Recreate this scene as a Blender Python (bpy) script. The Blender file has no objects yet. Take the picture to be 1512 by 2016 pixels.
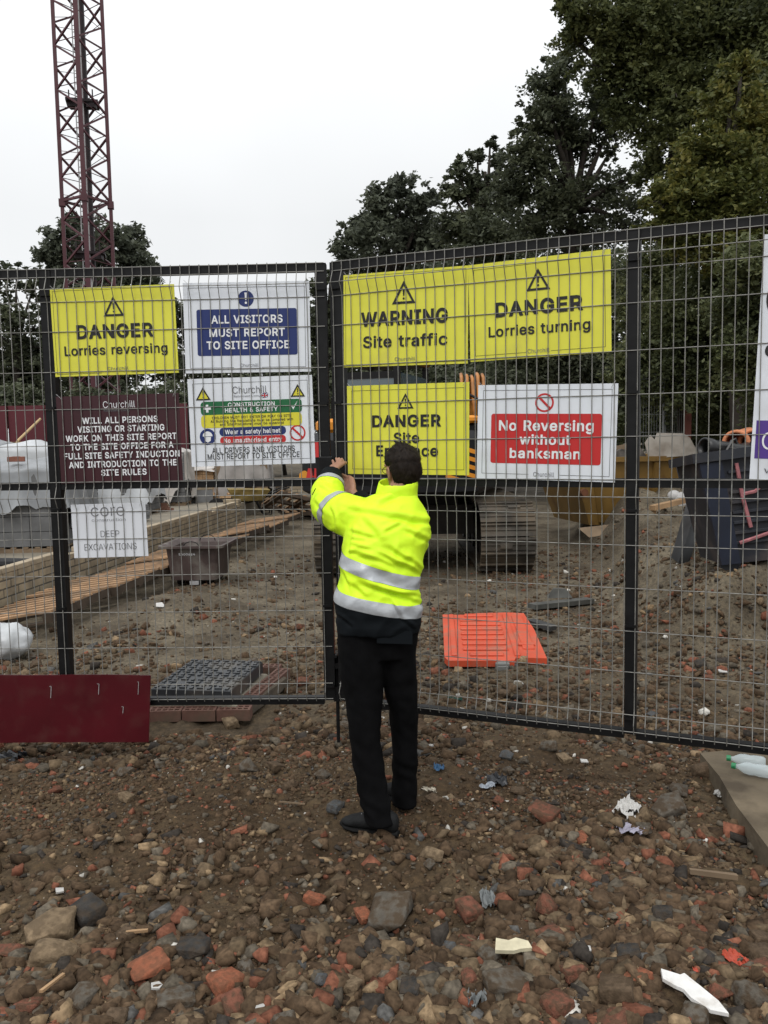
import bpy, bmesh, math, random
import numpy as np
from mathutils import Vector, Matrix, noise as mnoise
from mathutils.geometry import delaunay_2d_cdt
random.seed(7); rng = np.random.default_rng(7)
sc = bpy.context.scene
COL = sc.collection
PI = math.pi
# ------------------------------------------------------------------ camera
F = 1630.0; CH = 1.8; PITCH = math.radians(5.0); ROLL = -0.0168
cam_d = bpy.data.cameras.new('camera'); cam = bpy.data.objects.new('camera', cam_d); COL.objects.link(cam)
cam_d.sensor_fit = 'VERTICAL'; cam_d.sensor_height = 24.0; cam_d.sensor_width = 18.0
cam_d.lens = 24.0 * F / 2016.0
cam_d.clip_start = 0.05; cam_d.clip_end = 2000
CR = Matrix.Rotation(PI / 2 - PITCH, 3, 'X') @ Matrix.Rotation(ROLL, 3, 'Z')
CP = Vector((0, 0, CH))
cam.matrix_world = Matrix.Translation(CP) @ CR.to_4x4()
sc.camera = cam
# ------------------------------------------------------------------ sky, sun, exposure
w = bpy.data.worlds.new('World'); sc.world = w; w.use_nodes = True
nt = w.node_tree; nt.nodes.clear()
sky = nt.nodes.new('ShaderNodeTexSky'); sky.sky_type = 'NISHITA'; sky.sun_disc = False
SUN_EL = math.radians(52); SUN_AZ = math.radians(195)
sky.sun_elevation = SUN_EL; sky.sun_rotation = SUN_AZ
sky.air_density = 1.0; sky.dust_density = 4.0; sky.ozone_density = 1.0
hsv = nt.nodes.new('ShaderNodeHueSaturation'); hsv.inputs['Saturation'].default_value = 0.25
nt.links.new(sky.outputs[0], hsv.inputs['Color'])
mx = nt.nodes.new('ShaderNodeMix'); mx.data_type = 'RGBA'; mx.inputs[0].default_value = 0.86
nt.links.new(hsv.outputs[0], mx.inputs[6])
mx.inputs[7].default_value = (10.5, 10.7, 10.85, 1)          # the even white of an overcast sky
# an overcast sky is brighter overhead than near the horizon, with faint cloud tone
tcw = nt.nodes.new('ShaderNodeTexCoord'); sep = nt.nodes.new('ShaderNodeSeparateXYZ'); nt.links.new(tcw.outputs['Generated'], sep.inputs[0])
mr = nt.nodes.new('ShaderNodeMapRange'); mr.inputs['From Min'].default_value = 0.25; mr.inputs['From Max'].default_value = 1.0; mr.inputs['To Min'].default_value = 0.95; mr.inputs['To Max'].default_value = 1.75
nt.links.new(sep.outputs['Z'], mr.inputs['Value'])
cn = nt.nodes.new('ShaderNodeTexNoise'); cn.inputs['Scale'].default_value = 2.2; cn.inputs['Detail'].default_value = 4; nt.links.new(tcw.outputs['Generated'], cn.inputs['Vector'])
cr = nt.nodes.new('ShaderNodeMapRange'); cr.inputs['From Min'].default_value = 0.3; cr.inputs['From Max'].default_value = 0.7; cr.inputs['To Min'].default_value = 0.93; cr.inputs['To Max'].default_value = 1.04
nt.links.new(cn.outputs['Fac'], cr.inputs['Value'])
mm_ = nt.nodes.new('ShaderNodeMath'); mm_.operation = 'MULTIPLY'; nt.links.new(mr.outputs[0], mm_.inputs[0]); nt.links.new(cr.outputs[0], mm_.inputs[1])
sc_ = nt.nodes.new('ShaderNodeVectorMath'); sc_.operation = 'SCALE'; nt.links.new(mx.outputs[2], sc_.inputs[0]); nt.links.new(mm_.outputs[0], sc_.inputs['Scale'])
bg = nt.nodes.new('ShaderNodeBackground'); bg.inputs[1].default_value = 0.1
nt.links.new(sc_.outputs[0], bg.inputs[0])
wo = nt.nodes.new('ShaderNodeOutputWorld'); nt.links.new(bg.outputs[0], wo.inputs[0])
sd = bpy.data.lights.new('sun', 'SUN'); sd.energy = 1.0; sd.angle = math.radians(25); sd.color = (1, 0.97, 0.93)
sun = bpy.data.objects.new('sun', sd); COL.objects.link(sun)
sun.rotation_euler = Vector((math.sin(SUN_AZ) * math.cos(SUN_EL), math.cos(SUN_AZ) * math.cos(SUN_EL), math.sin(SUN_EL))).to_track_quat('Z', 'Y').to_euler()
vs = sc.view_settings; vs.view_transform = 'Standard'; vs.look = 'None'; vs.exposure = 0.0; vs.gamma = 1.0
try: vs.use_curve_mapping = False
except Exception: pass
sc.cycles.max_bounces = 6; sc.cycles.transparent_max_bounces = 8
# ------------------------------------------------------------------ placing helpers
def ray(px, py): return CR @ Vector(((px - 756) / F, -(py - 1008) / F, -1.0))
def W(px, py, Y):
    d = ray(px, py); return CP + d * (Y / d.y)
def G(px, py, z=0.0):
    d = ray(px, py); return CP + d * ((z - CH) / d.z)
def proj(p):
    q = CR.transposed() @ (Vector(p) - CP); return 756 + F * q.x / -q.z, 1008 - F * q.y / -q.z
def GH(px, py, lift=0.0):
    """where the view ray through a photo point meets the uneven ground"""
    d = ray(px, py); t = 0.5 / d.length
    a = 1.2 / d.y
    for k in range(900):
        X_ = CP + d * a
        if X_.z - lift < Hz(X_.x, X_.y): break
        a += (.02 if X_.y < 12 else .05) / d.y
    return CP + d * a
def thing(name, label, cat, loc=(0, 0, 0), rz=0.0, group=None, rot=None):
    o = bpy.data.objects.new(name, None); COL.objects.link(o)
    o.location = loc; o.rotation_euler = rot if rot else (0, 0, rz); o.empty_display_size = 0.1
    o['label'] = label; o['category'] = cat
    if group: o['group'] = group
    return o
def tag(o, label, cat, group=None):
    o['label'] = label; o['category'] = cat
    if group: o['group'] = group
    return o
def copy_tree(o, parent=None):
    c = o.copy(); COL.objects.link(c)
    if parent is not None: c.parent = parent
    for ch in list(o.children): copy_tree(ch, c)
    return c
class MB:
    """collects boxes, bars, tubes and outlines into one mesh"""
    def __init__(s): s.v = []; s.f = []; s.m = []; s.mi = 0
    def add(s, vs, fs):
        b = len(s.v); s.v += [tuple(v) for v in vs]
        for f in fs: s.f.append(tuple(i + b for i in f)); s.m.append(s.mi)
    def hexa(s, p):   # 4 bottom, 4 top, counter-clockwise from above
        s.add(p, [(3, 2, 1, 0), (4, 5, 6, 7), (0, 1, 5, 4), (1, 2, 6, 5), (2, 3, 7, 6), (3, 0, 4, 7)])
    def box(s, c, d, M=None, bev=0.0):
        x, y, z = d[0] / 2, d[1] / 2, d[2] / 2; c = Vector(c)
        def T(q):
            q = Vector(q)
            return c + (M @ q if M is not None else q)
        if bev <= 0:
            s.hexa([T(q) for q in ((-x, -y, -z), (x, -y, -z), (x, y, -z), (-x, y, -z), (-x, -y, z), (x, -y, z), (x, y, z), (-x, y, z))])
        else:
            b = bev; R = []
            for zz, i in ((-z, b), (-z + b, 0), (z - b, 0), (z, b)):
                a, e = x - i, y - i
                R.append([T(q) for q in ((-a + b, -e, zz), (a - b, -e, zz), (a, -e + b, zz), (a, e - b, zz), (a - b, e, zz), (-a + b, e, zz), (-a, e - b, zz), (-a, -e + b, zz))])
            s.loft(R)
    def bar(s, a, b, w_, h=None, up=(0, 0, 1)):
        a = Vector(a); b = Vector(b); h = h or w_; t = (b - a).normalized(); u = Vector(up)
        if abs(t.dot(u)) > .99: u = Vector((0, 1, 0))
        sx = t.cross(u).normalized() * w_ / 2; sy = sx.cross(t).normalized() * h / 2
        s.hexa([a - sx - sy, a + sx - sy, b + sx - sy, b - sx - sy, a - sx + sy, a + sx + sy, b + sx + sy, b - sx + sy])
    def loft(s, rings, caps=True):
        n = len(rings[0]); b = len(s.v)
        for r in rings: s.v += [tuple(q) for q in r]
        for k in range(len(rings) - 1):
            for i in range(n):
                j = (i + 1) % n
                s.f.append((b + k * n + i, b + k * n + j, b + (k + 1) * n + j, b + (k + 1) * n + i)); s.m.append(s.mi)
        if caps:
            s.f.append(tuple(b + i for i in reversed(range(n)))); s.m.append(s.mi)
            s.f.append(tuple(b + (len(rings) - 1) * n + i for i in range(n))); s.m.append(s.mi)
    def tube(s, pts, r, n=8, caps=True, round_=False):
        pts = [Vector(p) for p in pts]; rs = list(r) if hasattr(r, '__len__') else [r] * len(pts)
        if round_:
            t0 = (pts[0] - pts[1]).normalized(); t1 = (pts[-1] - pts[-2]).normalized()
            A = [(pts[0] + t0 * rs[0] * q, rs[0] * math.sqrt(max(0.02, 1 - q * q))) for q in (.97, .75, .4)]
            B = [(pts[-1] + t1 * rs[-1] * q, rs[-1] * math.sqrt(max(0.02, 1 - q * q))) for q in (.4, .75, .97)]
            pts = [a[0] for a in A] + pts + [b[0] for b in B]; rs = [a[1] for a in A] + rs + [b[1] for b in B]
        rings = []; u = None
        for i, p in enumerate(pts):
            t = (pts[min(i + 1, len(pts) - 1)] - pts[max(i - 1, 0)]).normalized()
            if u is None: u = t.orthogonal().normalized()
            u = (u - t * u.dot(t)).normalized(); v = t.cross(u)
            rings.append([p + (u * math.cos(2 * PI * k / n) + v * math.sin(2 * PI * k / n)) * rs[i] for k in range(n)])
        s.loft(rings, caps)
    def prism(s, poly, off):   # outline (list of points) pushed along off
        a = [Vector(p) for p in poly]; o = Vector(off); n = len(a)
        s.add(a + [p + o for p in a], [tuple(reversed(range(n))), tuple(range(n, 2 * n))] + [(i, (i + 1) % n, (i + 1) % n + n, i + n) for i in range(n)])
    def ellipsoid(s, c, r, M=None, nu=16, nv=10):
        c = Vector(c); R = []
        for k in range(nv + 1):
            a = -PI / 2 + PI * k / nv; a = max(-PI / 2 + .03, min(PI / 2 - .03, a)); ring = []
            for i in range(nu):
                t = 2 * PI * i / nu; q = Vector((r[0] * math.cos(a) * math.cos(t), r[1] * math.cos(a) * math.sin(t), r[2] * math.sin(a)))
                ring.append(c + (M @ q if M is not None else q))
            R.append(ring)
        s.loft(R)
    def mesh(s, name, mats, org=(0, 0, 0), smooth=False):
        me = bpy.data.meshes.new(name); o = Vector(org)
        me.from_pydata([tuple(Vector(v) - o) for v in s.v], [], s.f)
        for m in (mats if isinstance(mats, (list, tuple)) else [mats]): me.materials.append(m)
        me.polygons.foreach_set('material_index', s.m)
        if smooth: me.polygons.foreach_set('use_smooth', [True] * len(me.polygons))
        bm = bmesh.new(); bm.from_mesh(me); bmesh.ops.recalc_face_normals(bm, faces=bm.faces); bm.to_mesh(me); bm.free()
        me.update(); return me
    def build(s, name, mats, parent=None, org=(0, 0, 0), smooth=False, label=None, cat=None, group=None):
        if parent is not None and org == 'P': org = parent_origin(parent)
        o = bpy.data.objects.new(name, s.mesh(name, mats, org, smooth)); COL.objects.link(o)
        if parent is not None: o.parent = parent
        else: o.location = org
        if label: o['label'] = label
        if cat: o['category'] = cat
        if group: o['group'] = group
        return o
def parent_origin(p):
    v = Vector((0, 0, 0))
    while p is not None: v = v + Vector(p.location); p = p.parent
    return v
# ------------------------------------------------------------------ materials
MATS = {}
def mat(name, col, rough=.6, metal=0.0, var=0.0, scale=8.0, bump=0.0, bscale=None, col2=None, spec=.4, obj_coords=True, detail=4.0, contrast=None, transl=0.0, dirt=None):
    if name in MATS: return MATS[name]
    m = bpy.data.materials.new(name); MATS[name] = m; m.use_nodes = True; n = m.node_tree; L = n.links
    b = n.nodes['Principled BSDF']; b.inputs['Roughness'].default_value = rough; b.inputs['Metallic'].default_value = metal
    b.inputs['Specular IOR Level'].default_value = spec
    c = (*col, 1); b.inputs['Base Color'].default_value = c
    tc = n.nodes.new('ShaderNodeTexCoord'); src = tc.outputs['Object']
    if var > 0 or col2 is not None:
        nz = n.nodes.new('ShaderNodeTexNoise'); nz.inputs['Scale'].default_value = scale; nz.inputs['Detail'].default_value = detail
        L.new(src, nz.inputs['Vector'])
        rp = n.nodes.new('ShaderNodeValToRGB'); lo, hi = contrast or (.3, .7)
        rp.color_ramp.elements[0].position = lo; rp.color_ramp.elements[1].position = hi
        c2 = col2 if col2 is not None else tuple(min(1, x * (1 + var)) for x in col)
        c1 = col if col2 is not None else tuple(x * (1 - var) for x in col)
        rp.color_ramp.elements[0].color = (*c1, 1); rp.color_ramp.elements[1].color = (*c2, 1)
        L.new(nz.outputs['Fac'], rp.inputs[0]); out = rp.outputs[0]
        if dirt is not None:
            n2 = n.nodes.new('ShaderNodeTexNoise'); n2.inputs['Scale'].default_value = dirt[1]; n2.inputs['Detail'].default_value = 6
            L.new(src, n2.inputs['Vector']); r2 = n.nodes.new('ShaderNodeValToRGB')
            r2.color_ramp.elements[0].position = dirt[2]; r2.color_ramp.elements[1].position = dirt[3]
            r2.color_ramp.elements[0].color = (0, 0, 0, 1); r2.color_ramp.elements[1].color = (dirt[4],) * 3 + (1,)
            L.new(n2.outputs['Fac'], r2.inputs[0])
            mm = n.nodes.new('ShaderNodeMix'); mm.data_type = 'RGBA'; L.new(r2.outputs[0], mm.inputs[0]); L.new(out, mm.inputs[6]); mm.inputs[7].default_value = (*dirt[0], 1)
            out = mm.outputs[2]
        L.new(out, b.inputs['Base Color'])
    if bump > 0:
        nb = n.nodes.new('ShaderNodeTexNoise'); nb.inputs['Scale'].default_value = bscale or scale * 3; nb.inputs['Detail'].default_value = 5
        L.new(src, nb.inputs['Vector']); bp = n.nodes.new('ShaderNodeBump'); bp.inputs['Strength'].default_value = bump; bp.inputs['Distance'].default_value = .01
        L.new(nb.outputs['Fac'], bp.inputs['Height']); L.new(bp.outputs[0], b.inputs['Normal'])
    return m
black = mat('black_paint', (.0065, .0065, .007), .45, var=.4, scale=14, bump=.05, spec=.22)
wire_m = mat('galvanised_wire', (.205, .20, .185), .5, .2, var=.3, scale=20, spec=.3)
mesh_noise = None
white_board = mat('white_board', (.70, .73, .78), .40, var=.04, scale=6, dirt=((.34, .31, .26), 4, .60, .80, .30))
yellow_board = mat('yellow_board', (.69, .67, .062), .40, var=.05, scale=5, dirt=((.36, .31, .10), 4, .60, .80, .35))
maroon_board = mat('maroon_board', (.040, .008, .012), .35, var=.12, scale=5)
maroon_panel = mat('maroon_panel', (.062, .004, .008), .33, var=.2, scale=3, bump=.02, dirt=((.085, .035, .03), 9, .50, .75, .35))
ink = mat('black_ink', (.012, .012, .012), .5)
ink_grey = mat('grey_ink', (.13, .13, .14), .5)
ink_white = mat('white_ink', (.75, .76, .78), .5)
ink_blue = mat('blue_ink', (.012, .026, .13), .45)
ink_red = mat('red_ink', (.50, .022, .022), .45)
ink_green = mat('green_ink', (.010, .12, .040), .45)
ink_yellow = mat('yellow_ink', (.66, .60, .04), .45)
ink_purple = mat('purple_ink', (.08, .035, .24), .45)
# letter shapes: advance; then closed outlines x,y,... in thousandths of the letter size
GLYPHS = r'''&448;197,-7,150,-2,110,12,78,34,54,62,39,96,34,133,37,163,47,189,63,213,85,235,140,279,216,335,237,352,255,375,262,405,258,427,245,445,226,457,201,461,168,453,145,431,139,416,137,399,139,380,145,363,169,327,204,284,438,0,364,0,171,231,121,293,102,319,87,344,78,370,75,398,79,430,91,458,109,481,134,499,165,510,200,513,235,510,266,499,290,482,308,459,320,433,324,404,322,382,315,362,305,342,291,325,256,293,154,217,128,195,110,174,100,154,97,131,100,108,109,87,124,70,143,57,166,49,193,46,223,50,251,59,278,75,301,95,321,121,336,151,346,186,349,224,408,224,405,180,397,144,385,115,371,92,345,62,333,47,305,23,271,7,234,-3
0453;227,-7,174,1,130,24,95,62,69,113,60,144,53,178,49,214,48,254,49,294,53,330,60,364,69,395,95,447,130,484,174,508,227,516,279,508,323,484,358,447,384,395,393,364,400,330,404,294,405,254,404,214,400,178,393,144,384,113,359,62,323,24,279,1;227,50,261,56,290,74,313,103,330,144,340,194,344,254,340,314,330,365,313,405,290,435,261,453,227,460,192,453,163,435,140,405,123,365,113,314,109,254,113,194,123,144,140,103,163,74,192,56
2453;64,0,64,47,234,229,282,282,299,305,311,327,318,348,320,371,317,397,308,419,293,436,273,449,250,457,224,460,196,457,172,447,153,433,139,413,130,390,127,362,66,362,71,405,86,442,111,473,143,496,182,511,225,516,268,511,306,497,337,474,361,445,376,411,381,372,378,345,371,318,357,290,336,259,306,223,267,180,153,60,153,57,389,57,389,0
4453;40,105,40,158,247,509,311,509,109,166,109,163,413,163,413,105;282,0,282,121,282,146,282,318,343,318,343,0
6453;226,-7,182,-1,142,15,109,40,84,74,69,115,64,162,68,199,80,239,102,285,137,340,252,509,322,509,151,261,145,261,165,288,196,307,214,312,235,314,278,309,316,295,346,271,370,240,384,201,389,157,384,112,368,73,343,39,310,14,271,-2;226,48,254,52,279,63,299,79,314,101,324,128,327,157,324,187,314,213,299,235,279,251,254,262,226,265,198,262,174,252,153,235,138,214,128,188,125,158,128,128,138,102,153,79,174,63,198,52
A480;16,0,201,509,276,509,463,0,395,0,287,302,264,372,232,478,245,478,213,371,191,302,85,0;110,142,110,199,370,199,370,142
B456;60,0,60,509,241,509,289,504,329,491,359,469,381,442,394,410,398,374,395,344,387,320,373,301,356,286,336,275,315,267,315,262,339,257,363,245,385,227,402,203,414,173,418,136,413,100,400,67,377,39,344,18,301,4,247,0;125,57,245,57,296,63,330,80,349,105,355,137,352,161,342,184,327,203,306,218,279,228,248,231,125,231;125,285,238,285,265,288,288,296,308,309,323,326,333,348,336,372,330,403,313,429,283,446,240,452,125,452
C510;267,-7,235,-5,205,1,177,11,150,25,126,42,104,63,86,88,70,115,57,146,48,179,42,215,40,254,42,293,48,329,57,362,70,393,86,421,104,445,126,466,150,484,177,498,205,508,235,514,267,516,305,513,340,504,373,490,402,471,427,447,448,418,463,385,473,348,408,348,401,373,389,395,375,413,357,428,337,440,315,449,292,454,267,456,223,450,184,432,150,403,125,364,109,314,103,254,109,194,125,145,151,105,184,76,223,59,267,53,292,55,315,60,337,69,357,81,375,96,389,114,401,136,408,160,473,160,463,124,448,91,428,62,402,38,373,19,341,5,305,-4
D502;219,0,96,0,96,57,215,57,272,63,318,81,354,110,379,149,394,198,399,255,394,312,379,361,354,399,320,428,275,446,221,452,93,452,93,509,225,509,261,507,294,501,325,492,353,478,399,441,433,391,446,361,455,329,460,293,462,255,460,217,455,181,446,149,433,119,417,92,398,68,376,48,351,31,322,17,291,8,256,2;125,509,125,0,60,0,60,509
E419;60,0,60,509,372,509,372,452,125,452,125,286,355,286,355,229,125,229,125,57,375,57,375,0
F410;60,0,60,509,369,509,369,452,125,452,125,278,346,278,346,221,125,221,125,0
G520;269,-7,236,-5,205,1,176,11,149,25,125,43,104,64,85,88,69,116,57,146,47,179,42,215,40,254,42,293,47,329,57,362,69,393,85,421,103,445,125,466,149,484,175,498,203,508,233,514,265,516,304,513,340,504,374,489,403,469,429,445,449,416,465,384,474,349,408,349,399,372,387,393,373,411,356,427,337,439,315,448,291,454,265,456,222,450,183,432,150,404,125,364,109,314,103,254,109,194,125,145,151,105,184,76,224,59,269,53,309,57,345,71,374,93,396,123,410,160,415,202,434,199,283,199,283,256,478,256,478,200,471,141,451,91,419,50,377,19,326,0
H517;60,0,60,509,125,509,125,289,392,289,392,509,457,509,457,0,392,0,392,232,125,232,125,0
I300;31,0,31,57,118,57,118,452,31,452,31,509,269,509,269,452,183,452,183,57,269,57,269,0
K467;104,145,104,216,139,261,174,303,212,344,364,509,448,509,231,276,228,276;60,0,60,509,125,509,125,334,124,225,125,193,125,0;372,0,188,259,228,309,449,0
L393;60,0,60,509,125,509,125,57,361,57,361,0
M628;60,0,60,509,152,509,277,187,287,159,299,123,311,84,322,49,307,49,318,83,330,121,342,158,352,187,476,509,568,509,568,0,504,0,504,291,504,327,505,369,506,413,507,457,513,457,498,409,482,363,467,322,456,291,342,0,286,0,170,291,159,321,145,361,129,408,112,457,119,457,120,416,121,372,122,328,122,291,122,0
N523;60,0,60,509,136,509,343,183,363,151,388,107,414,55,405,54,401,108,399,157,399,195,399,509,463,509,463,0,387,0,202,290,177,331,148,381,108,452,119,454,122,384,124,328,125,291,125,0
O533;267,-7,235,-5,205,1,177,11,150,25,126,42,105,63,86,88,70,115,57,146,48,179,42,215,40,254,42,293,48,329,57,362,70,393,86,421,105,445,126,466,150,484,177,498,205,508,235,514,267,516,299,514,329,508,357,498,384,484,408,466,429,445,448,421,464,393,477,362,486,329,491,293,493,254,491,215,486,179,477,146,464,115,448,88,429,63,408,42,384,25,357,11,329,1,299,-5;267,53,310,59,349,76,383,105,408,144,425,194,430,254,425,314,408,365,383,404,349,433,310,450,267,456,223,450,184,433,151,404,125,364,109,314,103,254,109,194,125,144,151,105,184,76,223,59
P445;60,0,60,509,235,509,289,503,332,487,366,462,390,430,404,391,409,348,404,304,390,265,366,233,332,207,289,191,235,186,109,186,109,242,233,242,269,246,297,256,318,272,333,294,342,319,344,348,342,376,333,402,318,423,297,439,268,449,232,452,125,452,125,0
R449;60,0,60,509,236,509,290,504,333,489,367,465,390,433,405,395,409,352,405,309,390,271,367,240,333,217,289,203,236,198,96,198,96,255,234,255,269,258,298,267,319,281,334,300,342,324,345,352,342,380,334,405,319,425,298,440,269,449,233,452,125,452,125,0;353,0,230,229,303,229,428,0
S447;224,-9,172,-4,128,9,91,31,64,60,46,96,38,137,104,137,110,110,123,88,142,71,166,59,194,52,224,49,257,52,286,60,311,74,329,92,341,114,346,139,342,161,332,179,316,193,296,205,245,222,184,239,128,260,86,289,60,326,52,372,58,413,75,448,102,476,138,498,180,511,227,516,275,511,316,498,351,476,377,449,394,415,401,378,337,378,326,412,302,437,267,453,225,459,194,456,167,448,145,435,129,418,118,398,115,376,119,352,131,334,148,319,169,308,212,293,264,279,312,264,336,252,359,238,379,220,395,198,405,171,408,139,403,99,386,64,360,34,323,11,278,-4
T449;32,452,32,509,417,509,417,452,257,452,257,0,193,0,193,452
U517;259,-8,203,-2,154,15,114,43,85,80,66,124,60,173,60,509,124,509,124,178,128,144,141,113,160,87,187,68,220,56,259,52,298,56,331,68,357,87,377,113,389,144,393,178,393,509,457,509,457,173,451,124,433,80,403,43,363,15,315,-2
V480;204,0,16,509,84,509,192,206,215,137,248,31,235,31,267,138,290,206,395,509,463,509,278,0
W686;155,0,16,509,82,509,163,196,175,145,187,94,197,40,189,40,200,94,211,145,224,196,306,509,380,509,462,196,474,145,486,94,497,40,488,40,499,94,510,145,523,196,603,509,670,509,530,0,455,0,368,323,351,391,336,475,350,475,335,395,318,323,230,0
X474;18,0,217,284,217,236,29,509,104,509,178,400,204,361,223,329,243,292,232,292,252,329,272,361,298,400,374,509,446,509,259,239,259,287,456,0,382,0,292,129,268,165,250,195,230,231,244,231,225,196,206,166,182,129,91,0
Y472;203,0,203,208,16,509,91,509,192,344,222,292,250,230,224,230,251,293,280,344,381,509,455,509,268,208,268,0
a389;160,-9,126,-5,94,5,68,22,48,45,35,73,30,108,34,138,43,161,58,179,78,193,100,203,125,211,178,220,234,227,265,235,276,255,276,257,273,279,267,297,256,311,240,322,220,329,196,331,171,329,149,322,118,301,100,274,41,291,57,322,79,346,104,364,133,375,163,382,194,384,239,379,263,372,286,360,306,343,322,320,333,290,337,251,337,0,277,0,277,52,272,52,252,25,236,12,215,1,190,-6;170,45,202,49,228,59,248,74,263,93,272,115,276,138,276,190,259,182,231,176,200,171,175,168,134,159,117,150,103,139,95,124,92,105,94,87,102,72,114,61,130,52,149,47
b424;229,-8,198,-5,172,4,153,17,138,31,118,59,112,59,112,0,53,0,53,509,114,509,114,319,118,319,137,346,152,360,171,373,197,381,229,384,274,378,313,361,345,332,370,293,385,245,390,189,385,133,370,84,346,45,313,16,274,-2;220,47,253,51,279,66,301,88,316,117,325,151,328,189,325,227,316,261,301,290,280,311,253,325,220,330,188,325,161,312,140,291,125,263,116,229,113,189,116,150,125,115,140,86,162,65,188,51
c396;207,-8,159,-2,117,16,82,46,56,85,40,133,34,187,40,243,56,291,82,330,117,360,159,378,207,384,234,383,260,377,284,368,305,356,324,341,340,322,353,301,362,277,303,262,290,289,270,311,242,325,207,330,173,325,145,310,124,287,108,258,99,224,96,187,99,151,108,117,124,89,145,66,173,51,207,46,243,52,271,66,292,89,304,117,363,102,354,78,341,56,325,37,306,21,285,9,261,-1,235,-6
d424;195,-8,151,-2,111,16,79,45,55,84,39,133,34,189,39,245,55,293,79,332,112,361,151,378,196,384,228,381,253,373,272,360,287,346,306,319,311,319,311,509,372,509,372,0,313,0,313,59,307,59,287,31,272,17,252,4,227,-5;205,47,236,51,263,65,284,86,299,115,309,150,312,189,309,229,300,263,284,291,263,312,237,325,205,330,172,325,145,311,124,290,108,261,99,227,96,189,99,151,109,117,124,88,145,66,172,51
e404;212,-8,161,-2,117,16,82,46,56,85,40,132,34,187,39,242,55,290,81,329,115,359,157,378,205,384,236,382,266,374,294,361,319,341,341,315,357,282,368,242,371,194,371,169,75,169,75,221,338,221,310,202,307,237,298,269,283,294,263,314,237,326,205,330,173,326,146,313,125,294,109,270,99,241,96,211,96,178,100,139,110,106,128,80,151,61,179,50,212,46,234,48,254,53,271,61,285,73,297,88,306,105,365,91,353,63,335,39,311,19,283,4,249,-5
f254;228,379,228,327,6,327,6,379;81,0,81,432,84,461,96,486,113,505,135,519,161,527,187,530,222,527,243,521,227,468,215,472,195,474,171,470,154,460,145,443,142,419,142,0
g425;207,-151,168,-148,134,-140,105,-127,82,-110,64,-91,51,-69,101,-41,122,-66,136,-78,154,-88,178,-95,207,-97,249,-92,282,-75,304,-47,311,-6,311,68,306,68,287,41,272,28,252,16,227,8,195,5,152,10,113,27,80,53,55,90,39,136,34,191,39,246,55,293,80,332,112,361,152,378,196,384,228,382,253,373,273,360,288,346,308,319,313,319,313,379,372,379,372,-9,367,-54,350,-90,324,-117,291,-136,251,-147;205,59,237,63,264,75,285,95,300,121,309,154,312,193,309,231,300,264,285,291,264,312,237,325,205,330,172,325,145,312,124,290,109,262,99,229,96,193,99,155,109,123,124,96,145,76,172,63
h410;114,227,114,0,53,0,53,509,114,509,114,287,102,287,124,332,152,362,187,379,227,384,264,380,295,369,321,349,341,321,353,285,357,240,357,0,296,0,296,235,290,275,273,304,246,323,210,329,184,326,161,317,141,303,126,283,117,257
i167;53,0,53,379,114,379,114,0;84,443,67,446,54,455,44,468,41,483,44,499,54,512,67,521,84,524,100,521,114,512,123,499,126,483,123,468,114,455,100,446
k381;110,137,110,212,121,212,284,379,360,379,184,199,177,199;53,0,53,509,114,509,114,0;294,0,148,186,191,229,372,0
l189;139,-2,101,3,74,20,58,47,53,84,53,509,114,509,114,99,115,77,120,62,130,54,146,52,160,53,170,54,181,3,162,-1
m610;53,0,53,379,112,379,112,295,108,295,118,323,132,346,151,363,172,376,195,384,219,386,257,380,287,361,309,331,321,295,312,295,322,321,337,343,357,361,381,375,407,383,437,386,468,383,497,372,522,354,541,328,553,296,557,255,557,0,496,0,496,254,490,289,473,313,447,326,419,330,395,328,374,320,358,307,345,290,338,270,335,247,335,0,274,0,274,260,269,288,253,311,229,326,199,330,178,328,158,320,140,307,126,289,117,266,114,238,114,0
n410;114,227,114,0,53,0,53,379,112,379,112,287,102,287,124,332,152,362,187,379,227,384,264,380,295,369,321,349,341,321,353,285,357,240,357,0,296,0,296,235,290,275,273,304,246,323,210,329,184,326,161,317,141,303,126,283,117,257
o415;207,-8,159,-2,117,16,82,46,56,85,40,133,34,187,40,243,56,291,82,330,117,360,159,378,207,384,256,378,299,360,333,330,359,291,376,243,381,187,376,133,359,85,333,46,299,16,256,-2;207,46,242,51,270,66,292,89,307,117,316,151,319,187,316,224,307,258,292,287,270,310,242,325,207,330,173,325,145,310,124,287,108,258,99,224,96,187,99,151,108,117,124,89,145,66,173,51
p424;53,-143,53,379,112,379,112,319,118,319,137,346,152,360,171,373,197,381,229,384,274,378,313,361,345,332,370,293,385,245,390,189,385,133,370,84,346,45,313,16,274,-2,229,-8,198,-5,173,4,153,17,138,31,118,59,114,59,114,-143;220,47,253,51,279,66,301,88,316,117,325,151,328,189,325,227,316,261,301,290,280,311,253,325,220,330,188,325,161,312,140,291,125,263,116,229,113,189,116,150,125,115,140,86,162,65,188,51
r259;53,0,53,379,112,379,112,321,115,321,130,347,152,367,181,380,213,385,229,384,243,384,243,322,230,324,207,326,182,323,159,315,140,301,126,284,117,262,114,237,114,0
s365;182,-8,145,-5,112,3,84,18,62,38,45,63,36,94,94,107,105,79,124,60,150,49,181,45,217,50,244,62,262,81,268,103,265,121,254,136,237,147,212,155,149,170,104,186,72,208,53,237,47,274,51,305,65,332,87,354,115,370,149,381,187,384,223,381,254,372,279,358,299,339,314,316,324,290,268,277,258,298,243,316,219,328,187,333,156,329,131,317,114,299,109,277,112,258,124,243,144,232,172,223,229,209,275,194,306,171,325,142,331,107,326,75,312,47,290,24,260,6,223,-5
t227;204,379,204,327,6,327,6,379;65,471,126,471,126,98,128,76,136,61,150,53,170,50,185,51,202,54,213,2,192,-3,168,-4,125,2,92,21,72,52,65,93
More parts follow.
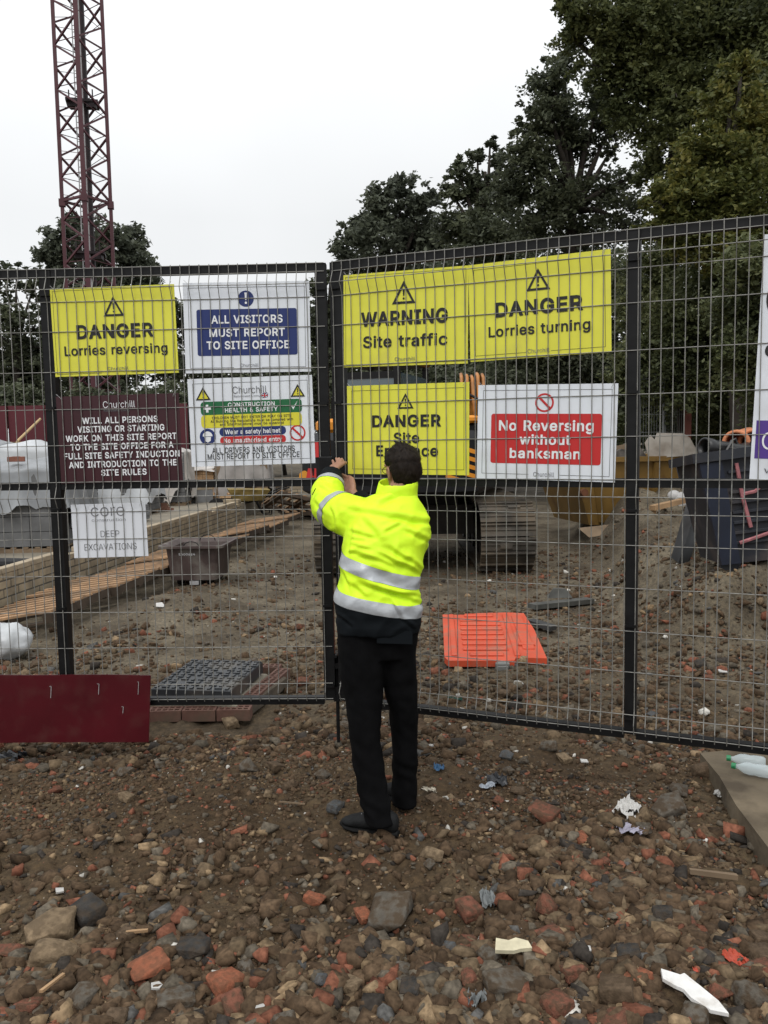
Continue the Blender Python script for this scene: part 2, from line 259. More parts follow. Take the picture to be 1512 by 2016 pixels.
u410;182,-5,146,-1,115,11,89,31,69,59,57,95,53,139,53,379,114,379,114,144,119,105,137,75,164,56,200,50,226,53,249,62,268,77,283,97,293,122,296,153,296,379,357,379,357,0,298,0,298,92,307,92,286,47,257,17,222,0
v389;163,0,17,379,84,379,165,155,187,87,206,21,184,21,203,87,224,155,305,379,371,379,226,0
w567;138,0,23,379,87,379,133,214,154,137,175,41,165,41,186,135,206,214,252,379,316,379,362,214,382,136,402,41,391,41,413,135,434,214,480,379,545,379,429,0,368,0,319,172,305,225,291,280,277,338,291,338,277,280,263,225,248,172,199,0
x379;21,0,171,218,171,171,29,379,100,379,147,306,179,253,207,206,175,206,202,253,233,306,282,379,352,379,209,169,209,214,358,0,287,0,231,85,200,136,173,182,205,182,178,136,148,85,91,0
y389;47,-139,61,-86,71,-87,104,-89,118,-84,130,-74,141,-58,151,-36,163,-1,17,379,84,379,165,155,187,87,206,21,184,21,202,87,224,155,305,379,371,379,204,-58,191,-85,177,-107,159,-124,139,-136,117,-143,91,-145,65,-143'''
# ------------------------------------------------------------------ ground
def _h(ix, iy, s):
    n = (ix.astype(np.int64) * 374761393 + iy.astype(np.int64) * 668265263 + s * 1442695041) & 0xffffffff
    n = ((n ^ (n >> 13)) * 1274126177) & 0xffffffff
    return ((n ^ (n >> 16)) & 0xffff) / 65535.0
def vnoise(x, y, s=0):
    ix = np.floor(x); iy = np.floor(y); fx = x - ix; fy = y - iy
    fx = fx * fx * (3 - 2 * fx); fy = fy * fy * (3 - 2 * fy)
    a = _h(ix, iy, s); b = _h(ix + 1, iy, s); c = _h(ix, iy + 1, s); d = _h(ix + 1, iy + 1, s)
    return (a * (1 - fx) + b * fx) * (1 - fy) + (c * (1 - fx) + d * fx) * fy - .5
def sstep(a, b, x):
    t = np.clip((x - a) / (b - a), 0, 1); return t * t * (3 - 2 * t)
def H(x, y, fine=True):
    x = np.asarray(x, float); y = np.asarray(y, float)
    z = .10 * vnoise(x / 2.3, y / 2.3, 1) * sstep(5, 9, y) + .05 * vnoise(x / .9, y / .9, 2) + .025 * vnoise(x / .37, y / .37, 3)
    # spoil bank on the right, cut steeply at its near edge
    edge = 6.75 + .5 * vnoise(x / .8, y * 0, 7) + .25 * np.sin(x * 1.7)
    wx = sstep(0, .8, x - (2.0 + .17 * (y - 6.8)) + .4 * vnoise(y / .7, x * 0, 8))
    bank = wx * sstep(edge - .25, edge + .12, y)
    z = z + bank * (.42 + .26 * vnoise(x / .6, y / .6, 9) + .16 * vnoise(x / .24, y / .24, 14) + .07 * vnoise(x / .1, y / .1, 15)) + wx * .25 * sstep(9, 14, y)
    z = z + wx * .14 * sstep(5.4, 6.6, y)
    # loose spoil in front of the tub and along the pallets
    z = z + .16 * np.exp(-(((x + 2.2) / .9) ** 2 + ((y - 8.6) / .7) ** 2)) + .10 * np.exp(-(((x + 2.3) / .5) ** 2 + ((y - 9.9) / 2.5) ** 2))
    far = 1 - sstep(14, 30, y)
    if fine:
        near = np.exp(-np.maximum(0, y - 4) / 4.0) + .15
        rough = .5 + .5 * sstep(-.1, .22, vnoise(x / 1.1, y / 1.1, 5) + .30 * sstep(3.5, 2.7, y) + .25 * sstep(4.3, 5.2, y))
        z = z + near * rough * (.045 * vnoise(x / .13, y / .13, 11) + .030 * vnoise(x / .055, y / .055, 12)) + .014 * near * vnoise(x / .03, y / .03, 13)
    return z * far * np.where(y < -5, 0, 1)
def Hz(x, y): return float(H(np.array([x]), np.array([y]))[0])
def axis(segs):
    a = [np.arange(s[0], s[1], s[2]) for s in segs]; return np.concatenate(a + [np.array([segs[-1][1]])])
xs = axis([(-400, -60, 40), (-60, -12, 3), (-12, -4, .25), (-4, -2, .06), (-2, 2, .0165), (2, 4.6, .04), (4.6, 12, .25), (12, 60, 3), (60, 400, 40)])
ys = axis([(-40, 1, 4), (1, 2.2, .2), (2.2, 4.2, .0165), (4.2, 6.2, .025), (6.2, 9, .045), (9, 14, .09), (14, 30, .5), (30, 90, 4), (90, 900, 60)])
X, Y = np.meshgrid(xs, ys); Z = H(X, Y)
def grid_mesh(name, X, Y, Z, m):
    ny, nx = X.shape; v = np.stack([X, Y, Z], -1).reshape(-1, 3)
    i = np.arange(nx - 1)[None, :] + nx * np.arange(ny - 1)[:, None]; q = np.stack([i, i + 1, i + nx + 1, i + nx], -1).reshape(-1, 4)
    return np_mesh(name, v, q, m, True)
def np_mesh(name, v, q, m, smooth=False):
    me = bpy.data.meshes.new(name); k = q.shape[1]
    me.vertices.add(len(v)); me.vertices.foreach_set('co', np.ascontiguousarray(v, np.float32).ravel())
    me.loops.add(q.size); me.loops.foreach_set('vertex_index', np.ascontiguousarray(q, np.int32).ravel())
    me.polygons.add(len(q)); me.polygons.foreach_set('loop_start', np.arange(0, q.size, k, dtype=np.int32))
    if smooth: me.polygons.foreach_set('use_smooth', np.ones(len(q), bool))
    me.update(calc_edges=True)
    for x in (m if isinstance(m, (list, tuple)) else [m]): me.materials.append(x)
    return me
def ground_mat():
    m = bpy.data.materials.new('brown_dirt'); m.use_nodes = True; n = m.node_tree; L = n.links
    b = n.nodes['Principled BSDF']; b.inputs['Roughness'].default_value = .93; b.inputs['Specular IOR Level'].default_value = .15
    tc = n.nodes.new('ShaderNodeTexCoord')
    def nz(s, d=8, r=.6):
        x = n.nodes.new('ShaderNodeTexNoise'); x.inputs['Scale'].default_value = s; x.inputs['Detail'].default_value = d; x.inputs['Roughness'].default_value = r
        L.new(tc.outputs['Object'], x.inputs['Vector']); return x.outputs['Fac']
    def ramp(f, st):
        r = n.nodes.new('ShaderNodeValToRGB'); e = r.color_ramp.elements
        while len(e) < len(st): e.new(.5)
        for q, (p, c) in zip(e, st): q.position = p; q.color = (*c, 1)
        L.new(f, r.inputs[0]); return r.outputs[0]
    big = ramp(nz(.9, 5), [(.35, (.042, .0275, .016)), (.5, (.062, .042, .0245)), (.68, (.098, .072, .044))])
    sp_ = n.nodes.new('ShaderNodeSeparateXYZ'); L.new(tc.outputs['Object'], sp_.inputs[0]); wob = n.nodes.new('ShaderNodeMath'); wob.operation = 'MULTIPLY_ADD'; wob.inputs[1].default_value = 2.4; L.new(nz(.8, 4), wob.inputs[0]); L.new(sp_.outputs['Y'], wob.inputs[2])
    dm = n.nodes.new('ShaderNodeMapRange'); dm.inputs['From Min'].default_value = 5.6; dm.inputs['From Max'].default_value = 8.0; L.new(wob.outputs[0], dm.inputs['Value'])
    dry = ramp(nz(1.7, 6), [(.35, (.064, .051, .036)), (.5, (.104, .086, .061)), (.66, (.150, .127, .092))])
    dx_ = n.nodes.new('ShaderNodeMix'); dx_.data_type = 'RGBA'; L.new(dm.outputs[0], dx_.inputs[0]); L.new(big, dx_.inputs[6]); L.new(dry, dx_.inputs[7]); big = dx_.outputs[2]
    fine = ramp(nz(28, 10, .75), [(.30, (.40, .40, .40)), (.5, (1, 1, 1)), (.64, (1.45, 1.4, 1.3)), (.74, (2.3, 2.2, 2.0))])
    mu = n.nodes.new('ShaderNodeMix'); mu.data_type = 'RGBA'; mu.blend_type = 'MULTIPLY'; mu.inputs[0].default_value = 1
    L.new(big, mu.inputs[6]); L.new(fine, mu.inputs[7])
    vo = n.nodes.new('ShaderNodeTexVoronoi'); vo.inputs['Scale'].default_value = 55; L.new(tc.outputs['Object'], vo.inputs['Vector'])
    spot = ramp(vo.outputs['Distance'], [(.10, (1, 1, 1)), (.22, (0, 0, 0))])
    sel = n.nodes.new('ShaderNodeSeparateColor'); L.new(vo.outputs['Color'], sel.inputs[0])
    gt = n.nodes.new('ShaderNodeMath'); gt.operation = 'GREATER_THAN'; gt.inputs[1].default_value = .88; L.new(sel.outputs[0], gt.inputs[0])
    mm = n.nodes.new('ShaderNodeMath'); mm.operation = 'MULTIPLY'; L.new(spot, mm.inputs[0]); L.new(gt.outputs[0], mm.inputs[1])
    pc = ramp(sel.outputs[1], [(.0, (.22, .19, .15)), (.5, (.16, .08, .05)), (.8, (.42, .39, .34))])
    fin = n.nodes.new('ShaderNodeMix'); fin.data_type = 'RGBA'; L.new(mm.outputs[0], fin.inputs[0]); L.new(mu.outputs[2], fin.inputs[6]); L.new(pc, fin.inputs[7])
    L.new(fin.outputs[2], b.inputs['Base Color'])
    bp = n.nodes.new('ShaderNodeBump'); bp.inputs['Strength'].default_value = .9; bp.inputs['Distance'].default_value = .012
    L.new(nz(45, 10, .7), bp.inputs['Height']); L.new(bp.outputs[0], b.inputs['Normal'])
    return m
dirt_m = ground_mat()
go = bpy.data.objects.new('ground', grid_mesh('ground', X, Y, Z, dirt_m)); COL.objects.link(go); go['kind'] = 'structure'

# ------------------------------------------------------------------ rubble
def stone_verts(seed, flat=.62, pts=16, fine=True):
    """a broken stone: hull of random points in a box, its edges slightly worn"""
    r = random.Random(seed); bm = bmesh.new(); boxy = r.random() < .5
    for k in range(pts):
        if boxy: q = Vector((r.choice((-1, 1)) * r.uniform(.55, 1), r.choice((-1, 1)) * r.uniform(.45, .9), r.choice((-1, 1)) * r.uniform(.5, 1) * flat))
        else: q = Vector((r.gauss(0, 1), r.gauss(0, 1), r.gauss(0, 1))).normalized(); q = Vector((q.x, q.y * .85, q.z * flat)) * r.uniform(.7, 1)
        bm.verts.new(q)
    h = bmesh.ops.convex_hull(bm, input=bm.verts[:]); bmesh.ops.delete(bm, geom=[v for v in bm.verts if not v.link_faces], context='VERTS')
    if fine:
        bmesh.ops.dissolve_limit(bm, angle_limit=.12, verts=bm.verts[:], edges=bm.edges[:])
        bmesh.ops.bevel(bm, geom=bm.edges[:], offset=.07, segments=1, affect='EDGES', clamp_overlap=True)
        bmesh.ops.triangulate(bm, faces=bm.faces[:]); bmesh.ops.subdivide_edges(bm, edges=bm.edges[:], cuts=1, use_grid_fill=True)
        for v in bm.verts: v.co += v.co.normalized() * (.07 * mnoise.noise(v.co * 2.6 + Vector((seed, 0, 0))) + .03 * mnoise.noise(v.co * 7 + Vector((seed, 3, 0))))
    bmesh.ops.triangulate(bm, faces=bm.faces[:]); bmesh.ops.recalc_face_normals(bm, faces=bm.faces[:]); bm.verts.index_update()
    k = 1 / max(math.hypot(v.co.x, v.co.y) for v in bm.verts)
    V = np.array([v.co[:] for v in bm.verts]) * k * 1.08; Fc = np.array([[v.index for v in f.verts] for f in bm.faces]); bm.free(); return V, Fc
PROTO = [stone_verts(100 + k, .50 + .05 * (k % 6), 13 + k % 7) for k in range(14)]
LOWP = [stone_verts(900 + k, .45 + .06 * (k % 5), 11 + k % 5, False) for k in range(14)]
def stone_mat(name, c, var=.35, dirt=.9):
    return mat('stone_' + name, tuple(x * (1 - var) for x in c), .9, scale=1.6, col2=tuple(min(1, x * (1 + var)) for x in c), bump=.6, bscale=7, spec=.2, detail=8, dirt=((.060, .041, .025), 2.4, .40, .58, dirt))
STONE = {'grey': stone_mat('grey', (.105, .092, .075)), 'brown': stone_mat('brown', (.105, .072, .046)), 'brick': stone_mat('brick', (.165, .066, .042), .3, .75),
         'dark': stone_mat('dark', (.040, .037, .034), .4, .5), 'buff': stone_mat('buff', (.20, .145, .090), .25, .6), 'white': stone_mat('white', (.62, .60, .56), .12, .3), 'slate': stone_mat('slate', (.080, .086, .090), .3, .5),
         'orange': stone_mat('orange', (.26, .092, .050), .25, .5)}
CLS = ['brown', 'grey', 'brick', 'dark', 'buff', 'white', 'slate']
# small stones nobody could count: one mesh with a colour per stone
def rubble_density(x, y):
    n1 = vnoise(x / .8, y / .8, 21) + .8 * vnoise(x / .3, y / .3, 22) + .5 * vnoise(x / .12, y / .12, 23)
    d = .36 + 1.5 * n1
    d = d + 1.3 * sstep(3.15, 2.6, y - .10 * x) + .45 * sstep(.15, .9, x) * sstep(4.6, 3.2, y)      # bottom edge, right hand side
    d = d - .6 * np.exp(-(((x + .55) / .75) ** 2 + ((y - 3.15) / .5) ** 2))                              # trodden patch
    d = d + .35 * sstep(4.3, 4.9, y) * sstep(7.4, 6.5, y) + .28 * sstep(5, 6.5, y) * sstep(.2, 1.4, x)
    return np.clip(d, .14, 1.3)
def scatter(n, x0, x1, y0, y1, s0, s1, pw):
    x = rng.uniform(x0, x1, n); y = y0 * (y1 / y0) ** rng.random(n)
    x = x * (y / 2.6) * .62 if x0 < -1.8 else x
    keep = rng.random(n) < rubble_density(x, y); x = x[keep]; y = y[keep]
    s = s0 * (s1 / s0) ** (rng.random(len(x)) ** pw)
    return x, y, s
sets = [scatter(60000, -2.4, 2.4, 2.2, 5.2, .003, .012, 1.2), scatter(20000, -2.4, 2.4, 2.2, 5.2, .010, .024, 1.5), scatter(13000, -2.4, 2.4, 2.2, 3.7, .016, .055, 2.0), scatter(42000, -3.0, 3.0, 4.5, 14, .007, .028, 1.8), scatter(15000, -3, 3, 4.5, 13, .020, .06, 2.0)]
sx = np.concatenate([q[0] for q in sets]); sy = np.concatenate([q[1] for q in sets]); ss = np.concatenate([q[2] for q in sets])
ok = ~((sx > -1.95) & (sx < -.75) & (sy > 5.0) & (sy < 6.1)) & ~((sx < -2.6) & (sy > 8.0))
for px, py, rr_ in ((1450, 1898, .075), (1369, 1924, .03), (1365, 1990, .10), (1340, 1965, .08), (1388, 2010, .08), (1009, 1911, .06), (1153, 1880, .03), (508, 1998, .03), (309, 1963, .03), (1238, 1607, .06), (1240, 1643, .05), (978, 1545, .05), (962, 1553, .04), (864, 1518, .04), (960, 1782, .05), (940, 1985, .04), (845, 1562, .03), (117, 1765, .02), (1405, 1737, .06), (1440, 1727, .05), (270, 1853, .03), (105, 1950, .03)):
    g_ = G(px, py); ok &= (sx - g_.x) ** 2 + (sy - g_.y) ** 2 > rr_ ** 2
sx, sy, ss = sx[ok], sy[ok], ss[ok]; sz = H(sx, sy)
PAL = np.array([(.088, .058, .035), (.066, .043, .026), (.105, .088, .066), (.165, .066, .040), (.038, .032, .027), (.20, .140, .082), (.080, .078, .074), (.46, .44, .40), (.112, .080, .049)])
ci = rng.choice(len(PAL), len(sx), p=[.33, .22, .12, .068, .06, .055, .012, .006, .129])
V_, F_, C_ = [], [], []; base = 0
for k in range(len(sx)):
    v, f = LOWP[k % 14]; a = rng.uniform(0, 2 * PI); c, s_ = math.cos(a), math.sin(a); tl = rng.uniform(-.8, .8)
    q = v * ss[k]; q = np.stack([q[:, 0], q[:, 1] * math.cos(tl) - q[:, 2] * math.sin(tl), q[:, 1] * math.sin(tl) + q[:, 2] * math.cos(tl)], -1)
    q = np.stack([q[:, 0] * c - q[:, 1] * s_ + sx[k], q[:, 0] * s_ + q[:, 1] * c + sy[k], q[:, 2] + sz[k] + ss[k] * .10], -1)
    V_.append(q); F_.append(f + base); base += len(v); C_.append(np.repeat([PAL[ci[k]] * rng.uniform(.75, 1.3)], len(v), 0))
def vcol_mat():
    m = bpy.data.materials.new('mixed_rubble'); m.use_nodes = True; n = m.node_tree; L = n.links; b = n.nodes['Principled BSDF']
    b.inputs['Roughness'].default_value = .92; b.inputs['Specular IOR Level'].default_value = .15
    a = n.nodes.new('ShaderNodeVertexColor'); a.layer_name = 'stone_colour'
    tc = n.nodes.new('ShaderNodeTexCoord'); z = n.nodes.new('ShaderNodeTexNoise'); z.inputs['Scale'].default_value = 60; z.inputs['Detail'].default_value = 5; L.new(tc.outputs['Object'], z.inputs['Vector'])
    r = n.nodes.new('ShaderNodeValToRGB'); r.color_ramp.elements[0].position = .3; r.color_ramp.elements[1].position = .7; r.color_ramp.elements[0].color = (.6, .6, .6, 1); r.color_ramp.elements[1].color = (1.35, 1.35, 1.35, 1); L.new(z.outputs['Fac'], r.inputs[0])
    mu = n.nodes.new('ShaderNodeMix'); mu.data_type = 'RGBA'; mu.blend_type = 'MULTIPLY'; mu.inputs[0].default_value = 1; L.new(a.outputs[0], mu.inputs[6]); L.new(r.outputs[0], mu.inputs[7])
    L.new(mu.outputs[2], b.inputs['Base Color']); return m
vm = np.concatenate(V_); me = np_mesh('rubble', vm, np.concatenate(F_), vcol_mat())
at = me.color_attributes.new('stone_colour', 'FLOAT_COLOR', 'POINT'); cc = np.concatenate([np.concatenate(C_), np.ones((len(vm), 1))], 1).astype(np.float32); at.data.foreach_set('color', cc.ravel())
ro = bpy.data.objects.new('rubble', me); COL.objects.link(ro); ro['kind'] = 'stuff'; ro['label'] = 'small loose stones and clods over the brown dirt'; ro['category'] = 'rubble'
# the larger stones, each an object
SM = []
for k, (v, f) in enumerate(PROTO): SM.append(np_mesh('stone', v, f, STONE['grey']))
KIND = {'grey': ('grey stone chunk', 'stone'), 'brown': ('brown stone clod', 'stone'), 'brick': ('red brick fragment', 'brick fragment'), 'dark': ('dark stone lump', 'stone'), 'buff': ('buff stone lump', 'stone'),
        'white': ('white rubble chip', 'stone'), 'slate': ('blue grey stone', 'stone'), 'orange': ('orange brick fragment', 'brick fragment')}
PLACED = []
def put_stone(x, y, s, cls, label=None, k=None, stretch=(1, 1, 1), rz=None, sink=.28, cat=None):
    k = random.randrange(len(SM)) if k is None else k
    o = bpy.data.objects.new('brick_fragment' if cls in ('brick', 'orange') else 'stone', SM[k]); COL.objects.link(o)
    o.material_slots[0].link = 'OBJECT'; o.material_slots[0].material = STONE[cls]
    st = [s * q for q in stretch]; o.scale = st; o.rotation_euler = (random.uniform(-.25, .25), random.uniform(-.25, .25), random.uniform(0, 2 * PI) if rz is None else rz)
    o.location = (x, y, Hz(x, y) + st[2] * .6 * (1 - 2 * sink)); PLACED.append((x, y, s))
    kind, ct = KIND[cls]
    if label is None:
        size = 'big' if s > .05 else ('middling' if s > .03 else 'small')
        if y < 2.75: reg = 'at the near edge of the ground ' + ('on the left' if x < -.4 else ('in the middle' if x < .35 else 'on the right'))
        elif y < 4.3: reg = ('left of the man' if x < -.3 else ('right of the man' if x > .25 else 'by the shoes of the man')) + ' before the gates'
        else: reg = 'on the ground behind the ' + ('left' if x < .0 else 'right') + ' gate'
        label = f'{size} {kind} lying {reg}'
        o['group'] = label + 's' if False else f'{size} {kind}s {reg}'
    tag(o, label, cat or ct); return o
HAND = [  # px, py, width px, colour, label
 (105, 1845, 78, 'buff', 'flat buff stone lump near the left edge of the ground, largest buff stone there'), (180, 1815, 70, 'dark', 'dark angular stone lump above the flat buff stone on the left'),
 (105, 1888, 72, 'buff', 'pale rounded stone among the rubble at the lower left'), (295, 1925, 68, 'orange', 'big orange brick fragment in the lower left rubble, with a pale face'),
 (445, 1952, 60, 'orange', 'orange brick fragment left of the man above the near edge, beside a tan pebble'), (20, 1882, 50, 'brick', 'red brick fragment cut by the left edge of the view'),
 (380, 1885, 62, 'dark', 'dark grey stone lump in the middle of the lower left rubble'), (160, 1980, 66, 'grey', 'broad grey stone at the bottom left of the ground'),
 (465, 1990, 55, 'brick', 'red brick fragment at the bottom edge left of centre'), (625, 1940, 42, 'slate', 'blue grey stone below the trodden dirt patch'),
 (350, 1990, 70, 'grey', 'grey stone slab at the bottom edge left of centre'), (770, 1820, 90, 'grey', 'pale grey concrete lump below the shoes of the man'),
 (925, 1808, 55, 'brick', 'red brick fragment right of the pale concrete lump'), (1075, 1796, 45, 'brick', 'red brick fragment halfway between concrete lump and black lump'),
 (920, 1870, 50, 'brick', 'squarish red brick fragment under the flint in the middle foreground'), (880, 1868, 36, 'slate', 'blue grey flint beside the squarish red brick fragment'),
 (1000, 1950, 78, 'grey', 'large flat grey stone under the cream tile'), (925, 1935, 42, 'brick', 'dark red brick fragment left of the large flat grey stone'),
 (1130, 1927, 46, 'brick', 'round topped red brick fragment in the right foreground'), (1256, 1940, 44, 'orange', 'orange brick block end in the right foreground'),
 (1215, 1965, 80, 'brown', 'large brown stone left of the orange block end'), (1395, 1900, 40, 'dark', 'dark stone lump left of the orange plastic scrap'),
 (1415, 1970, 40, 'brick', 'red brick fragment right of the white broken sheet'), (1305, 1812, 46, 'dark', 'black burnt lump alone on the dirt at the right'),
 (1145, 1658, 30, 'orange', 'orange brick fragment right of the man on the stony dirt'), (660, 1595, 34, 'slate', 'blue grey stone beside the left shoe of the man'),
 (640, 1548, 20, 'brick', 'small red brick fragment left of the ankle of the man'), (650, 1487, 40, 'brown', 'dark brown stone left of the legs of the man'), (1070, 1610, 55, 'brick', 'broken ribbed brick piece right of the man'),
 (620, 1780, 40, 'orange', 'orange brick piece on the trodden dirt patch'), (715, 1815, 38, 'orange', 'orange brick piece touching the pale concrete lump'), (250, 1575, 30, 'buff', 'buff stone on the dirt below the maroon panel'),
 (850, 1690, 40, 'buff', 'flat tan stone below and right of the shoes'), (845, 1707, 26, 'grey', 'small grey stone in front of the flat tan stone'), (1340, 1560, 40, 'grey', 'grey stone beside the concrete slab edge'),
 (1480, 1985, 60, 'grey', 'grey stone at the bottom right corner'), (1385, 1530, 42, 'brown', 'brown stone next to the corner of the concrete slab'), (1320, 1600, 60, 'grey', 'flat grey stone left of the concrete slab'),
 (1080, 1480, 36, 'grey', 'grey stone under the bottom rail of the right gate'), (1110, 1500, 30, 'buff', 'buff stone under the bottom rail of the right gate'), (1295, 1518, 26, 'buff', 'tan stone left of the concrete slab corner'),
 (870, 1457, 18, 'buff', 'buff brick chip beside the right leg of the man'), (455, 1430, 36, 'buff', 'buff stone in front of the brick kerb under the left gate')]
for px, py, wd, cls, lab in HAND:
    p = GH(px, py); s = wd / F * (p - CP).length * .56
    put_stone(p.x, p.y, s, cls, lab, k=(int(px) * 7 + int(py)) % 14, stretch=(1, .9, .95))
tries = 0
while len(PLACED) < 292 and tries < 20000:
    tries += 1; y = 2.3 * (8.2 / 2.3) ** (random.random() ** 1.25); x = random.uniform(-1, 1) * y * .5
    if x > 1.2 and y > 6.2 or (-2.0 < x < -.7 and 4.9 < y < 6.2) or (x > 1.55 and 3.3 < y < 5.2): continue
    if random.random() > float(rubble_density(np.array([x]), np.array([y]))[0]): continue
    s = (.020 + .042 * random.random() ** 2.0) * (1.0 if y < 3.0 else .8 if y < 4.3 else 1.05)
    if any((x - a) ** 2 + (y - b) ** 2 < (.75 * (s + c)) ** 2 for a, b, c in PLACED): continue
    cls = random.choices(CLS, [40, 22, 14, 8, 13, 0, 2.5])[0]
    if cls == 'white': s *= .55
    put_stone(x, y, s, cls)
# ------------------------------------------------------------------ gate planes
class Plane:
    def __init__(s, px, Y, deg):
        a = math.radians(deg); s.O = W(px, 860, Y); s.O.z = 0; s.u = Vector((math.cos(a), -math.sin(a), 0)); s.n = Vector((-math.sin(a), -math.cos(a), 0))
        s.M = Matrix((s.u, s.n, Vector((0, 0, 1)))).transposed()      # local x along, y towards the viewer, z up
    def on(s, px, py, off=0.0):
        d = ray(px, py); t = ((s.O + s.n * off - CP).dot(s.n)) / d.dot(s.n); X_ = CP + d * t
        return (X_ - s.O).dot(s.u), X_.z
    def P(s, a, z, off=0.0): return s.O + s.u * a + s.n * off + Vector((0, 0, z))
PL = Plane(645, 4.45, 1.9); PR = Plane(667, 4.43, 22.6)
HZ = [2.735, 2.69, 2.56, 2.405, 2.19, 1.99, 1.795, 1.595, 1.432, 1.285, 1.08, .875, .675, .47, .385]
APEX = [2.625, 1.512, .425]
def fold(z):
    return max([0] + [.030 * (1 - abs(z - a) / .062) for a in APEX if abs(z - a) < .062])
def mesh_panel(pl, s0, s1, off, parent, org):
    m = MB(); n = int((s1 - s0) / .0515) + 1; zs = sorted(set([.372, 2.74] + [round(a + d, 4) for a in APEX for d in (-.062, -.05, -.02, 0, .02, .05, .062)] + [.8, 1.2, 2.0, 2.3]))
    zs = [z for z in zs if .372 <= z <= 2.74]
    rs = random.Random(int(s0 * 100) + 5)
    for i in range(n):
        s = s0 + i * .0515; j = rs.uniform(-.002, .002)
        m.tube([pl.P(s + j, z, off + fold(z)) for z in zs], .0023, 5)
    for z in HZ + [a for a in APEX[:2]]:
        f = fold(z); pts = [pl.P(s0 - .01 + (s1 - s0 + .02) * k / 8, z + rs.uniform(-.002, .002), off + f - .005) for k in range(9)]
        m.tube(pts, .0023, 5)
    return m.build('mesh_panel', wire_m, parent, org)
def pbar(m, pl, s0, s1, z0, z1, off0, off1, M=None):
    p = [pl.P(a, z, o) for z in (z0, z1) for a, o in ((s0, off0), (s1, off0), (s1, off1), (s0, off1))]
    q = p[:4] if True else p
    m.hexa([p[0], p[1], p[2], p[3], p[4], p[5], p[6], p[7]])
def leaf(pl, name, label, s_frame, stiles, s0, s1, group):
    root = thing(name, label, 'gate', pl.P((s0 + s1) / 2, .36), group=group); org = root.location.copy()
    for a, b in stiles:
        m = MB(); pbar(m, pl, a, b, .37, 2.735, -.078, -.018); m.build('post', black, root, org)
    zs = [(2.695, 2.735), (1.556, 1.598), (.345, .385)]
    st = sorted(stiles)
    for z0, z1 in zs:
        m = MB()
        for (a, b), (c, d) in zip(st[:-1], st[1:]): pbar(m, pl, b + .001, c - .001, z0, z1, -.070, -.024)
        m.build('rail', black, root, org)
    mesh_panel(pl, s0, s1, -.008, root, org)
    m = MB(); rs = random.Random(3)
    for z in (2.6, 2.0, 1.45, .9, .45):                      # clamps that hold the wire to the posts
        for a, b in st: m = MB(); m.box(pl.P((a + b) / 2, z, -.014), (.05, .022, .012), pl.M); m.build('clamp', black, root, org)
    return root, org
gl, o1 = leaf(PL, 'site_gate', 'black framed wire mesh gate leaf on the left, behind the maroon panel', 0, [(-.052, .008), (-1.53, -1.47), (-3.06, -3.0)], -2.98, -.012, 'leaves of the mesh site gate')
gr, o2 = leaf(PR, 'site_gate', 'black framed wire mesh gate leaf on the right, swung towards the viewer', 0, [(-.042, .022), (1.478, 1.532), (2.99, 3.05)], -.02, 2.97, 'leaves of the mesh site gate')
m = MB(); m.tube([PL.P(.018, z, -.05) for z in (.12, .30, .62)], .010, 8); m.box(PL.P(.018, .40, -.05), (.035, .05, .08), PL.M); m.box(PL.P(.018, .56, -.05), (.035, .05, .03), PL.M)
m.tube([PL.P(.018, .62, -.05), PL.P(.018, .625, .0), PL.P(.018, .625, .02)], .009, 6); m.build('drop_bolt', black, gl, o1)
m = MB(); m.box(PL.P(-.01, 1.66, .012), (.075, .035, .11), PL.M, .006); m.tube([PL.P(-.04, 1.68, .02), PL.P(.05, 1.68, .02), PL.P(.11, 1.68, .0)], .009, 6); m.tube([PL.P(.03, 1.62, .03), PL.P(.03, 1.58, .045), PL.P(.045, 1.575, .045)], .006, 6)
m.build('latch', black, gl, o1)
# ------------------------------------------------------------------ lettering
_T = {}; GL = {}
for row in GLYPHS.split('\n'):
    q = row[1:].split(';'); GL[row[0]] = (int(q[0]), [np.array([int(v) for v in c.split(',')], float).reshape(-1, 2) for c in q[1:]])
def grow(P, d):
    """pushes a closed outline outwards by d (holes run the other way and shrink)"""
    e = np.roll(P, -1, 0) - P; e /= np.linalg.norm(e, axis=1)[:, None] + 1e-9; n = np.stack([e[:, 1], -e[:, 0]], 1); n0 = np.roll(n, 1, 0)
    b = n + n0; k = 2.0 / np.maximum((b * b).sum(1), .9); return P + b * k[:, None] * d
_G = {}
def glyph(ch, bold):
    """filled triangles of one letter; strokes that cross are joined (non-zero winding)"""
    if (ch, bold) in _G: return _G[ch, bold]
    adv, cont = GL[ch]; C_ = [grow(c, bold * 1000 * SGN) if bold else c for c in cont]; P = np.concatenate(C_); ed = []; k = 0
    for c in C_: n = len(c); ed += [(k + i, k + (i + 1) % n) for i in range(n)]; k += n
    V, _, Fc = delaunay_2d_cdt([Vector(q) for q in P / 1000], ed, [], 0, 1e-6)[:3]
    V = np.array([v[:] for v in V]); T = np.array([f for f in Fc if len(f) == 3]); ce = V[T].mean(1) * 1000; wn = np.zeros(len(ce))
    for c in C_:
        A = c; B = np.roll(c, -1, 0)
        for (ax, ay), (bx, by) in zip(A, B):
            left = (bx - ax) * (ce[:, 1] - ay) - (by - ay) * (ce[:, 0] - ax)
            wn += ((ay <= ce[:, 1]) & (by > ce[:, 1]) & (left > 0)); wn -= ((ay > ce[:, 1]) & (by <= ce[:, 1]) & (left < 0))
    _G[ch, bold] = (adv, V, T[wn != 0]); return _G[ch, bold]
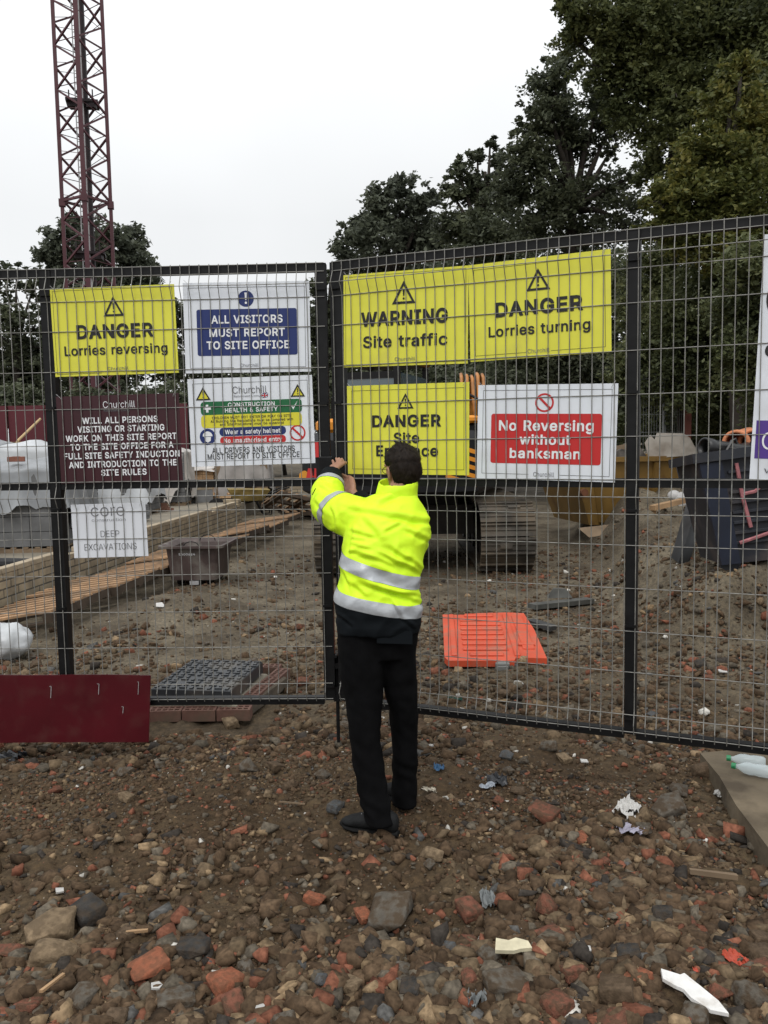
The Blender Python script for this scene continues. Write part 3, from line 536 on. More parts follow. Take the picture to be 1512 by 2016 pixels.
def text_geo(s, bold):
    key = (s, bold)
    if key in _T: return _T[key]
    x = 0.0; VV = []; FF = []; n = 0
    for ch in s:
        if ch == ' ': x += .28; continue
        adv, V, T = glyph(ch, bold); VV.append(np.concatenate([V + (x, 0), np.zeros((len(V), 1))], 1)); FF += [tuple(int(i) + n for i in t) for t in T]; n += len(V); x += adv / 1000 + bold * 1.6
    V = np.concatenate(VV); used = sorted({i for f in FF for i in f}); mp = {o: k for k, o in enumerate(used)}
    _T[key] = (V[used], [tuple(mp[i] for i in f) for f in FF]); return _T[key]
def _area(P): return (P[:, 0] * np.roll(P[:, 1], -1) - P[:, 1] * np.roll(P[:, 0], -1)).sum()
SGN = 1 if _area(GL['H'][1][0]) > 0 else -1
CAPH = {}
def cap_h(bold):
    if bold not in CAPH:
        V, _ = text_geo('H', bold); CAPH[bold] = (V[:, 1].min(), V[:, 1].max())
    return CAPH[bold]
def xh(bold):
    V, _ = text_geo('x', bold); return V[:, 1].min(), V[:, 1].max()
class Sign:
    """a flat board wired to the back of a gate's mesh; everything on it is given in points of the photo and measured on the board"""
    def __init__(s, pl, corners, name, label, bmat, group=None, off=-.0165, th=.004, cat='sign'):
        s.pl = pl; s.off = off
        q = [pl.on(x, y, off) for x, y in corners]; TL, TR, BR, BL = [Vector((a, b)) for a, b in q]
        s.c = (TL + TR + BR + BL) / 4; d = ((TR - TL) + (BR - BL)) / 2; s.w = d.length; s.ang = math.atan2(d.y, d.x)
        s.h = (((TL - BL).length) + ((TR - BR).length)) / 2
        base = pl.P(s.c.x, s.c.y, off - th); s.th = th
        s.root = thing(name, label, cat, base, group=group); s.org = Vector(base)
        s.lay = {}
        m = MB(); w2, h2 = s.w / 2, s.h / 2; N = 8; R1 = []; rs = random.Random(int(corners[0][0]))
        def bow(x, y): return .0016 * math.cos(x * 2.1 + rs.random() * 0 + corners[0][0]) + .0012 * math.sin(y * 3 + corners[0][1])
        nx, ny = 9, 6; vs_ = []; fs = []
        for z in (0, th):
            for j in range(ny):
                for i in range(nx): vs_.append(s.L(-w2 + s.w * i / (nx - 1), -h2 + s.h * j / (ny - 1), z))
        K = nx * ny
        for j in range(ny - 1):
            for i in range(nx - 1):
                a = j * nx + i; fs.append((a, a + nx, a + nx + 1, a + 1)); fs.append((K + a, K + a + 1, K + a + nx + 1, K + a + nx))
        rim = [i for i in range(nx)] + [nx * j + nx - 1 for j in range(1, ny)] + [nx * (ny - 1) + i for i in range(nx - 2, -1, -1)] + [nx * j for j in range(ny - 2, 0, -1)]
        for a, b in zip(rim, rim[1:] + rim[:1]): fs.append((a, b, K + b, K + a))
        m.add(vs_, fs); m.build('panel', bmat, s.root, s.org)
    def L(s, x, y, z):   # board coordinates -> world
        c, t = math.cos(s.ang), math.sin(s.ang)
        return s.pl.P(s.c.x + x * c - y * t, s.c.y + x * t + y * c, s.off - s.th + z)
    def loc(s, px, py):
        a, b = s.pl.on(px, py, s.off); d = Vector((a, b)) - s.c; c, t = math.cos(s.ang), math.sin(s.ang)
        return Vector((d.x * c + d.y * t, -d.x * t + d.y * c))
    def poly(s, pts, z, name, m, ):
        key = (name, m.name)
        if key not in s.lay: s.lay[key] = (MB(), m)
        s.lay[key][0].add([s.L(x, y, s.th + z) for x, y in pts], [tuple(range(len(pts)))])
    def rrect(s, x0, y0, x1, y1, r, n=5):
        o = []
        for cx, cy, a0 in ((x1 - r, y0 + r, -90), (x1 - r, y1 - r, 0), (x0 + r, y1 - r, 90), (x0 + r, y0 + r, 180)):
            for k in range(n + 1):
                a = math.radians(a0 + 90 * k / n); o.append((cx + r * math.cos(a), cy + r * math.sin(a)))
        return o
    def rect(s, x0, y0, x1, y1, m, name='colour_field', r=.012, z=.0012):
        a = s.loc((x0 + x1) / 2, y1); b = s.loc((x0 + x1) / 2, y0); l = s.loc(x0, (y0 + y1) / 2); rr = s.loc(x1, (y0 + y1) / 2)
        s.poly(s.rrect(l.x, a.y, rr.x, b.y, min(r, (b.y - a.y) * .45)), z, name, m)
    def ring(s, c, r0, r1, z, name, m, n=28):
        key = (name, m.name)
        if key not in s.lay: s.lay[key] = (MB(), m)
        v = [s.L(c.x + r * math.cos(2 * PI * k / n), c.y + r * math.sin(2 * PI * k / n), s.th + z) for r in (r0, r1) for k in range(n)]
        s.lay[key][0].add(v, [(k, (k + 1) % n, n + (k + 1) % n, n + k) for k in range(n)])
    def disc(s, c, r, z, name, m, n=28): s.poly([(c.x + r * math.cos(2 * PI * k / n), c.y + r * math.sin(2 * PI * k / n)) for k in range(n)], z, name, m)
    def pr(s, px, py, r): return (s.loc(px + r, py) - s.loc(px - r, py)).length / 2
    def bang(s, c, h, z, name, m):
        s.poly([(c.x - h * .10, c.y + h * .5), (c.x - h * .055, c.y - h * .12), (c.x + h * .055, c.y - h * .12), (c.x + h * .10, c.y + h * .5)], z, name, m)
        s.disc(Vector((c.x, c.y - h * .34)), h * .10, z, name, m, 14)
    def triangle(s, px, py_top, py_bot, half, fill=None, name='warning_triangle'):
        a = s.loc(px, py_top); b = s.loc(px, py_bot); h = a.y - b.y; hw = s.pr(px, py_bot, half); cx = (a.x + b.x) / 2; t = h * .105
        O = [(cx, a.y), (cx - hw, b.y), (cx + hw, b.y)]; ce = Vector((cx, b.y + h / 3)); k = 1 - t / (h / 3)
        I = [(ce.x + (x - ce.x) * k, ce.y + (y - ce.y) * k) for x, y in O]
        key = (name, ink.name)
        if key not in s.lay: s.lay[key] = (MB(), ink)
        v = [s.L(x, y, s.th + .0024) for x, y in O + I]; s.lay[key][0].add(v, [(0, 1, 4, 3), (1, 2, 5, 4), (2, 0, 3, 5)])
        if fill is not None: s.poly(O, .0012, 'triangle_field', fill)
        s.bang(Vector((cx, b.y + h * .40)), h * .50, .0026, name, ink)
    def noentry(s, px, py, r):
        c = s.loc(px, py); R_ = s.pr(px, py, r); s.ring(c, R_ * .80, R_, .0012, 'prohibition_symbol', ink_red)
        d = R_ * .86 * .7071; t = R_ * .085
        s.poly([(c.x - d - t, c.y + d - t), (c.x + d - t, c.y - d - t), (c.x + d + t, c.y - d + t), (c.x - d + t, c.y + d + t)], .0024, 'prohibition_symbol', ink_red)
    def text(s, st, x0, x1, yc, hpx, m=ink, bold=.022, z=.0030, name='lettering', low=False):
        V, Fc = text_geo(st, bold)
        if not len(V): return
        l = s.loc(x0, yc); r = s.loc(x1, yc); mid = s.loc((x0 + x1) / 2, yc); hh = (s.loc((x0 + x1) / 2, yc - hpx / 2) - s.loc((x0 + x1) / 2, yc + hpx / 2)).length
        c0, c1 = xh(bold) if low else cap_h(bold); k = hh / (c1 - c0); bx0, bx1 = V[:, 0].min(), V[:, 0].max(); kx = (r.x - l.x) / (bx1 - bx0)
        key = (name, m.name, st)
        if key not in s.lay: s.lay[key] = (MB(), m)
        s.lay[key][0].add([s.L(l.x + (x - bx0) * kx, mid.y - hh / 2 + (y - c0) * k, s.th + z) for x, y, _ in V], Fc)
    def border(s, inset, t, m, z=.0012, gap=None):
        w2, h2 = s.w / 2 - inset, s.h / 2 - inset
        for x0, y0, x1, y1 in ((-w2, h2 - t, w2, h2), (-w2, -h2 + t, -w2 + t, h2 - t), (w2 - t, -h2 + t, w2, h2 - t)): s.poly([(x0, y0), (x1, y0), (x1, y1), (x0, y1)], z, 'border_line', m)
        g = gap or 0
        for x0, x1 in (((-w2, -g), (g, w2)) if g else ((-w2, w2),)): s.poly([(x0, -h2), (x1, -h2), (x1, -h2 + t), (x0, -h2 + t)], z, 'border_line', m)
    def done(s):
        for k_, (mb, mt) in s.lay.items(): mb.build(k_[0], mt, s.root, s.org)
        for sx_ in (-1, 1):                                   # wire ties in the top corners
            m = MB()
            x = sx_ * (s.w / 2 - .03); m.tube([s.L(x, s.h / 2 - .02, s.th + .004), s.L(x + .004, s.h / 2 - .012, s.th + .014), s.L(x + .02 * sx_, s.h / 2 + .012, s.th + .018)], .0012, 4)
            m.build('wire_tie', white_tie, s.root, s.org)
        return s
white_tie = mat('pale_tie', (.4, .4, .4), .5)
GY = 'yellow hazard signs on the gates'; GW = 'white signs on the gates'
a = Sign(PL, [(98, 569), (343, 559), (351, 734), (109, 742)], 'warning_sign', 'yellow sign reading DANGER Lorries reversing on the left gate leaf', yellow_board, GY)
a.border(.012, .0016, ink, gap=.08); a.triangle(223.5, 583, 622.5, 20.5); a.text('DANGER', 150.6, 302.5, 651.5, 28, bold=.03); a.text('Lorries reversing', 127, 330, 688, 19, bold=.016); a.text('Churchill', 212, 253, 725, 6, ink_grey, 0); a.done()
a = Sign(PL, [(359, 558), (608, 552), (613, 732), (366, 734.5)], 'information_sign', 'white sign with blue field reading ALL VISITORS MUST REPORT TO SITE OFFICE', white_board, GW)
a.border(.026, .0018, ink, gap=.075); c = a.loc(484, 588); r_ = a.pr(484, 588, 15.7); a.disc(c, r_, .0012, 'mandatory_symbol', ink_blue); a.bang(c, r_ * 1.5, .0024, 'mandatory_symbol', ink_white)
a.rect(388, 608, 585, 699.6, ink_blue); a.text('ALL VISITORS', 416, 556.5, 628.3, 16, ink_white); a.text('MUST REPORT', 412.5, 561, 654.5, 16, ink_white); a.text('TO SITE OFFICE', 407, 569.6, 679, 16, ink_white)
a.text('Churchill', 473, 509, 719, 6.5, ink_grey, 0); a.text('Retirement Living', 473, 503, 725.5, 3, ink_grey, 0); a.done()
a = Sign(PL, [(367.5, 747), (613, 737.5), (622, 912), (379, 918.7)], 'safety_sign', 'white CONSTRUCTION HEALTH & SAFETY sign with green, yellow, blue and red bars', white_board, GW)
a.border(.026, .0018, ink)
a.triangle(399.8, 762.4, 788, 14.7, ink_yellow); a.triangle(586, 756, 781, 14.2, ink_yellow)
a.text('Churchill', 458, 525, 767, 14, ink_grey, -.004); a.text('Retirement Living', 460.5, 513, 779.5, 4, ink_grey, 0)
p = a.loc(521, 778.5); a.poly([(p.x - .017, p.y - .012), (p.x + .017, p.y - .010), (p.x + .019, p.y + .014), (p.x - .015, p.y + .012)], .0012, 'flag_mark', ink_blue)
for dx in (-1, 1): a.poly([(p.x - .017 * dx - .003, p.y - .011), (p.x - .017 * dx + .003, p.y - .011), (p.x + .018 * dx + .003, p.y + .012), (p.x + .018 * dx - .003, p.y + .012)], .0018, 'flag_mark', ink_white)
a.poly([(p.x - .017, p.y - .002), (p.x + .018, p.y - .002), (p.x + .018, p.y + .003), (p.x - .017, p.y + .003)], .0024, 'flag_mark', ink_red); a.poly([(p.x - .002, p.y - .011), (p.x + .003, p.y - .011), (p.x + .003, p.y + .012), (p.x - .002, p.y + .012)], .0026, 'flag_mark', ink_red)
a.rect(395, 788, 594.5, 815, ink_green, r=.02); a.text('CONSTRUCTION', 448.7, 541, 795.5, 8, ink_white, .018); a.text('HEALTH & SAFETY', 443, 547, 806.3, 8.8, ink_white, .018)
c = a.loc(408, 804.5); q = a.pr(408, 804, 7.5)
for u, v in ((q, q * .32), (q * .32, q)): a.poly([(c.x - u, c.y - v), (c.x + u, c.y - v), (c.x + u, c.y + v), (c.x - u, c.y + v)], .0024 if u > v else .0027, 'first_aid_cross', ink_white)
c = a.loc(579.6, 797); q = a.pr(579, 797, 9); a.poly([(c.x - q * .8, c.y - q * .1), (c.x - q * .25, c.y - q), (c.x + q * .8, c.y + q), (c.x - q * .22, c.y - q * .45)], .0024, 'tick_mark', ink_white)
a.rect(396, 814.5, 594.5, 840, ink_yellow, r=.02, z=.0016); a.text('CHILDREN MUST NOT ENTER OR PLAY ON SITE', 417.7, 573, 820.5, 5, ink, .01); a.text('All Building Site Regulations must be complied with', 414.7, 577, 827.3, 5, ink, .01); a.text('and Site Procedures must be observed', 433, 558.7, 833.8, 5, ink, .01)
a.rect(432, 840.5, 563, 857, ink_blue, r=.02); a.text('Wear a safety helmet', 443, 552, 849, 9, ink_white, .02); a.rect(433.4, 858, 563, 873.5, ink_red, r=.02); a.text('No unauthorised entry', 441, 555.7, 865.7, 8.6, ink_white, .02)
c = a.loc(409, 860); r_ = a.pr(409, 860, 15.7); a.disc(c, r_, .0012, 'mandatory_symbol', ink_blue)
a.poly([(c.x + r_ * .62 * math.cos(t), c.y + r_ * .05 + r_ * .62 * math.sin(t)) for t in [PI * k / 10 for k in range(11)]], .0024, 'helmet_symbol', ink_white)
a.poly([(c.x - r_ * .42, c.y - r_ * .02), (c.x - r_ * .36, c.y - r_ * .5), (c.x, c.y - r_ * .72), (c.x + r_ * .36, c.y - r_ * .5), (c.x + r_ * .42, c.y - r_ * .02)], .0024, 'helmet_symbol', ink_white)
a.noentry(586, 852, 15.7)
a.text('ALL DRIVERS AND VISITORS', 417.7, 580.5, 884.8, 11, ink, .006); a.text('MUST REPORT TO SITE OFFICE', 409, 590, 896.8, 11, ink, .006); a.done()
a = Sign(PL, [(107, 782), (352.7, 773), (359, 947), (123.5, 952)], 'induction_sign', 'maroon sign with white lettering about the full site safety induction, on the left gate leaf', maroon_board)
for st, x0, x1, y in (('WILL ALL PERSONS', 162, 311, 826.5), ('VISITING OR STARTING', 152.8, 324, 843.5), ('WORK ON THIS SITE REPORT', 129.6, 348, 861), ('TO THE SITE OFFICE FOR A', 139, 342, 878), ('FULL SITE SAFETY INDUCTION', 126.6, 354, 895.5), ('AND INTRODUCTION TO THE', 136, 348, 912.8), ('SITE RULES', 199.5, 289, 929.5)):
    a.text(st, x0, x1, y, 12.5, ink_white, .022)
a.text('Churchill', 203, 266, 796, 13, ink_white, -.004); a.text('Retirement Living', 205, 255, 808, 4, ink_grey, 0); a.done()
paper = mat('white_paper', (.66, .68, .72), .6, var=.04, scale=6)
a = Sign(PL, [(139.7, 994), (288, 988.6), (290, 1095), (146, 1098.6)], 'paper_notice', 'white paper notice about deep excavations hanging below the maroon sign', paper, th=.0015, cat='notice')
a.text('core', 179, 245, 1007, 17, ink_grey, -.012, low=True); a.text('construction', 181, 247.5, 1023.8, 4.2, ink_grey, -.008, low=True); a.text('DEEP', 198.6, 235, 1050.5, 12, ink, -.012); a.text('EXCAVATIONS', 166.7, 269, 1076, 12, ink, -.012); a.done()
a = Sign(PR, [(674, 541.7), (921.5, 523), (921.5, 715), (679, 723.7)], 'warning_sign', 'yellow sign reading WARNING Site traffic on the right gate leaf', yellow_board, GY)
a.border(.012, .0016, ink, gap=.06); a.triangle(795, 552.6, 598, 23); a.text('WARNING', 711, 882, 625, 29, bold=.03); a.text('Site traffic', 715, 881, 670.5, 23.5, bold=.02); a.text('Churchill', 777.5, 817, 706.5, 7, ink_grey, 0); a.done()
a = Sign(PR, [(923.7, 522), (1204, 490), (1202, 693), (924.6, 713)], 'warning_sign', 'yellow sign reading DANGER Lorries turning on the right gate leaf', yellow_board, GY)
a.border(.026, .0018, ink, gap=.06); a.triangle(1059.5, 528, 571.5, 23.5); a.text('DANGER', 975, 1148.5, 603, 30, bold=.03); a.text('Lorries turning', 962, 1162.5, 646, 21, bold=.018); a.text('Churchill', 1039, 1082, 690, 8, ink_grey, 0); a.done()
a = Sign(PR, [(681.5, 760), (923, 752), (924, 935.5), (686.7, 933)], 'warning_sign', 'yellow sign reading DANGER Site Entrance behind the head of the man', yellow_board, GY)
a.border(.026, .0018, ink); a.triangle(798.4, 774, 804.5, 16); a.text('DANGER', 733, 869, 828.5, 24, bold=.03); a.text('Site', 775, 825.5, 862, 21, bold=.024); a.text('Entrance', 741, 862.6, 887.5, 22, bold=.024); a.done()
a = Sign(PR, [(938, 760), (1216, 753), (1212, 951.5), (942, 940)], 'prohibition_sign', 'white sign with red field reading No Reversing without banksman', white_board, GW)
a.border(.026, .0018, ink, gap=.075); a.noentry(1072, 792.7, 18.5); a.rect(966.5, 814.5, 1184, 913.6, ink_red)
a.text('No Reversing', 982.6, 1169, 838, 21, ink_white, .024); a.text('without', 1023, 1123.6, 865.6, 20, ink_white, .024); a.text('banksman', 1003.6, 1143, 893, 20, ink_white, .024); a.text('Churchill', 1050, 1091, 934, 8.5, ink_grey, 0); a.done()
a = Sign(PR, [(1494.5, 468.5), (1745, 440), (1730, 958), (1486, 937.4)], 'banner_sign', 'tall white and purple board cut by the right edge of the view', white_board)
a.rect(1487, 829, 1732, 906, ink_purple, r=.001); a.text('C', 1509, 1560, 588, 66, ink, .03); a.text('c', 1506, 1530, 690, 24, ink, .02, low=True); a.text('C', 1500, 1530, 868, 34, ink_white, -.005); a.text('w', 1504, 1525, 927, 9, ink_grey, 0, low=True); a.done()
# maroon hoarding panel fixed to the foot of the left gate
q = [PL.on(x, y, .03) for x, y in ((-260, 1326), (297, 1330), (293, 1461), (-260, 1464))]
org = PL.P(-1.8, q[2][1], .03); root = thing('hoarding_panel', 'plain dark maroon panel with staples, fixed across the foot of the left gate', 'panel', org)
m = MB(); N = 26; V0 = []
for t in (0, -.006):
    for j in range(5):
        for i in range(N):
            u = i / (N - 1); v = j / 4; a0 = Vector(q[3]).lerp(Vector(q[2]), u); b0 = Vector(q[0]).lerp(Vector(q[1]), u); s_ = a0.lerp(b0, v)
            V0.append(PL.P(s_.x, s_.y + (.004 * math.sin(u * 9) if j == 4 else 0), .03 + t + .004 * math.sin(u * 7 + v)))
K = N * 5; fs = []
for j in range(4):
    for i in range(N - 1):
        b_ = j * N + i; fs.append((b_, b_ + 1, b_ + N + 1, b_ + N)); fs.append((K + b_, K + b_ + N, K + b_ + N + 1, K + b_ + 1))
rim = list(range(N)) + [N * j + N - 1 for j in range(1, 5)] + [N * 4 + i for i in range(N - 2, -1, -1)] + [N * j for j in range(3, 0, -1)]
for a_, b_ in zip(rim, rim[1:] + rim[:1]): fs.append((a_, K + a_, K + b_, b_))
m.add(V0, fs); m.build('board', maroon_panel, root, org)
for px, py, hgt in ((101, 1363, 11), (195, 1357, 10), (273, 1355, 12), (243, 1398, 6)):
    m = MB(); t0 = PL.on(px, py - hgt, .037); t1 = PL.on(px - 1, py + hgt, .037); m.tube([PL.P(t0[0] - .012, t0[1], .031), PL.P(t0[0], t0[1] + .002, .038), PL.P(t1[0], t1[1], .038)], .0016, 4); m.build('staple', white_tie, root, org)
# ------------------------------------------------------------------ trees and shrubs
def leaf_mat(name, c1, c2, c3):
    m = bpy.data.materials.new(name); m.use_nodes = True; n = m.node_tree; L = n.links; b = n.nodes['Principled BSDF']
    b.inputs['Roughness'].default_value = .55; b.inputs['Specular IOR Level'].default_value = .25
    g = n.nodes.new('ShaderNodeNewGeometry'); tc = n.nodes.new('ShaderNodeTexCoord')
    z = n.nodes.new('ShaderNodeTexNoise'); z.inputs['Scale'].default_value = .55; z.inputs['Detail'].default_value = 3; L.new(tc.outputs['Object'], z.inputs['Vector'])
    ad = n.nodes.new('ShaderNodeMath'); ad.operation = 'MULTIPLY_ADD'; ad.inputs[1].default_value = .55; L.new(g.outputs['Random Per Island'], ad.inputs[0])
    s2 = n.nodes.new('ShaderNodeMath'); s2.operation = 'MULTIPLY_ADD'; s2.inputs[1].default_value = 1.6; s2.inputs[2].default_value = -.55; L.new(z.outputs['Fac'], s2.inputs[0]); L.new(s2.outputs[0], ad.inputs[2])
    r = n.nodes.new('ShaderNodeValToRGB'); e = r.color_ramp.elements; e.new(.5)
    for q, p, c in zip(e, (.1, .5, .95), (c1, c2, c3)): q.position = p; q.color = (*c, 1)
    L.new(ad.outputs[0], r.inputs[0]); L.new(r.outputs[0], b.inputs['Base Color'])
    tr = n.nodes.new('ShaderNodeBsdfTranslucent'); L.new(r.outputs[0], tr.inputs[0]); ms = n.nodes.new('ShaderNodeMixShader'); ms.inputs[0].default_value = .34
    L.new(b.outputs[0], ms.inputs[1]); L.new(tr.outputs[0], ms.inputs[2]); L.new(ms.outputs[0], n.nodes['Material Output'].inputs[0]); return m
LF = {'dark': leaf_mat('dark_leaves', (.044, .051, .034), (.078, .090, .054), (.125, .138, .078)),
      'grey': leaf_mat('grey_leaves', (.054, .062, .047), (.090, .102, .071), (.135, .150, .102)),
      'oak': leaf_mat('oak_leaves', (.042, .052, .024), (.078, .092, .036), (.135, .145, .052)),
      'gold': leaf_mat('gold_leaves', (.055, .068, .020), (.100, .112, .032), (.190, .170, .042)),
      'hedge': leaf_mat('hedge_leaves', (.050, .060, .028), (.090, .105, .043), (.160, .170, .075))}
bark = mat('bark', (.035, .028, .022), .9, var=.35, scale=5, bump=.5)
def leaves_np(cent, rad, n, size, seed, flat=.75, clump=26, hole=0.0):
    """leaf quads in clumps over the shell and inside of blobs"""
    r = np.random.default_rng(seed); out = []; tips = []
    for c, R_, k in zip(cent, rad, n):
        nc = max(4, int(k / clump)); d = r.normal(size=(nc, 3)); d /= np.linalg.norm(d, axis=1)[:, None]
        rr = R_ * (r.random(nc) ** .45) * r.uniform(.72, 1.18, nc); cc = c + d * rr[:, None] * np.array([1, 1, .92])
        cr = R_ * r.uniform(.12, .30, nc); tips.append(cc[r.random(nc) < .12])
        ii = np.repeat(np.arange(nc), clump); g = r.normal(size=(len(ii), 3)) * .55
        out.append(cc[ii] + g * cr[ii][:, None] * np.array([1.1, 1.1, .75]))
    P = np.concatenate(out); N_ = len(P)
    a = r.normal(size=(N_, 3)); a[:, 2] *= .6; a /= np.linalg.norm(a, axis=1)[:, None]
    nb = r.normal(size=(N_, 3)); nb[:, 2] += .9; b = np.cross(a, nb); b /= np.linalg.norm(b, axis=1)[:, None] + 1e-9
    s = size * r.uniform(.6, 1.35, N_)[:, None]; up = np.cross(a, b) * s * .18
    v = np.stack([P - a * s, P + b * s * .52 + up, P + a * s, P - b * s * .52 + up], 1).reshape(-1, 3)
    q = np.arange(N_ * 4).reshape(-1, 4); return v, q, np.concatenate(tips)
def tree(name, label, blobs, Y, base_px, leafm, leaf, dens=3.0, trunk_r=.22, group=None, seed=1, cat='tree', depth=.8, limb=True, twig=True):
    r = random.Random(seed); cs, rs_, ns = [], [], []
    leaf = leaf * .82
    for px, py, rp in blobs:
        R_ = rp / F * Y; yy = Y + r.uniform(-depth, depth) * R_ ; p = W(px, py, yy); cs.append(np.array(p)); rs_.append(R_)
        ns.append(int(2.1 * dens * PI * R_ * R_ / (leaf * leaf * .9)))
    b0 = G(*base_px) if base_px[1] > 900 else None
    bx = W(base_px[0], 860, Y).x; by = Y; bz = Hz(bx, by); base = Vector((bx, by, bz))
    root = thing(name, label, cat, base, group=group); org = Vector(base)
    v, q, tips = leaves_np(cs, rs_, ns, leaf, seed)
    v[:, 2] = np.maximum(v[:, 2], bz + .03)
    o = bpy.data.objects.new('crown', np_mesh('crown', v - np.array(org), q, leafm)); COL.objects.link(o); o.parent = root
    m = MB(); top = max(cs, key=lambda c: c[2]); cen = sum(cs) / len(cs)
    mid = Vector((bx * .5 + cen[0] * .5, cen[1], bz + (cen[2] - bz) * .55)); tipv = Vector((cen[0] * .6 + top[0] * .4, cen[1] * .6 + top[1] * .4, cen[2] * .45 + top[2] * .55))
    ctl = [base + Vector((0, 0, -.15)), base.lerp(mid, .3) + Vector((r.uniform(-.1, .1), 0, 0)), mid, mid.lerp(tipv, .5) + Vector((r.uniform(-.2, .2), 0, 0)), tipv]
    m.tube(ctl, [trunk_r * 1.25, trunk_r, trunk_r * .75, trunk_r * .45, trunk_r * .18], 9)
    if limb:
        for c, R_ in zip(cs, rs_):
            c = Vector(c); st = min(ctl[1:4], key=lambda p: (p - c).length + max(0, p.z - c.z) * 2); k = st.lerp(c, .5) + Vector((r.uniform(-.1, .1), r.uniform(-.1, .1), R_ * .15))
            m.tube([st, k, c], [trunk_r * .42, trunk_r * .28, trunk_r * .10], 6)
    if twig:
        ti = tips[::max(1, len(tips) // 160)]
        ca = np.array(cs)
        for t in ti:
            c = Vector(ca[np.argmin(((ca - t) ** 2).sum(1))]); t = Vector(t); k = c.lerp(t, .55) + Vector((r.uniform(-.05, .05), r.uniform(-.05, .05), .05)) * (t - c).length
            m.tube([c, k, t], [trunk_r * .10, trunk_r * .06, trunk_r * .025], 4, caps=False)
    m.build('trunk', bark, root, org, smooth=True); return root
GT = 'trees behind the building site'
tree('broadleaf_tree', 'rounded dark tree standing right behind the red crane mast', [(95, 500, 34), (290, 530, 36), (255, 470, 38), (150, 450, 36), (125, 490, 46), (175, 470, 52), (225, 478, 46), (262, 515, 40), (105, 540, 40), (190, 545, 70), (280, 560, 34), (235, 590, 60), (140, 600, 60), (190, 660, 70)], 62, (185, 914), LF['grey'], .26, 2.6, .4, GT, 11)
tree('broadleaf_tree', 'dark tree with sky showing through, at the left edge beyond the fence', [(-15, 560, 50), (32, 545, 34), (65, 570, 34), (15, 610, 44), (70, 640, 44), (20, 680, 60), (100, 690, 46), (-40, 650, 60), (-10, 770, 80), (90, 770, 60)], 46, (30, 914), LF['dark'], .19, 1.25, .32, GT, 12)
tree('broadleaf_tree', 'low dark tree behind the white sign about visitors', [(330, 610, 40), (352, 650, 36), (345, 720, 50), (400, 640, 60), (480, 640, 62), (550, 630, 55), (420, 740, 80), (530, 740, 80), (300, 700, 60)], 52, (430, 910), LF['dark'], .2, 1.8, .32, GT, 13)
tree('broadleaf_tree', 'dark tree seen in the gap between the two gate leaves', [(622, 570, 30), (640, 610, 38), (620, 660, 45), (660, 680, 60), (610, 740, 70), (700, 650, 50), (670, 770, 70), (650, 545, 22)], 42, (640, 905), LF['dark'], .15, 2.4, .3, GT, 14)
tree('broadleaf_tree', 'rounded dark tree, lowest of the row right of the open sky', [(695, 450, 34), (745, 400, 40), (790, 375, 38), (835, 400, 36), (680, 500, 36), (740, 470, 52), (800, 450, 55), (850, 470, 50), (720, 550, 60), (800, 550, 70), (860, 560, 60), (760, 650, 90)], 40, (775, 905), LF['grey'], .16, 3.0, .34, GT, 15)
tree('broadleaf_tree', 'spiky topped dark tree between the rounded tree and the tall trees', [(900, 330, 24), (940, 305, 22), (965, 280, 18), (985, 320, 28), (890, 380, 32), (935, 370, 42), (980, 390, 46), (905, 450, 50), (960, 470, 60), (1010, 480, 60), (930, 560, 80), (1000, 600, 80)], 33, (950, 900), LF['dark'], .125, 3.0, .3, GT, 16)
tree('broadleaf_tree', 'tall thin crowned tree with sky showing through its limbs', [(1180, 200, 44), (1200, 250, 52), (1110, 125, 44), (1020, 295, 40), (1000, 380, 50), (1070, 185, 46), (1110, 240, 60), (1090, 155, 40), (1080, 215, 46), (1045, 245, 34), (1120, 270, 52), (1060, 310, 52), (1030, 350, 46), (1085, 380, 66), (1150, 300, 36), (1180, 380, 56), (1050, 440, 66), (1130, 450, 66), (1220, 430, 56), (1200, 300, 22), (1150, 550, 90), (1060, 560, 80), (1240, 350, 30)], 27, (1130, 900), LF['dark'], .095, 1.7, .3, GT, 17)
tree('oak_tree', 'tallest tree, dark green, reaching beyond the top right of the view', [(1150, 25, 46), (1120, 70, 34), (1200, 60, 60), (1260, 30, 70), (1180, 130, 50), (1245, 140, 66), (1320, 70, 90), (1400, 40, 100), (1490, 70, 110), (1330, 180, 66), (1230, 215, 52), (1300, 260, 60), (1160, -40, 60), (1280, -60, 90), (1420, -90, 120), (1540, -20, 110), (1420, 180, 80), (1520, 200, 80), (1290, 340, 46), (1390, 300, 60), (1120, 10, 26), (1095, 5, 12)], 22, (1330, 890), LF['oak'], .080, 2.5, .42, GT, 18)
tree('field_maple', 'yellowing tree nearest the fence at the upper right', [(1450, 160, 46), (1420, 215, 56), (1480, 240, 66), (1385, 290, 52), (1450, 320, 76), (1520, 330, 80), (1345, 350, 46), (1310, 400, 44), (1390, 390, 66), (1470, 410, 80), (1290, 450, 36), (1350, 460, 56), (1430, 480, 70), (1530, 480, 80), (1460, 130, 26)], 14.5, (1470, 890), LF['gold'], .058, 2.9, .2, GT, 19)
GS = 'shrubs along the right side of the site'
tree('shrub', 'pale leaved shrub behind the tall white and purple board', [(1490, 520, 70), (1460, 600, 70), (1530, 640, 90), (1500, 730, 80), (1450, 690, 50), (1540, 800, 80)], 11.8, (1500, 900), LF['hedge'], .048, 2.6, .07, GS, 21, 'shrub')
tree('shrub', 'broad green shrub behind the far mesh fence on the right', [(1300, 530, 80), (1390, 560, 80), (1340, 640, 90), (1260, 610, 60), (1410, 680, 80), (1320, 740, 90), (1420, 790, 80), (1250, 720, 60)], 16, (1340, 895), LF['hedge'], .060, 2.7, .09, GS, 22, 'shrub')
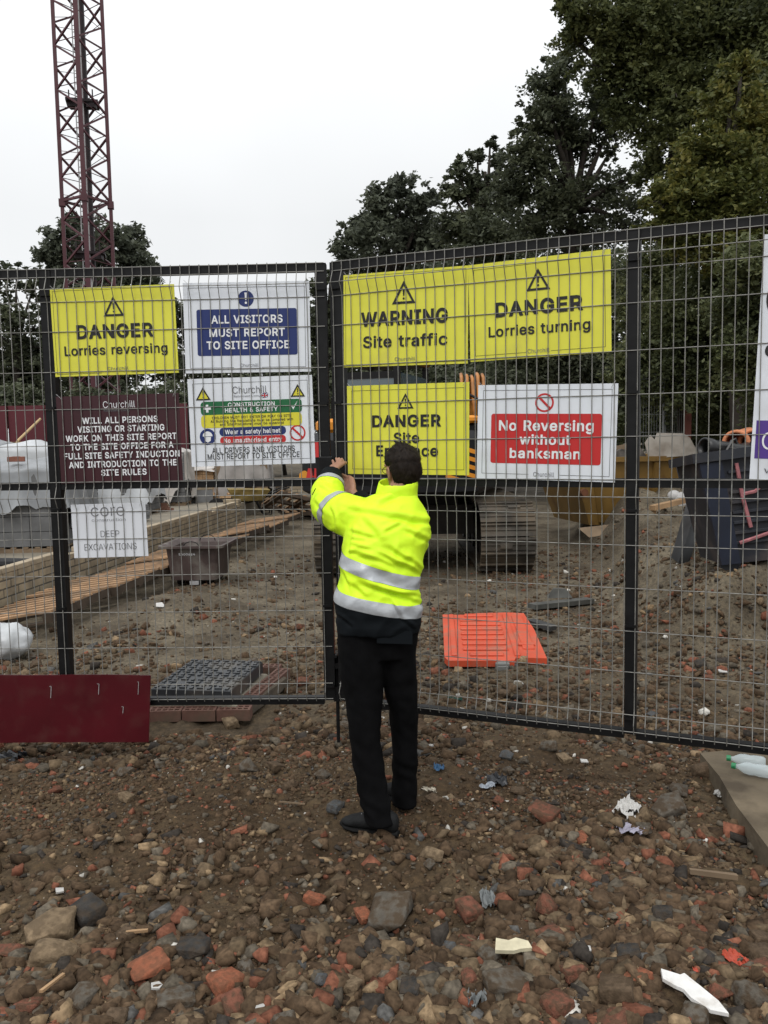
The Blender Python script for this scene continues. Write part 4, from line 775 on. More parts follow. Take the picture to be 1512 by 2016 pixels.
tree('shrub', 'dark shrub behind the sign about reversing without banksman', [(1220, 560, 70), (1160, 640, 80), (1210, 720, 80), (1100, 700, 80), (1180, 800, 80), (1040, 740, 80), (1100, 820, 80)], 22, (1150, 895), LF['dark'], .085, 2.8, .12, GS, 23, 'shrub')
tree('shrub', 'dark shrub beyond the digger in the middle of the site', [(860, 660, 80), (940, 680, 80), (1000, 660, 80), (900, 760, 80), (980, 780, 90), (800, 720, 80), (730, 730, 70), (780, 800, 80), (690, 800, 60)], 30, (890, 895), LF['dark'], .12, 2.8, .14, GS, 24, 'shrub')
tree('shrub', 'low dark shrub between the skip and the sign about reversing', [(1290, 850, 40), (1240, 840, 45), (1380, 850, 50), (1440, 850, 50), (1330, 830, 40)], 17, (1330, 885), LF['hedge'], .06, 2.4, .05, GS, 25, 'shrub')
tree('hedge', 'long dark hedge behind the maroon hoarding at the far left', [(-60, 800, 60), (0, 795, 52), (50, 795, 50), (110, 800, 50), (170, 800, 50), (230, 805, 50), (290, 800, 50), (350, 800, 50), (410, 800, 50), (470, 800, 50), (530, 800, 50), (590, 800, 55), (640, 810, 50)], 40, (300, 905), LF['dark'], .14, 2.6, .08, None, 26, 'hedge', limb=False, twig=False)

for k, (px, py, rp, Y_, lab) in enumerate(((1130, 780, 95, 26, 'dense dark bush behind the digger, right of the middle'), (1290, 760, 95, 24, 'dense dark bush behind the skip'), (1440, 760, 100, 23, 'dense dark bush at the far right behind the pipe crate'), (1000, 780, 90, 27, 'dense dark bush above the digger tail'), (860, 790, 90, 28, 'dense dark bush behind the digger cab'), (560, 790, 70, 44, 'dark bush behind the safety sign'), (200, 730, 60, 50, 'dark bush behind the foot of the crane'), (60, 740, 60, 48, 'dark bush above the hoarding at the far left'))):
    tree('shrub', lab, [(px - rp * .6, py, rp), (px + rp * .6, py - 10, rp), (px, py - rp * .7, rp * .8), (px, py + rp * .5, rp)], Y_, (px, 892), LF['dark'] if k != 2 else LF['oak'], .11 if k < 5 else .17, 2.0, .1, 'dense bushes at the back of the site', 40 + k, 'shrub', twig=False)
tree('oak_tree', 'dark green tree at the far right edge, mostly outside the view', [(1620, 150, 110), (1700, 250, 110), (1600, 330, 100), (1720, 420, 110), (1640, 520, 110), (1780, 600, 110), (1680, 660, 110), (1620, 760, 100), (1760, 770, 110)], 17, (1690, 890), LF['oak'], .085, 2.2, .3, GT, 61)
tree('shrub', 'green shrub beyond the right edge of the view behind the crate', [(1620, 640, 90), (1700, 720, 100), (1800, 700, 100), (1640, 800, 90), (1760, 820, 90), (1880, 780, 110)], 13, (1720, 895), LF['hedge'], .06, 2.3, .09, GS, 62, 'shrub')
# ------------------------------------------------------------------ tower crane mast
crane_m = mat('crane_red', (.066, .015, .021), .5, var=.2, scale=2)
crane_d = mat('crane_dark', (.018, .010, .012), .6); steel = mat('pale_steel', (.35, .35, .35), .5, .2)
def crane():
    b = W(176, 520, 42); base = Vector((b.x, b.y, 0)); root = thing('tower_crane', 'dark red lattice mast of a tower crane rising beyond the left gate', 'crane', base)
    R_ = 1.13; dl = math.radians(14.5); ang = [-PI / 2 + dl + k * PI / 2 for k in range(4)]      # near, right, far, left
    C4 = [Vector((R_ * math.cos(a), R_ * math.sin(a), 0)) for a in ang]; top = 30.0
    for k, c in enumerate(C4):
        m = MB(); t = .21 if k == 0 else .17; m.box(c + Vector((0, 0, top / 2)), (t, t, top), Matrix.Rotation(ang[k], 3, 'Z')); m.build('mast_chord', crane_m, root)
    P_ = 2.07
    fm = [MB() for _ in range(4)]; 
    for k in range(4):
        a, c = C4[k], C4[(k + 1) % 4]; n = int(top / P_)
        for i in range(n):
            z = i * P_ + .3; up = Vector((0, 0, 1))
            fm[k].bar(a + up * z, c + up * (z + P_ * .5), .085, .085); fm[k].bar(c + up * (z + P_ * .5), a + up * (z + P_), .085, .085)
            fm[k].bar(a + up * (z + .12), c + up * (z + .02), .03, .03); fm[k].bar(a + up * (z + P_ * .62), c + up * (z + P_ * .42), .022, .022)
        fm[k].build('lattice', crane_m, root)
    for z in (1.0, 13.6, 26.2):
        m = MB()
        for k, c in enumerate(C4):
            m.box(c + Vector((0, 0, z)), (.30, .30, .34), Matrix.Rotation(ang[k], 3, 'Z')); m.bar(c + Vector((0, 0, z + .1)), C4[(k + 1) % 4] + Vector((0, 0, z + .1)), .11, .11)
        m.build('mast_joint', crane_m, root)
    for z in (11.2, 18.4, 25.5):
        m = MB(); m.box((0, .1, z), (1.5, 1.1, .12), Matrix.Rotation(dl, 3, 'Z')); m.box((-.35, -.1, z - .16), (.5, .5, .2)); m.box((.5, -.1, z - .2), (.4, .4, .2)); m.bar((-.55, -.2, z), (-.55, -.2, z + .55), .05); m.bar((.6, -.2, z), (.6, -.2, z + .55), .05); m.build('rest_platform', crane_d, root)
    m = MB(); lx = -.22
    for dx in (0, .36): m.bar((lx + dx, -.25, 0), (lx + dx, -.25, top), .045)
    for i in range(int(top / .3)): m.bar((lx, -.25, i * .3), (lx + .36, -.25, i * .3), .03)
    m.build('ladder', steel, root)
    m = MB(); m.box((.18, .1, top / 2), (.16, .16, top)); m.build('cable_duct', crane_d, root)
    m = MB(); m.box((0, 0, .35), (3.2, 3.2, .9)); m.build('base_block', mat('concrete', (.24, .22, .19), .9, var=.2, scale=2, bump=.3), root)
crane()
conc = MATS['concrete']
slab_m = mat('slab_concrete', (.20, .175, .135), .9, var=.25, scale=1.3, bump=.3, bscale=14, detail=8)
# ------------------------------------------------------------------ far hoarding
m = MB(); a = W(-420, 860, 33); b = W(372, 860, 34)
n = 11
root = thing('site_hoarding', 'maroon hoarding boards along the far left side of the site', 'hoarding', (a.x, a.y, 0)); org = Vector(root.location)
for k in range(n):
    p = a.lerp(b, k / n); q = a.lerp(b, (k + 1) / n); m.box(((p.x + q.x) / 2, p.y + k * .002, 1.72), ((q - p).length - .015, .03, 3.36)); 
m.build('board', mat('maroon_hoarding', (.075, .008, .014), .45, var=.2, scale=.4), root, org)
m = MB()
for k in range(n + 1):
    p = a.lerp(b, k / n); m.box((p.x, p.y + .12, 1.6), (.09, .09, 3.2))
m.build('post', MATS['bark'], root, org)
# ------------------------------------------------------------------ raised slab, block wall
A0 = G(0, 1215); A1 = G(475, 1030); wd = Vector((A1.x - A0.x, A1.y - A0.y, 0)).normalized(); wn = Vector((-wd.y, wd.x, 0))
WS = A0 - wd * 3.2; WE = Vector((A1.x, A1.y, 0)); WH = .44
brick_m = None
def brick_material(name, c1, c2, mortar, bw, bh, ang):
    m = bpy.data.materials.new(name); m.use_nodes = True; nn = m.node_tree; L = nn.links; b = nn.nodes['Principled BSDF']; b.inputs['Roughness'].default_value = .9
    tc = nn.nodes.new('ShaderNodeTexCoord'); mp = nn.nodes.new('ShaderNodeMapping'); mp.inputs['Rotation'].default_value = (PI / 2, 0, 0); L.new(tc.outputs['Object'], mp.inputs[0])
    br = nn.nodes.new('ShaderNodeTexBrick'); br.inputs['Scale'].default_value = 1; br.inputs['Brick Width'].default_value = bw; br.inputs['Row Height'].default_value = bh; br.inputs['Mortar Size'].default_value = .009; br.inputs['Mortar Smooth'].default_value = .3
    br.inputs['Color1'].default_value = (*c1, 1); br.inputs['Color2'].default_value = (*c2, 1); br.inputs['Mortar'].default_value = (*mortar, 1)
    L.new(mp.outputs[0], br.inputs[0]); z = nn.nodes.new('ShaderNodeTexNoise'); z.inputs['Scale'].default_value = 5; z.inputs['Detail'].default_value = 6; L.new(tc.outputs['Object'], z.inputs[0])
    r = nn.nodes.new('ShaderNodeValToRGB'); r.color_ramp.elements[0].color = (.6, .6, .6, 1); r.color_ramp.elements[1].color = (1.25, 1.25, 1.2, 1); r.color_ramp.elements[0].position = .3; r.color_ramp.elements[1].position = .7; L.new(z.outputs[0], r.inputs[0])
    mu = nn.nodes.new('ShaderNodeMix'); mu.data_type = 'RGBA'; mu.blend_type = 'MULTIPLY'; mu.inputs[0].default_value = 1; L.new(br.outputs[0], mu.inputs[6]); L.new(r.outputs[0], mu.inputs[7]); L.new(mu.outputs[2], b.inputs['Base Color'])
    bp = nn.nodes.new('ShaderNodeBump'); bp.inputs['Strength'].default_value = .8; bp.inputs['Distance'].default_value = .01; bp.invert = True; L.new(br.outputs['Fac'], bp.inputs['Height']); L.new(bp.outputs[0], b.inputs['Normal']); return m
wall_mat = brick_material('buff_brickwork', (.36, .29, .20), (.28, .225, .155), (.10, .088, .07), .30, .0925, 0)
wl = (WE - WS).length; root = thing('brick_wall', 'low buff brick wall running away along the raised slab on the left', 'wall', WS, rz=math.atan2(wd.y, wd.x))
rs = random.Random(4)
m = MB(); m.box((wl / 2, .05, WH / 2 - .1), (wl, .10, WH + .2)); m.box((wl - .11, .16, .26), (.22, .34, .56)); m.build('wall', wall_mat, root)
m = MB(); x = 0
while x < wl - .5:
    d = rs.uniform(.28, .32)
    if rs.random() > .12: m.box((x + d / 2, .05, WH + .033), (d - .012, .105, .062), Matrix.Rotation(rs.uniform(-.02, .02), 3, 'Z'), .006)
    x += d
m.build('top_course', mat('buff_brick', (.33, .27, .19), .9, var=.25, scale=3, bump=.3), root)
so = thing('concrete_slab', 'raised grey brown concrete floor slab behind the buff brick wall', 'slab', WS + wn * .1, rz=math.atan2(wd.y, wd.x))
m = MB(); m.box((wl / 2 + 3, 9.2, .12), (wl + 6, 18, .48)); m.build('slab_body', slab_m, so)
m = MB(); m.box((wl * .42, .16, .39), (wl * .84, .10, .055)); m.build('edge_board', mat('edge_board', (.028, .028, .03), .6), so)
# inner low walls on the slab
def lowwall(px0, px1, py, Y, h, label, mt):
    p = W(px0, py, Y); q = W(px1, py, Y + .6); r0 = thing('block_wall', label, 'wall', (p.x, p.y, .32)); d = Vector((q.x - p.x, q.y - p.y, 0)); r0.rotation_euler.z = math.atan2(d.y, d.x)
    m = MB(); m.box((d.length / 2, .05, h / 2 - .05), (d.length, .1, h + .1)); m.build('wall', mt, r0)
    m = MB(); m.box((d.length / 2, .05, h + .033), (d.length, .11, .05)); m.build('top_course', MATS['buff_brick'], r0)
lowwall(335, 420, 1000, 19.5, .34, 'grey block wall upright on the slab behind the paper notice', mat('grey_block', (.20, .20, .20), .9, var=.15, scale=4))
lowwall(380, 640, 990, 25, .30, 'long pale block wall across the far end of the slab', wall_mat)
# ------------------------------------------------------------------ wrapped block stacks on the slab
sheet_m = mat('white_sheeting', (.44, .455, .47), .45, var=.16, scale=3, bump=.9, bscale=5); sheet_g = mat('grey_sheeting', (.23, .24, .25), .45, var=.2, scale=2.5, bump=.9, bscale=5); blk_m = mat('dark_block', (.115, .115, .115), .95, var=.2, scale=5, bump=.4)
wood = mat('raw_timber', (.34, .215, .115), .8, var=.3, scale=3.5, bump=.2); wood2 = mat('pallet_timber', (.34, .205, .11), .8, var=.4, scale=5, bump=.2, dirt=((.12, .085, .055), 3, .48, .66, .8)); wood_d = mat('old_timber', (.17, .12, .075), .85, var=.35, scale=4)
def pallet_mesh(m, L_=1.2, D_=1.0, z=0, top=9, low=None):
    m_ = m; m = low or m_
    for k in range(3): m.box((0, -D_ / 2 + .05 + k * (D_ - .1) / 2, z + .055), (L_, .09, .078))
    for k in range(3): m.box((-L_ / 2 + .05 + k * (L_ - .1) / 2, 0, z + .008), (.1, D_, .016))
    m = m_
    for k in range(top): m.box((-L_ / 2 + .045 + k * (L_ - .09) / (top - 1), 0, z + .106), (.072, D_, .022))
def stack(px, Y, label, w_=1.15, d_=1.0, h_=1.15, z=.32, drop=.55, rz=0.0, mt=None, seed=0, core=None, block_on=()):
    c = W(px, 900, Y); root = thing('wrapped_block_stack', label, 'block stack', (c.x, c.y, z), rz=rz, group='sheeted block stacks on the slab'); r = random.Random(seed)
    m = MB(); pallet_mesh(m, w_, d_); m.build('pallet', wood_d, root)
    m = MB(); nx, nz_ = 3, 5
    bw = w_ / nx; bh = h_ / nz_
    for k in range(nz_):
        for i in range(nx): m.box((-w_ / 2 + bw * (i + .5), 0, .12 + bh * (k + .5)), (bw - .008, d_ - .01 * r.random(), bh - .008))
    m.build('blocks', core or blk_m, root)
    m = MB(); N = 64; rings = []; ts = [0, .25, .5, .75, .92, 1.0, 1.08, 1.3, 1.6, 2.0]
    hem = [drop * h_ * (1 + .35 * math.sin(k / N * 2 * PI * 2 + seed) + .12 * r.uniform(-1, 1)) for k in range(N)]
    for t in ts:
        ring = []
        for k in range(N):
            a = 2 * PI * (k + .5) / N; cx, cy = math.cos(a), math.sin(a); s_ = 1 / max(abs(cx) ** 6 + abs(cy) ** 6, 1e-6) ** (1 / 6)
            if t <= 1: x, y = cx * s_ * t * (w_ / 2 + .02), cy * s_ * t * (d_ / 2 + .02); zz = .14 + h_ + .16 * (1 - t) ** .8 + .07 * mnoise.noise(Vector((x * 2.6, y * 2.6, seed))) + .03 * mnoise.noise(Vector((x * 7, y * 7, seed)))
            else:
                u = (t - 1); fl = .02 + .06 * u * (1 + math.sin(a * 9 + seed * 2)) + .04 * mnoise.noise(Vector((cx * 2.5, cy * 2.5, u * 1.5 + seed * 3))) + .03 * mnoise.noise(Vector((cx * 5, cy * 5, u * 3 + seed)))
                x, y = cx * s_ * (w_ / 2 + fl), cy * s_ * (d_ / 2 + fl); zz = .14 + h_ - hem[k] * u
            ring.append((x, y, zz))
        rings.append(ring)
    m.loft(rings, caps=False); o = m.build('cover', mt or sheet_m, root, smooth=True)
    for (bx, by) in block_on:
        b = thing('brick', 'red brick weighing down the white sheeting on the nearest block stack' if bx > 0 else 'half hidden red brick on the sheeting near the left edge', 'brick', (c.x + bx, c.y + by, z + .14 + h_ + .11), rz=r.uniform(-.3, .3))
        q = MB(); q.box((0, 0, .03), (.215, .10, .068), None, .004); q.box((0, 0, .0655), (.10, .05, .004)); q.build('brick_body', mat('red_brick', (.20, .085, .06), .9, var=.2, scale=12, bump=.3), b)
    return root
stack(45, 11.6, 'nearest block stack under white sheeting at the left edge, left of the gate post', 1.35, 1.1, 1.02, drop=.72, mt=sheet_g, seed=1, rz=.08, block_on=((.10, -.44), (-.42, -.40)))
stack(110, 12.9, 'grey sheeted block stack seen right of the left gate post', .9, .9, 1.0, drop=1.0, mt=sheet_g, seed=2, rz=-.1)
stack(60, 15.2, 'second row block stack with crumpled white sheeting', 1.3, 1.1, 1.28, drop=.6, seed=3)
stack(-40, 15.8, 'block stack under grey sheeting cut by the left edge of the view', 1.2, 1.1, 1.35, drop=.8, mt=sheet_g, seed=4)
stack(235, 17.2, 'white sheeted block stack behind the paper notice', 1.5, 1.1, .62, drop=.8, seed=5)
stack(330, 19.5, 'pale wrapped block stack between the maroon sign and the safety sign', 1.0, 1.0, 1.15, drop=1.0, seed=6, mt=mat('clear_wrap', (.42, .39, .36), .3, var=.2, scale=3, bump=.3))
stack(480, 21.5, 'plastic wrapped brick pack under the safety sign', 1.35, 1.0, .80, drop=1.0, seed=7, mt=mat('dusty_wrap', (.27, .25, .235), .3, var=.2, scale=3, bump=.3), core=wood_d)
stack(395, 21.8, 'stack of boards and bricks left of the plastic wrapped pack', .85, 1.0, .68, drop=.12, seed=8, core=wood, mt=MATS['clear_wrap'])
def slab_thing(name, label, cat, px, py, Y, build, mt, z=.32):
    c = W(px, py, Y); t_ = MB(); build(t_); o = t_.build(name, mt, None, (0, 0, 0), label=label, cat=cat); o.location = (c.x, c.y, z); return o
def heap(m, n=14, w_=.5, s0=.06, s1=.14, seed=0):
    q = random.Random(seed)
    for k in range(n): m.box((q.uniform(-w_, w_), q.uniform(-.2, .2), .04 + q.random() * .16), (q.uniform(s0, s1 * 2), q.uniform(s0, s1), q.uniform(.04, .09)), Matrix.Rotation(q.uniform(-.6, .6), 3, 'Z') @ Matrix.Rotation(q.uniform(-.3, .3), 3, 'X'))
slab_thing('brick_pile', 'loose pile of red bricks on the slab right of the paper notice', 'brick pile', 312, 1010, 17.5, lambda m: heap(m, 22, .22, .08, .11, 1), mat('pile_brick', (.19, .095, .065), .9, var=.3, scale=8))
slab_thing('board_stack', 'low stack of pale boards lying on the slab below the safety sign', 'boards', 500, 965, 22.5, lambda m: [m.box((rs.uniform(-.1, .1), 0, .03 + k * .055), (1.9, .5, .045), Matrix.Rotation(rs.uniform(-.06, .06), 3, 'Z')) for k in range(6)], wood_d)
slab_thing('insulation_sheets', 'grey insulation sheets stacked on the slab just above the paper notice', 'sheets', 200, 985, 15.2, lambda m: [m.box((rs.uniform(-.05, .05), 0, .04 + k * .07), (1.5, .6, .06), Matrix.Rotation(rs.uniform(-.08, .08), 3, 'Z')) for k in range(5)], mat('insulation', (.17, .175, .18), .8, var=.2, scale=4))
slab_thing('timber_heap', 'jumble of short timber ends on the slab under the middle rail', 'timber ends', 440, 985, 21, lambda m: heap(m, 26, .9, .08, .22, 3), wood)
slab_thing('black_sheet_roll', 'black roll of damp proof sheet lying on the slab near its edge', 'roll', 30, 1105, 9.9, lambda m: m.tube([(-.5, .1, .07), (-.1, .0, .07), (.3, .06, .06)], [.06, .065, .05], 10), mat('black_sheet', (.012, .012, .013), .6))
# timber crates and a pole behind them
for k, (px, wd_, hh, lab) in enumerate(((20, .62, .60, 'pale brown timber crate left of the pole'), (-40, .7, .66, 'pale brown timber crate at the left edge'), (55, .5, .55, 'darker timber crate beside the pole'))):
    c = W(px, 900, 17.4 + .2 * k); t = thing('timber_crate', lab, 'crate', (c.x, c.y, .32), group='timber crates behind the block stacks'); 
    m = MB(); m.box((0, 0, 1.05), (wd_, .7, 1.02), None, .01); m.build('box', wood, t)
    m = MB()
    for s_ in (-1, 1): m.box((s_ * wd_ * .42, -.36, 1.05), (.07, .02, 1.02))
    m.box((0, -.361, .62), (wd_ * .76, .018, .07)); m.box((0, -.361, 1.5), (wd_ * .76, .018, .07)); m.build('batten', wood_d, t)
    m = MB(); pallet_mesh(m, wd_, .7); m.box((0, 0, .32), (wd_ * .9, .6, .42)); m.build('base', wood_d, t)
p0 = W(35, 868, 16.4); p1 = W(80, 824, 16.7); m = MB(); m.tube([p0, p0.lerp(p1, .5), p1], [.028, .026, .024], 8); m.tube([p0, (p0.x - .45, p0.y + .05, .75)], [.028, .028], 8)
o = m.build('timber_pole', mat('pale_pole', (.50, .36, .19), .7, var=.15, scale=5), None, p0, label='pale timber pole slanting up out of the block stacks on the left', cat='pole')
# ------------------------------------------------------------------ pallets along the wall
P0 = G(60, 1238); P1 = G(560, 1032); pd = Vector((P1.x - P0.x, P1.y - P0.y, 0)); pl_ = pd.length; pd.normalize(); pa = math.atan2(pd.y, pd.x)
proto = None; k = 0; dpos = 0.1; G0 = .10
while dpos < pl_:
    first = proto is None
    if first:
        proto = thing('timber_pallet', '', 'pallet', group='timber pallets laid along the brick wall'); m = MB(); lo = MB(); pallet_mesh(m, 1.2, 1.05, 0, 7, lo); m.build('deck', wood2, proto); lo.build('bearers', mat('shaded_bearer', (.055, .038, .025), .9, var=.3, scale=6), proto); t = proto  # bearers coloured dark to paint in the shade between the slats
    else: t = copy_tree(proto)
    p = P0 + pd * dpos; t.location = (p.x + rs.uniform(-.05, .05), p.y, G0 + .03 * (k % 2)); t.rotation_euler = (rs.uniform(-.17, -.12), rs.uniform(-.02, .02), pa + rs.uniform(-.02, .02))
    t['label'] = ['nearest timber pallet, beside the white bag at the left edge', 'timber pallet behind the foot of the left gate post', 'timber pallet below the paper notice', 'timber pallet left of the brown tub', 'timber pallet touching the back of the brown tub'][k] if k < 5 else 'timber pallet in the row that runs away behind the brown tub'
    k += 1; dpos += 1.24
t = copy_tree(proto); p = G(590, 1010, .1); t.location = (p.x, p.y - 1.0, Hz(p.x, p.y - 1) + .28); t.rotation_euler = (-.35, .25, .5); t['label'] = 'tilted broken pallet left of the raised sleeve of the man'
t = copy_tree(proto); t.location = (p.x + .25, p.y - .7, Hz(p.x, p.y - 1) + .10); t.rotation_euler = (.02, 0, .3); t['label'] = 'flat pallet under the tilted broken pallet'
# ------------------------------------------------------------------ wheelbarrow
c = G(492, 1016); t = thing('wheelbarrow', 'muddy yellow wheelbarrow beyond the end of the brick wall', 'wheelbarrow', (c.x, c.y, Hz(c.x, c.y)), rz=.25)
m = MB(); m.loft([[(-.36, -.2, .36), (.30, -.22, .36), (.30, .22, .36), (-.36, .2, .36)], [(-.52, -.33, .66), (.48, -.34, .62), (.48, .34, .62), (-.52, .33, .66)]]); m.build('tray', mat('muddy_yellow', (.22, .16, .05), .7, var=.5, scale=4), t)
m = MB()
for s_ in (-1, 1):
    m.tube([(-.75, .06 * s_, .22), (.2, .2 * s_, .36), (.75, .26 * s_, .62), (.95, .27 * s_, .66)], .02, 6); m.tube([(.15, .2 * s_, .36), (.32, .22 * s_, .02), (.5, .22 * s_, .02), (.55, .24 * s_, .5)], .018, 6)
m.build('frame', black, t)
m = MB(); N = 20
for k in range(N):
    a0, a1 = 2 * PI * k / N, 2 * PI * (k + 1) / N; m.hexa([(-.78 + r_ * math.cos(a), y, .22 + r_ * math.sin(a)) for y in (-.05, .05) for r_, a in ((.13, a0), (.22, a0), (.22, a1), (.13, a1))])
m.box((-.78, 0, .22), (.2, .05, .04)); m.box((-.78, 0, .22), (.04, .05, .2)); m.build('wheel', mat('rubber', (.015, .015, .015), .8), t)
# ------------------------------------------------------------------ brown tub
tub_m = mat('tub_plastic', (.062, .042, .038), .55, var=.3, scale=4, dirt=((.16, .145, .125), 3.5, .50, .66, .75))
c = G(380, 1166); gz = Hz(c.x, c.y); t = thing('plastic_tub', 'brown wheeled plastic tub with a number on its front, before the pallets', 'tub', (c.x, c.y + .45, gz), rz=-.06)
def rr(hx, hy, z, r=.06, n=3):
    o = []
    for cx, cy, a0 in ((hx - r, -hy + r, -90), (hx - r, hy - r, 0), (-hx + r, hy - r, 90), (-hx + r, -hy + r, 180)):
        for k in range(n + 1):
            a = math.radians(a0 + 90 * k / n); o.append((cx + r * math.cos(a), cy + r * math.sin(a), z))
    return o
m = MB(); m.loft([rr(.31, .36, .09), rr(.35, .41, .60), rr(.44, .49, .62, .08), rr(.44, .49, .66, .08), rr(.405, .455, .66, .07), rr(.335, .395, .60), rr(.29, .34, .30)], caps=True); m.build('body', tub_m, t, smooth=False); t.scale = (.92, .92, .76)
for sx_ in (-.2, .2):
    for sy_ in (-.26, .26):
        m = MB(); m.tube([(sx_ - .03, sy_, .06), (sx_ + .03, sy_, .06)], [.06, .06], 14); m.box((sx_, sy_, .10), (.10, .09, .05)); m.build('castor', black, t)
for y in (-.40, .40):
    m = MB(); m.tube([(.11 * math.cos(PI * k / 8) , y, .62 + .10 * math.sin(PI * k / 8)) for k in range(9)], .007, 6); m.build('handle', black, t)
m = MB(); V, Fc = text_geo('E400624', .01); kx = .22 / V[:, 0].max()
m.add([(-.06 + (x - V[:, 0].max() / 2) * kx, -.398 - .001 - (.50 + y * kx - .505) * .0, .50 + y * kx) for x, y, _ in V], Fc)
m.v = [(x, -(.36 + (.41 - .36) * (z - .09) / .51) - .004, z) for x, y, z in m.v]; m.build('lettering', ink_white, t)
m = MB(); m.box((.02, -.375, .05), (.12, .03, .06)); m.build('latch_plate', steel, t)
# ------------------------------------------------------------------ chamber cover and perforated bricks
cov_m = mat('cover_plastic', (.030, .033, .037), .38, var=.25, scale=6, dirt=((.10, .085, .065), 5, .52, .70, .7))
Cq = [G(305, 1352, .20), G(458, 1360, .20), G(513, 1299, .20), G(371, 1298, .20)]
cc_ = sum(Cq, Vector()) / 4; cw = ((Cq[1] - Cq[0]).length + (Cq[2] - Cq[3]).length) / 2; cd = ((Cq[3] - Cq[0]).length + (Cq[2] - Cq[1]).length) / 2
cx_ = ((Cq[1] - Cq[0]) + (Cq[2] - Cq[3])).normalized(); crz = math.atan2(cx_.y, cx_.x)
t = thing('chamber_cover', 'black plastic chamber cover with a raised tread pattern behind the left gate', 'cover', (cc_.x, cc_.y, .105), rz=crz)
shear = ((Cq[3] - Cq[0]) + (Cq[2] - Cq[1])) / 2; sx0 = shear.dot(cx_); cy_ = Vector((-cx_.y, cx_.x, 0)); cd = shear.dot(cy_)
m = MB(); m.box((0, 0, .045), (cw, cd, .088), None, .006); m.build('base', cov_m, t)
m = MB(); nx, ny = 9, 12
for i in range(nx):
    for j in range(ny):
        x = -cw / 2 + cw * (i + .5) / nx; y = -cd / 2 + cd * (j + .5) / ny
        if abs((x / cw) - (y / cd) * .8) < .03: continue
        if (i + j) % 2: m.box((x, y, .093), (cw / nx * .78, cd / ny * .34, .009))
        else: m.box((x, y, .093), (cw / nx * .30, cd / ny * .80, .009))
m.build('tread_pattern', cov_m, t)
perf = mat('engineering_brick', (.125, .062, .046), .85, var=.25, scale=9, bump=.3, dirt=((.085, .062, .042), 6, .46, .66, .85))
def perf_brick(m, L_=.215, D_=.1025, h=.072):
    nx, ny = 11, 5; xs_ = [-L_ / 2]; 
    for k in range(5): xs_ += [xs_[-1] + .0125, xs_[-1] + .0125 + .027]
    xs_ = [-L_ / 2] 
    for k in range(5): xs_ += [-L_ / 2 + .016 + k * .0388, -L_ / 2 + .016 + k * .0388 + .0275]
    xs_ += [L_ / 2]; ys_ = [-D_ / 2, -D_ / 2 + .016, -D_ / 2 + .043, D_ / 2 - .043, D_ / 2 - .016, D_ / 2]
    hole = lambda i, j: 0 <= i < 11 and 0 <= j < 5 and i % 2 == 1 and j in (1, 3)
    for i in range(11):
        for j in range(5):
            x0, x1, y0, y1 = xs_[i], xs_[i + 1], ys_[j], ys_[j + 1]
            z = h if not hole(i, j) else .012
            m.add([(x0, y0, z), (x1, y0, z), (x1, y1, z), (x0, y1, z)], [(0, 1, 2, 3)])
            if hole(i, j):
                for a, b in (((x0, y0), (x1, y0)), ((x1, y0), (x1, y1)), ((x1, y1), (x0, y1)), ((x0, y1), (x0, y0))): m.add([(*a, .012), (*b, .012), (*b, h), (*a, h)], [(0, 1, 2, 3)])
    x, y = L_ / 2, D_ / 2
    m.add([(-x, -y, 0), (x, -y, 0), (x, y, 0), (-x, y, 0), (-x, -y, h), (x, -y, h), (x, y, h), (-x, y, h)], [(3, 2, 1, 0), (0, 1, 5, 4), (1, 2, 6, 5), (2, 3, 7, 6), (3, 0, 4, 7)])
bm_ = MB(); perf_brick(bm_); BR = bm_.mesh('brick', perf)
GB = 'perforated bricks around the chamber cover'
def put_brick(p, rz, label, tilt=0.0, z=None):
    o = bpy.data.objects.new('brick', BR); COL.objects.link(o); o.location = (p.x, p.y, p.z if z is None else z); o.rotation_euler = (tilt, 0, rz); tag(o, label, 'brick', GB); return o
b0 = G(200, 1402, .085); b1 = G(492, 1397, .085); d = b1 - b0; n = max(1, int(d.length / .223)); br_rz = math.atan2(d.y, d.x)
for k in range(n):
    p = b1 - d.normalized() * (.108 + k * .223); put_brick(Vector((p.x, p.y + .05, .012)), br_rz + rs.uniform(-.012, .012), ['rightmost perforated brick of the front kerb under the left gate', 'second perforated brick from the right in the front kerb', 'third perforated brick from the right in the front kerb', 'perforated brick of the front kerb by the maroon panel', 'perforated brick of the front kerb behind the maroon panel', 'perforated brick at the hidden left end of the front kerb'][min(k, 5)])
b0 = G(494, 1368, .10); b1 = G(563, 1312, .10); d = b1 - b0; n = max(1, int(d.length / .223)); br_rz = math.atan2(d.y, d.x)
for k in range(n):
    p = b0 + d.normalized() * (.108 + k * .223); put_brick(Vector((p.x, p.y, .028)), br_rz + rs.uniform(-.03, .03), ['nearest perforated brick in the row right of the chamber cover', 'second perforated brick in the row right of the chamber cover', 'third perforated brick in the row right of the chamber cover', 'farthest perforated brick in the row right of the chamber cover'][min(k, 3)])
p = G(525, 1310, .10); put_brick(Vector((p.x, p.y, .028)), crz + .05, 'single perforated brick at the back right corner of the chamber cover')
m = MB(); c2 = cc_; m.box((0, 0, .045), (cw * 1.02, cd * 1.02, .10), None, .01)
t = thing('mortar_bed', 'rough mortar bed under the chamber cover', 'mortar', (cc_.x + .03, cc_.y + .02, .0), rz=crz); m.build('bed', slab_m, t)
m = MB(); q0 = G(465, 1368, .05); m.box((.0, 0, .04), (.16, cd * .9, .09), None, .01); t = thing('mortar_fillet', 'dirty mortar strip between chamber cover and brick row', 'mortar', (cc_.x + cw * .62, cc_.y, 0), rz=crz - .12); m.build('strip', mat('muddy_mortar', (.085, .068, .05), .95, var=.3, scale=8, bump=.6), t)
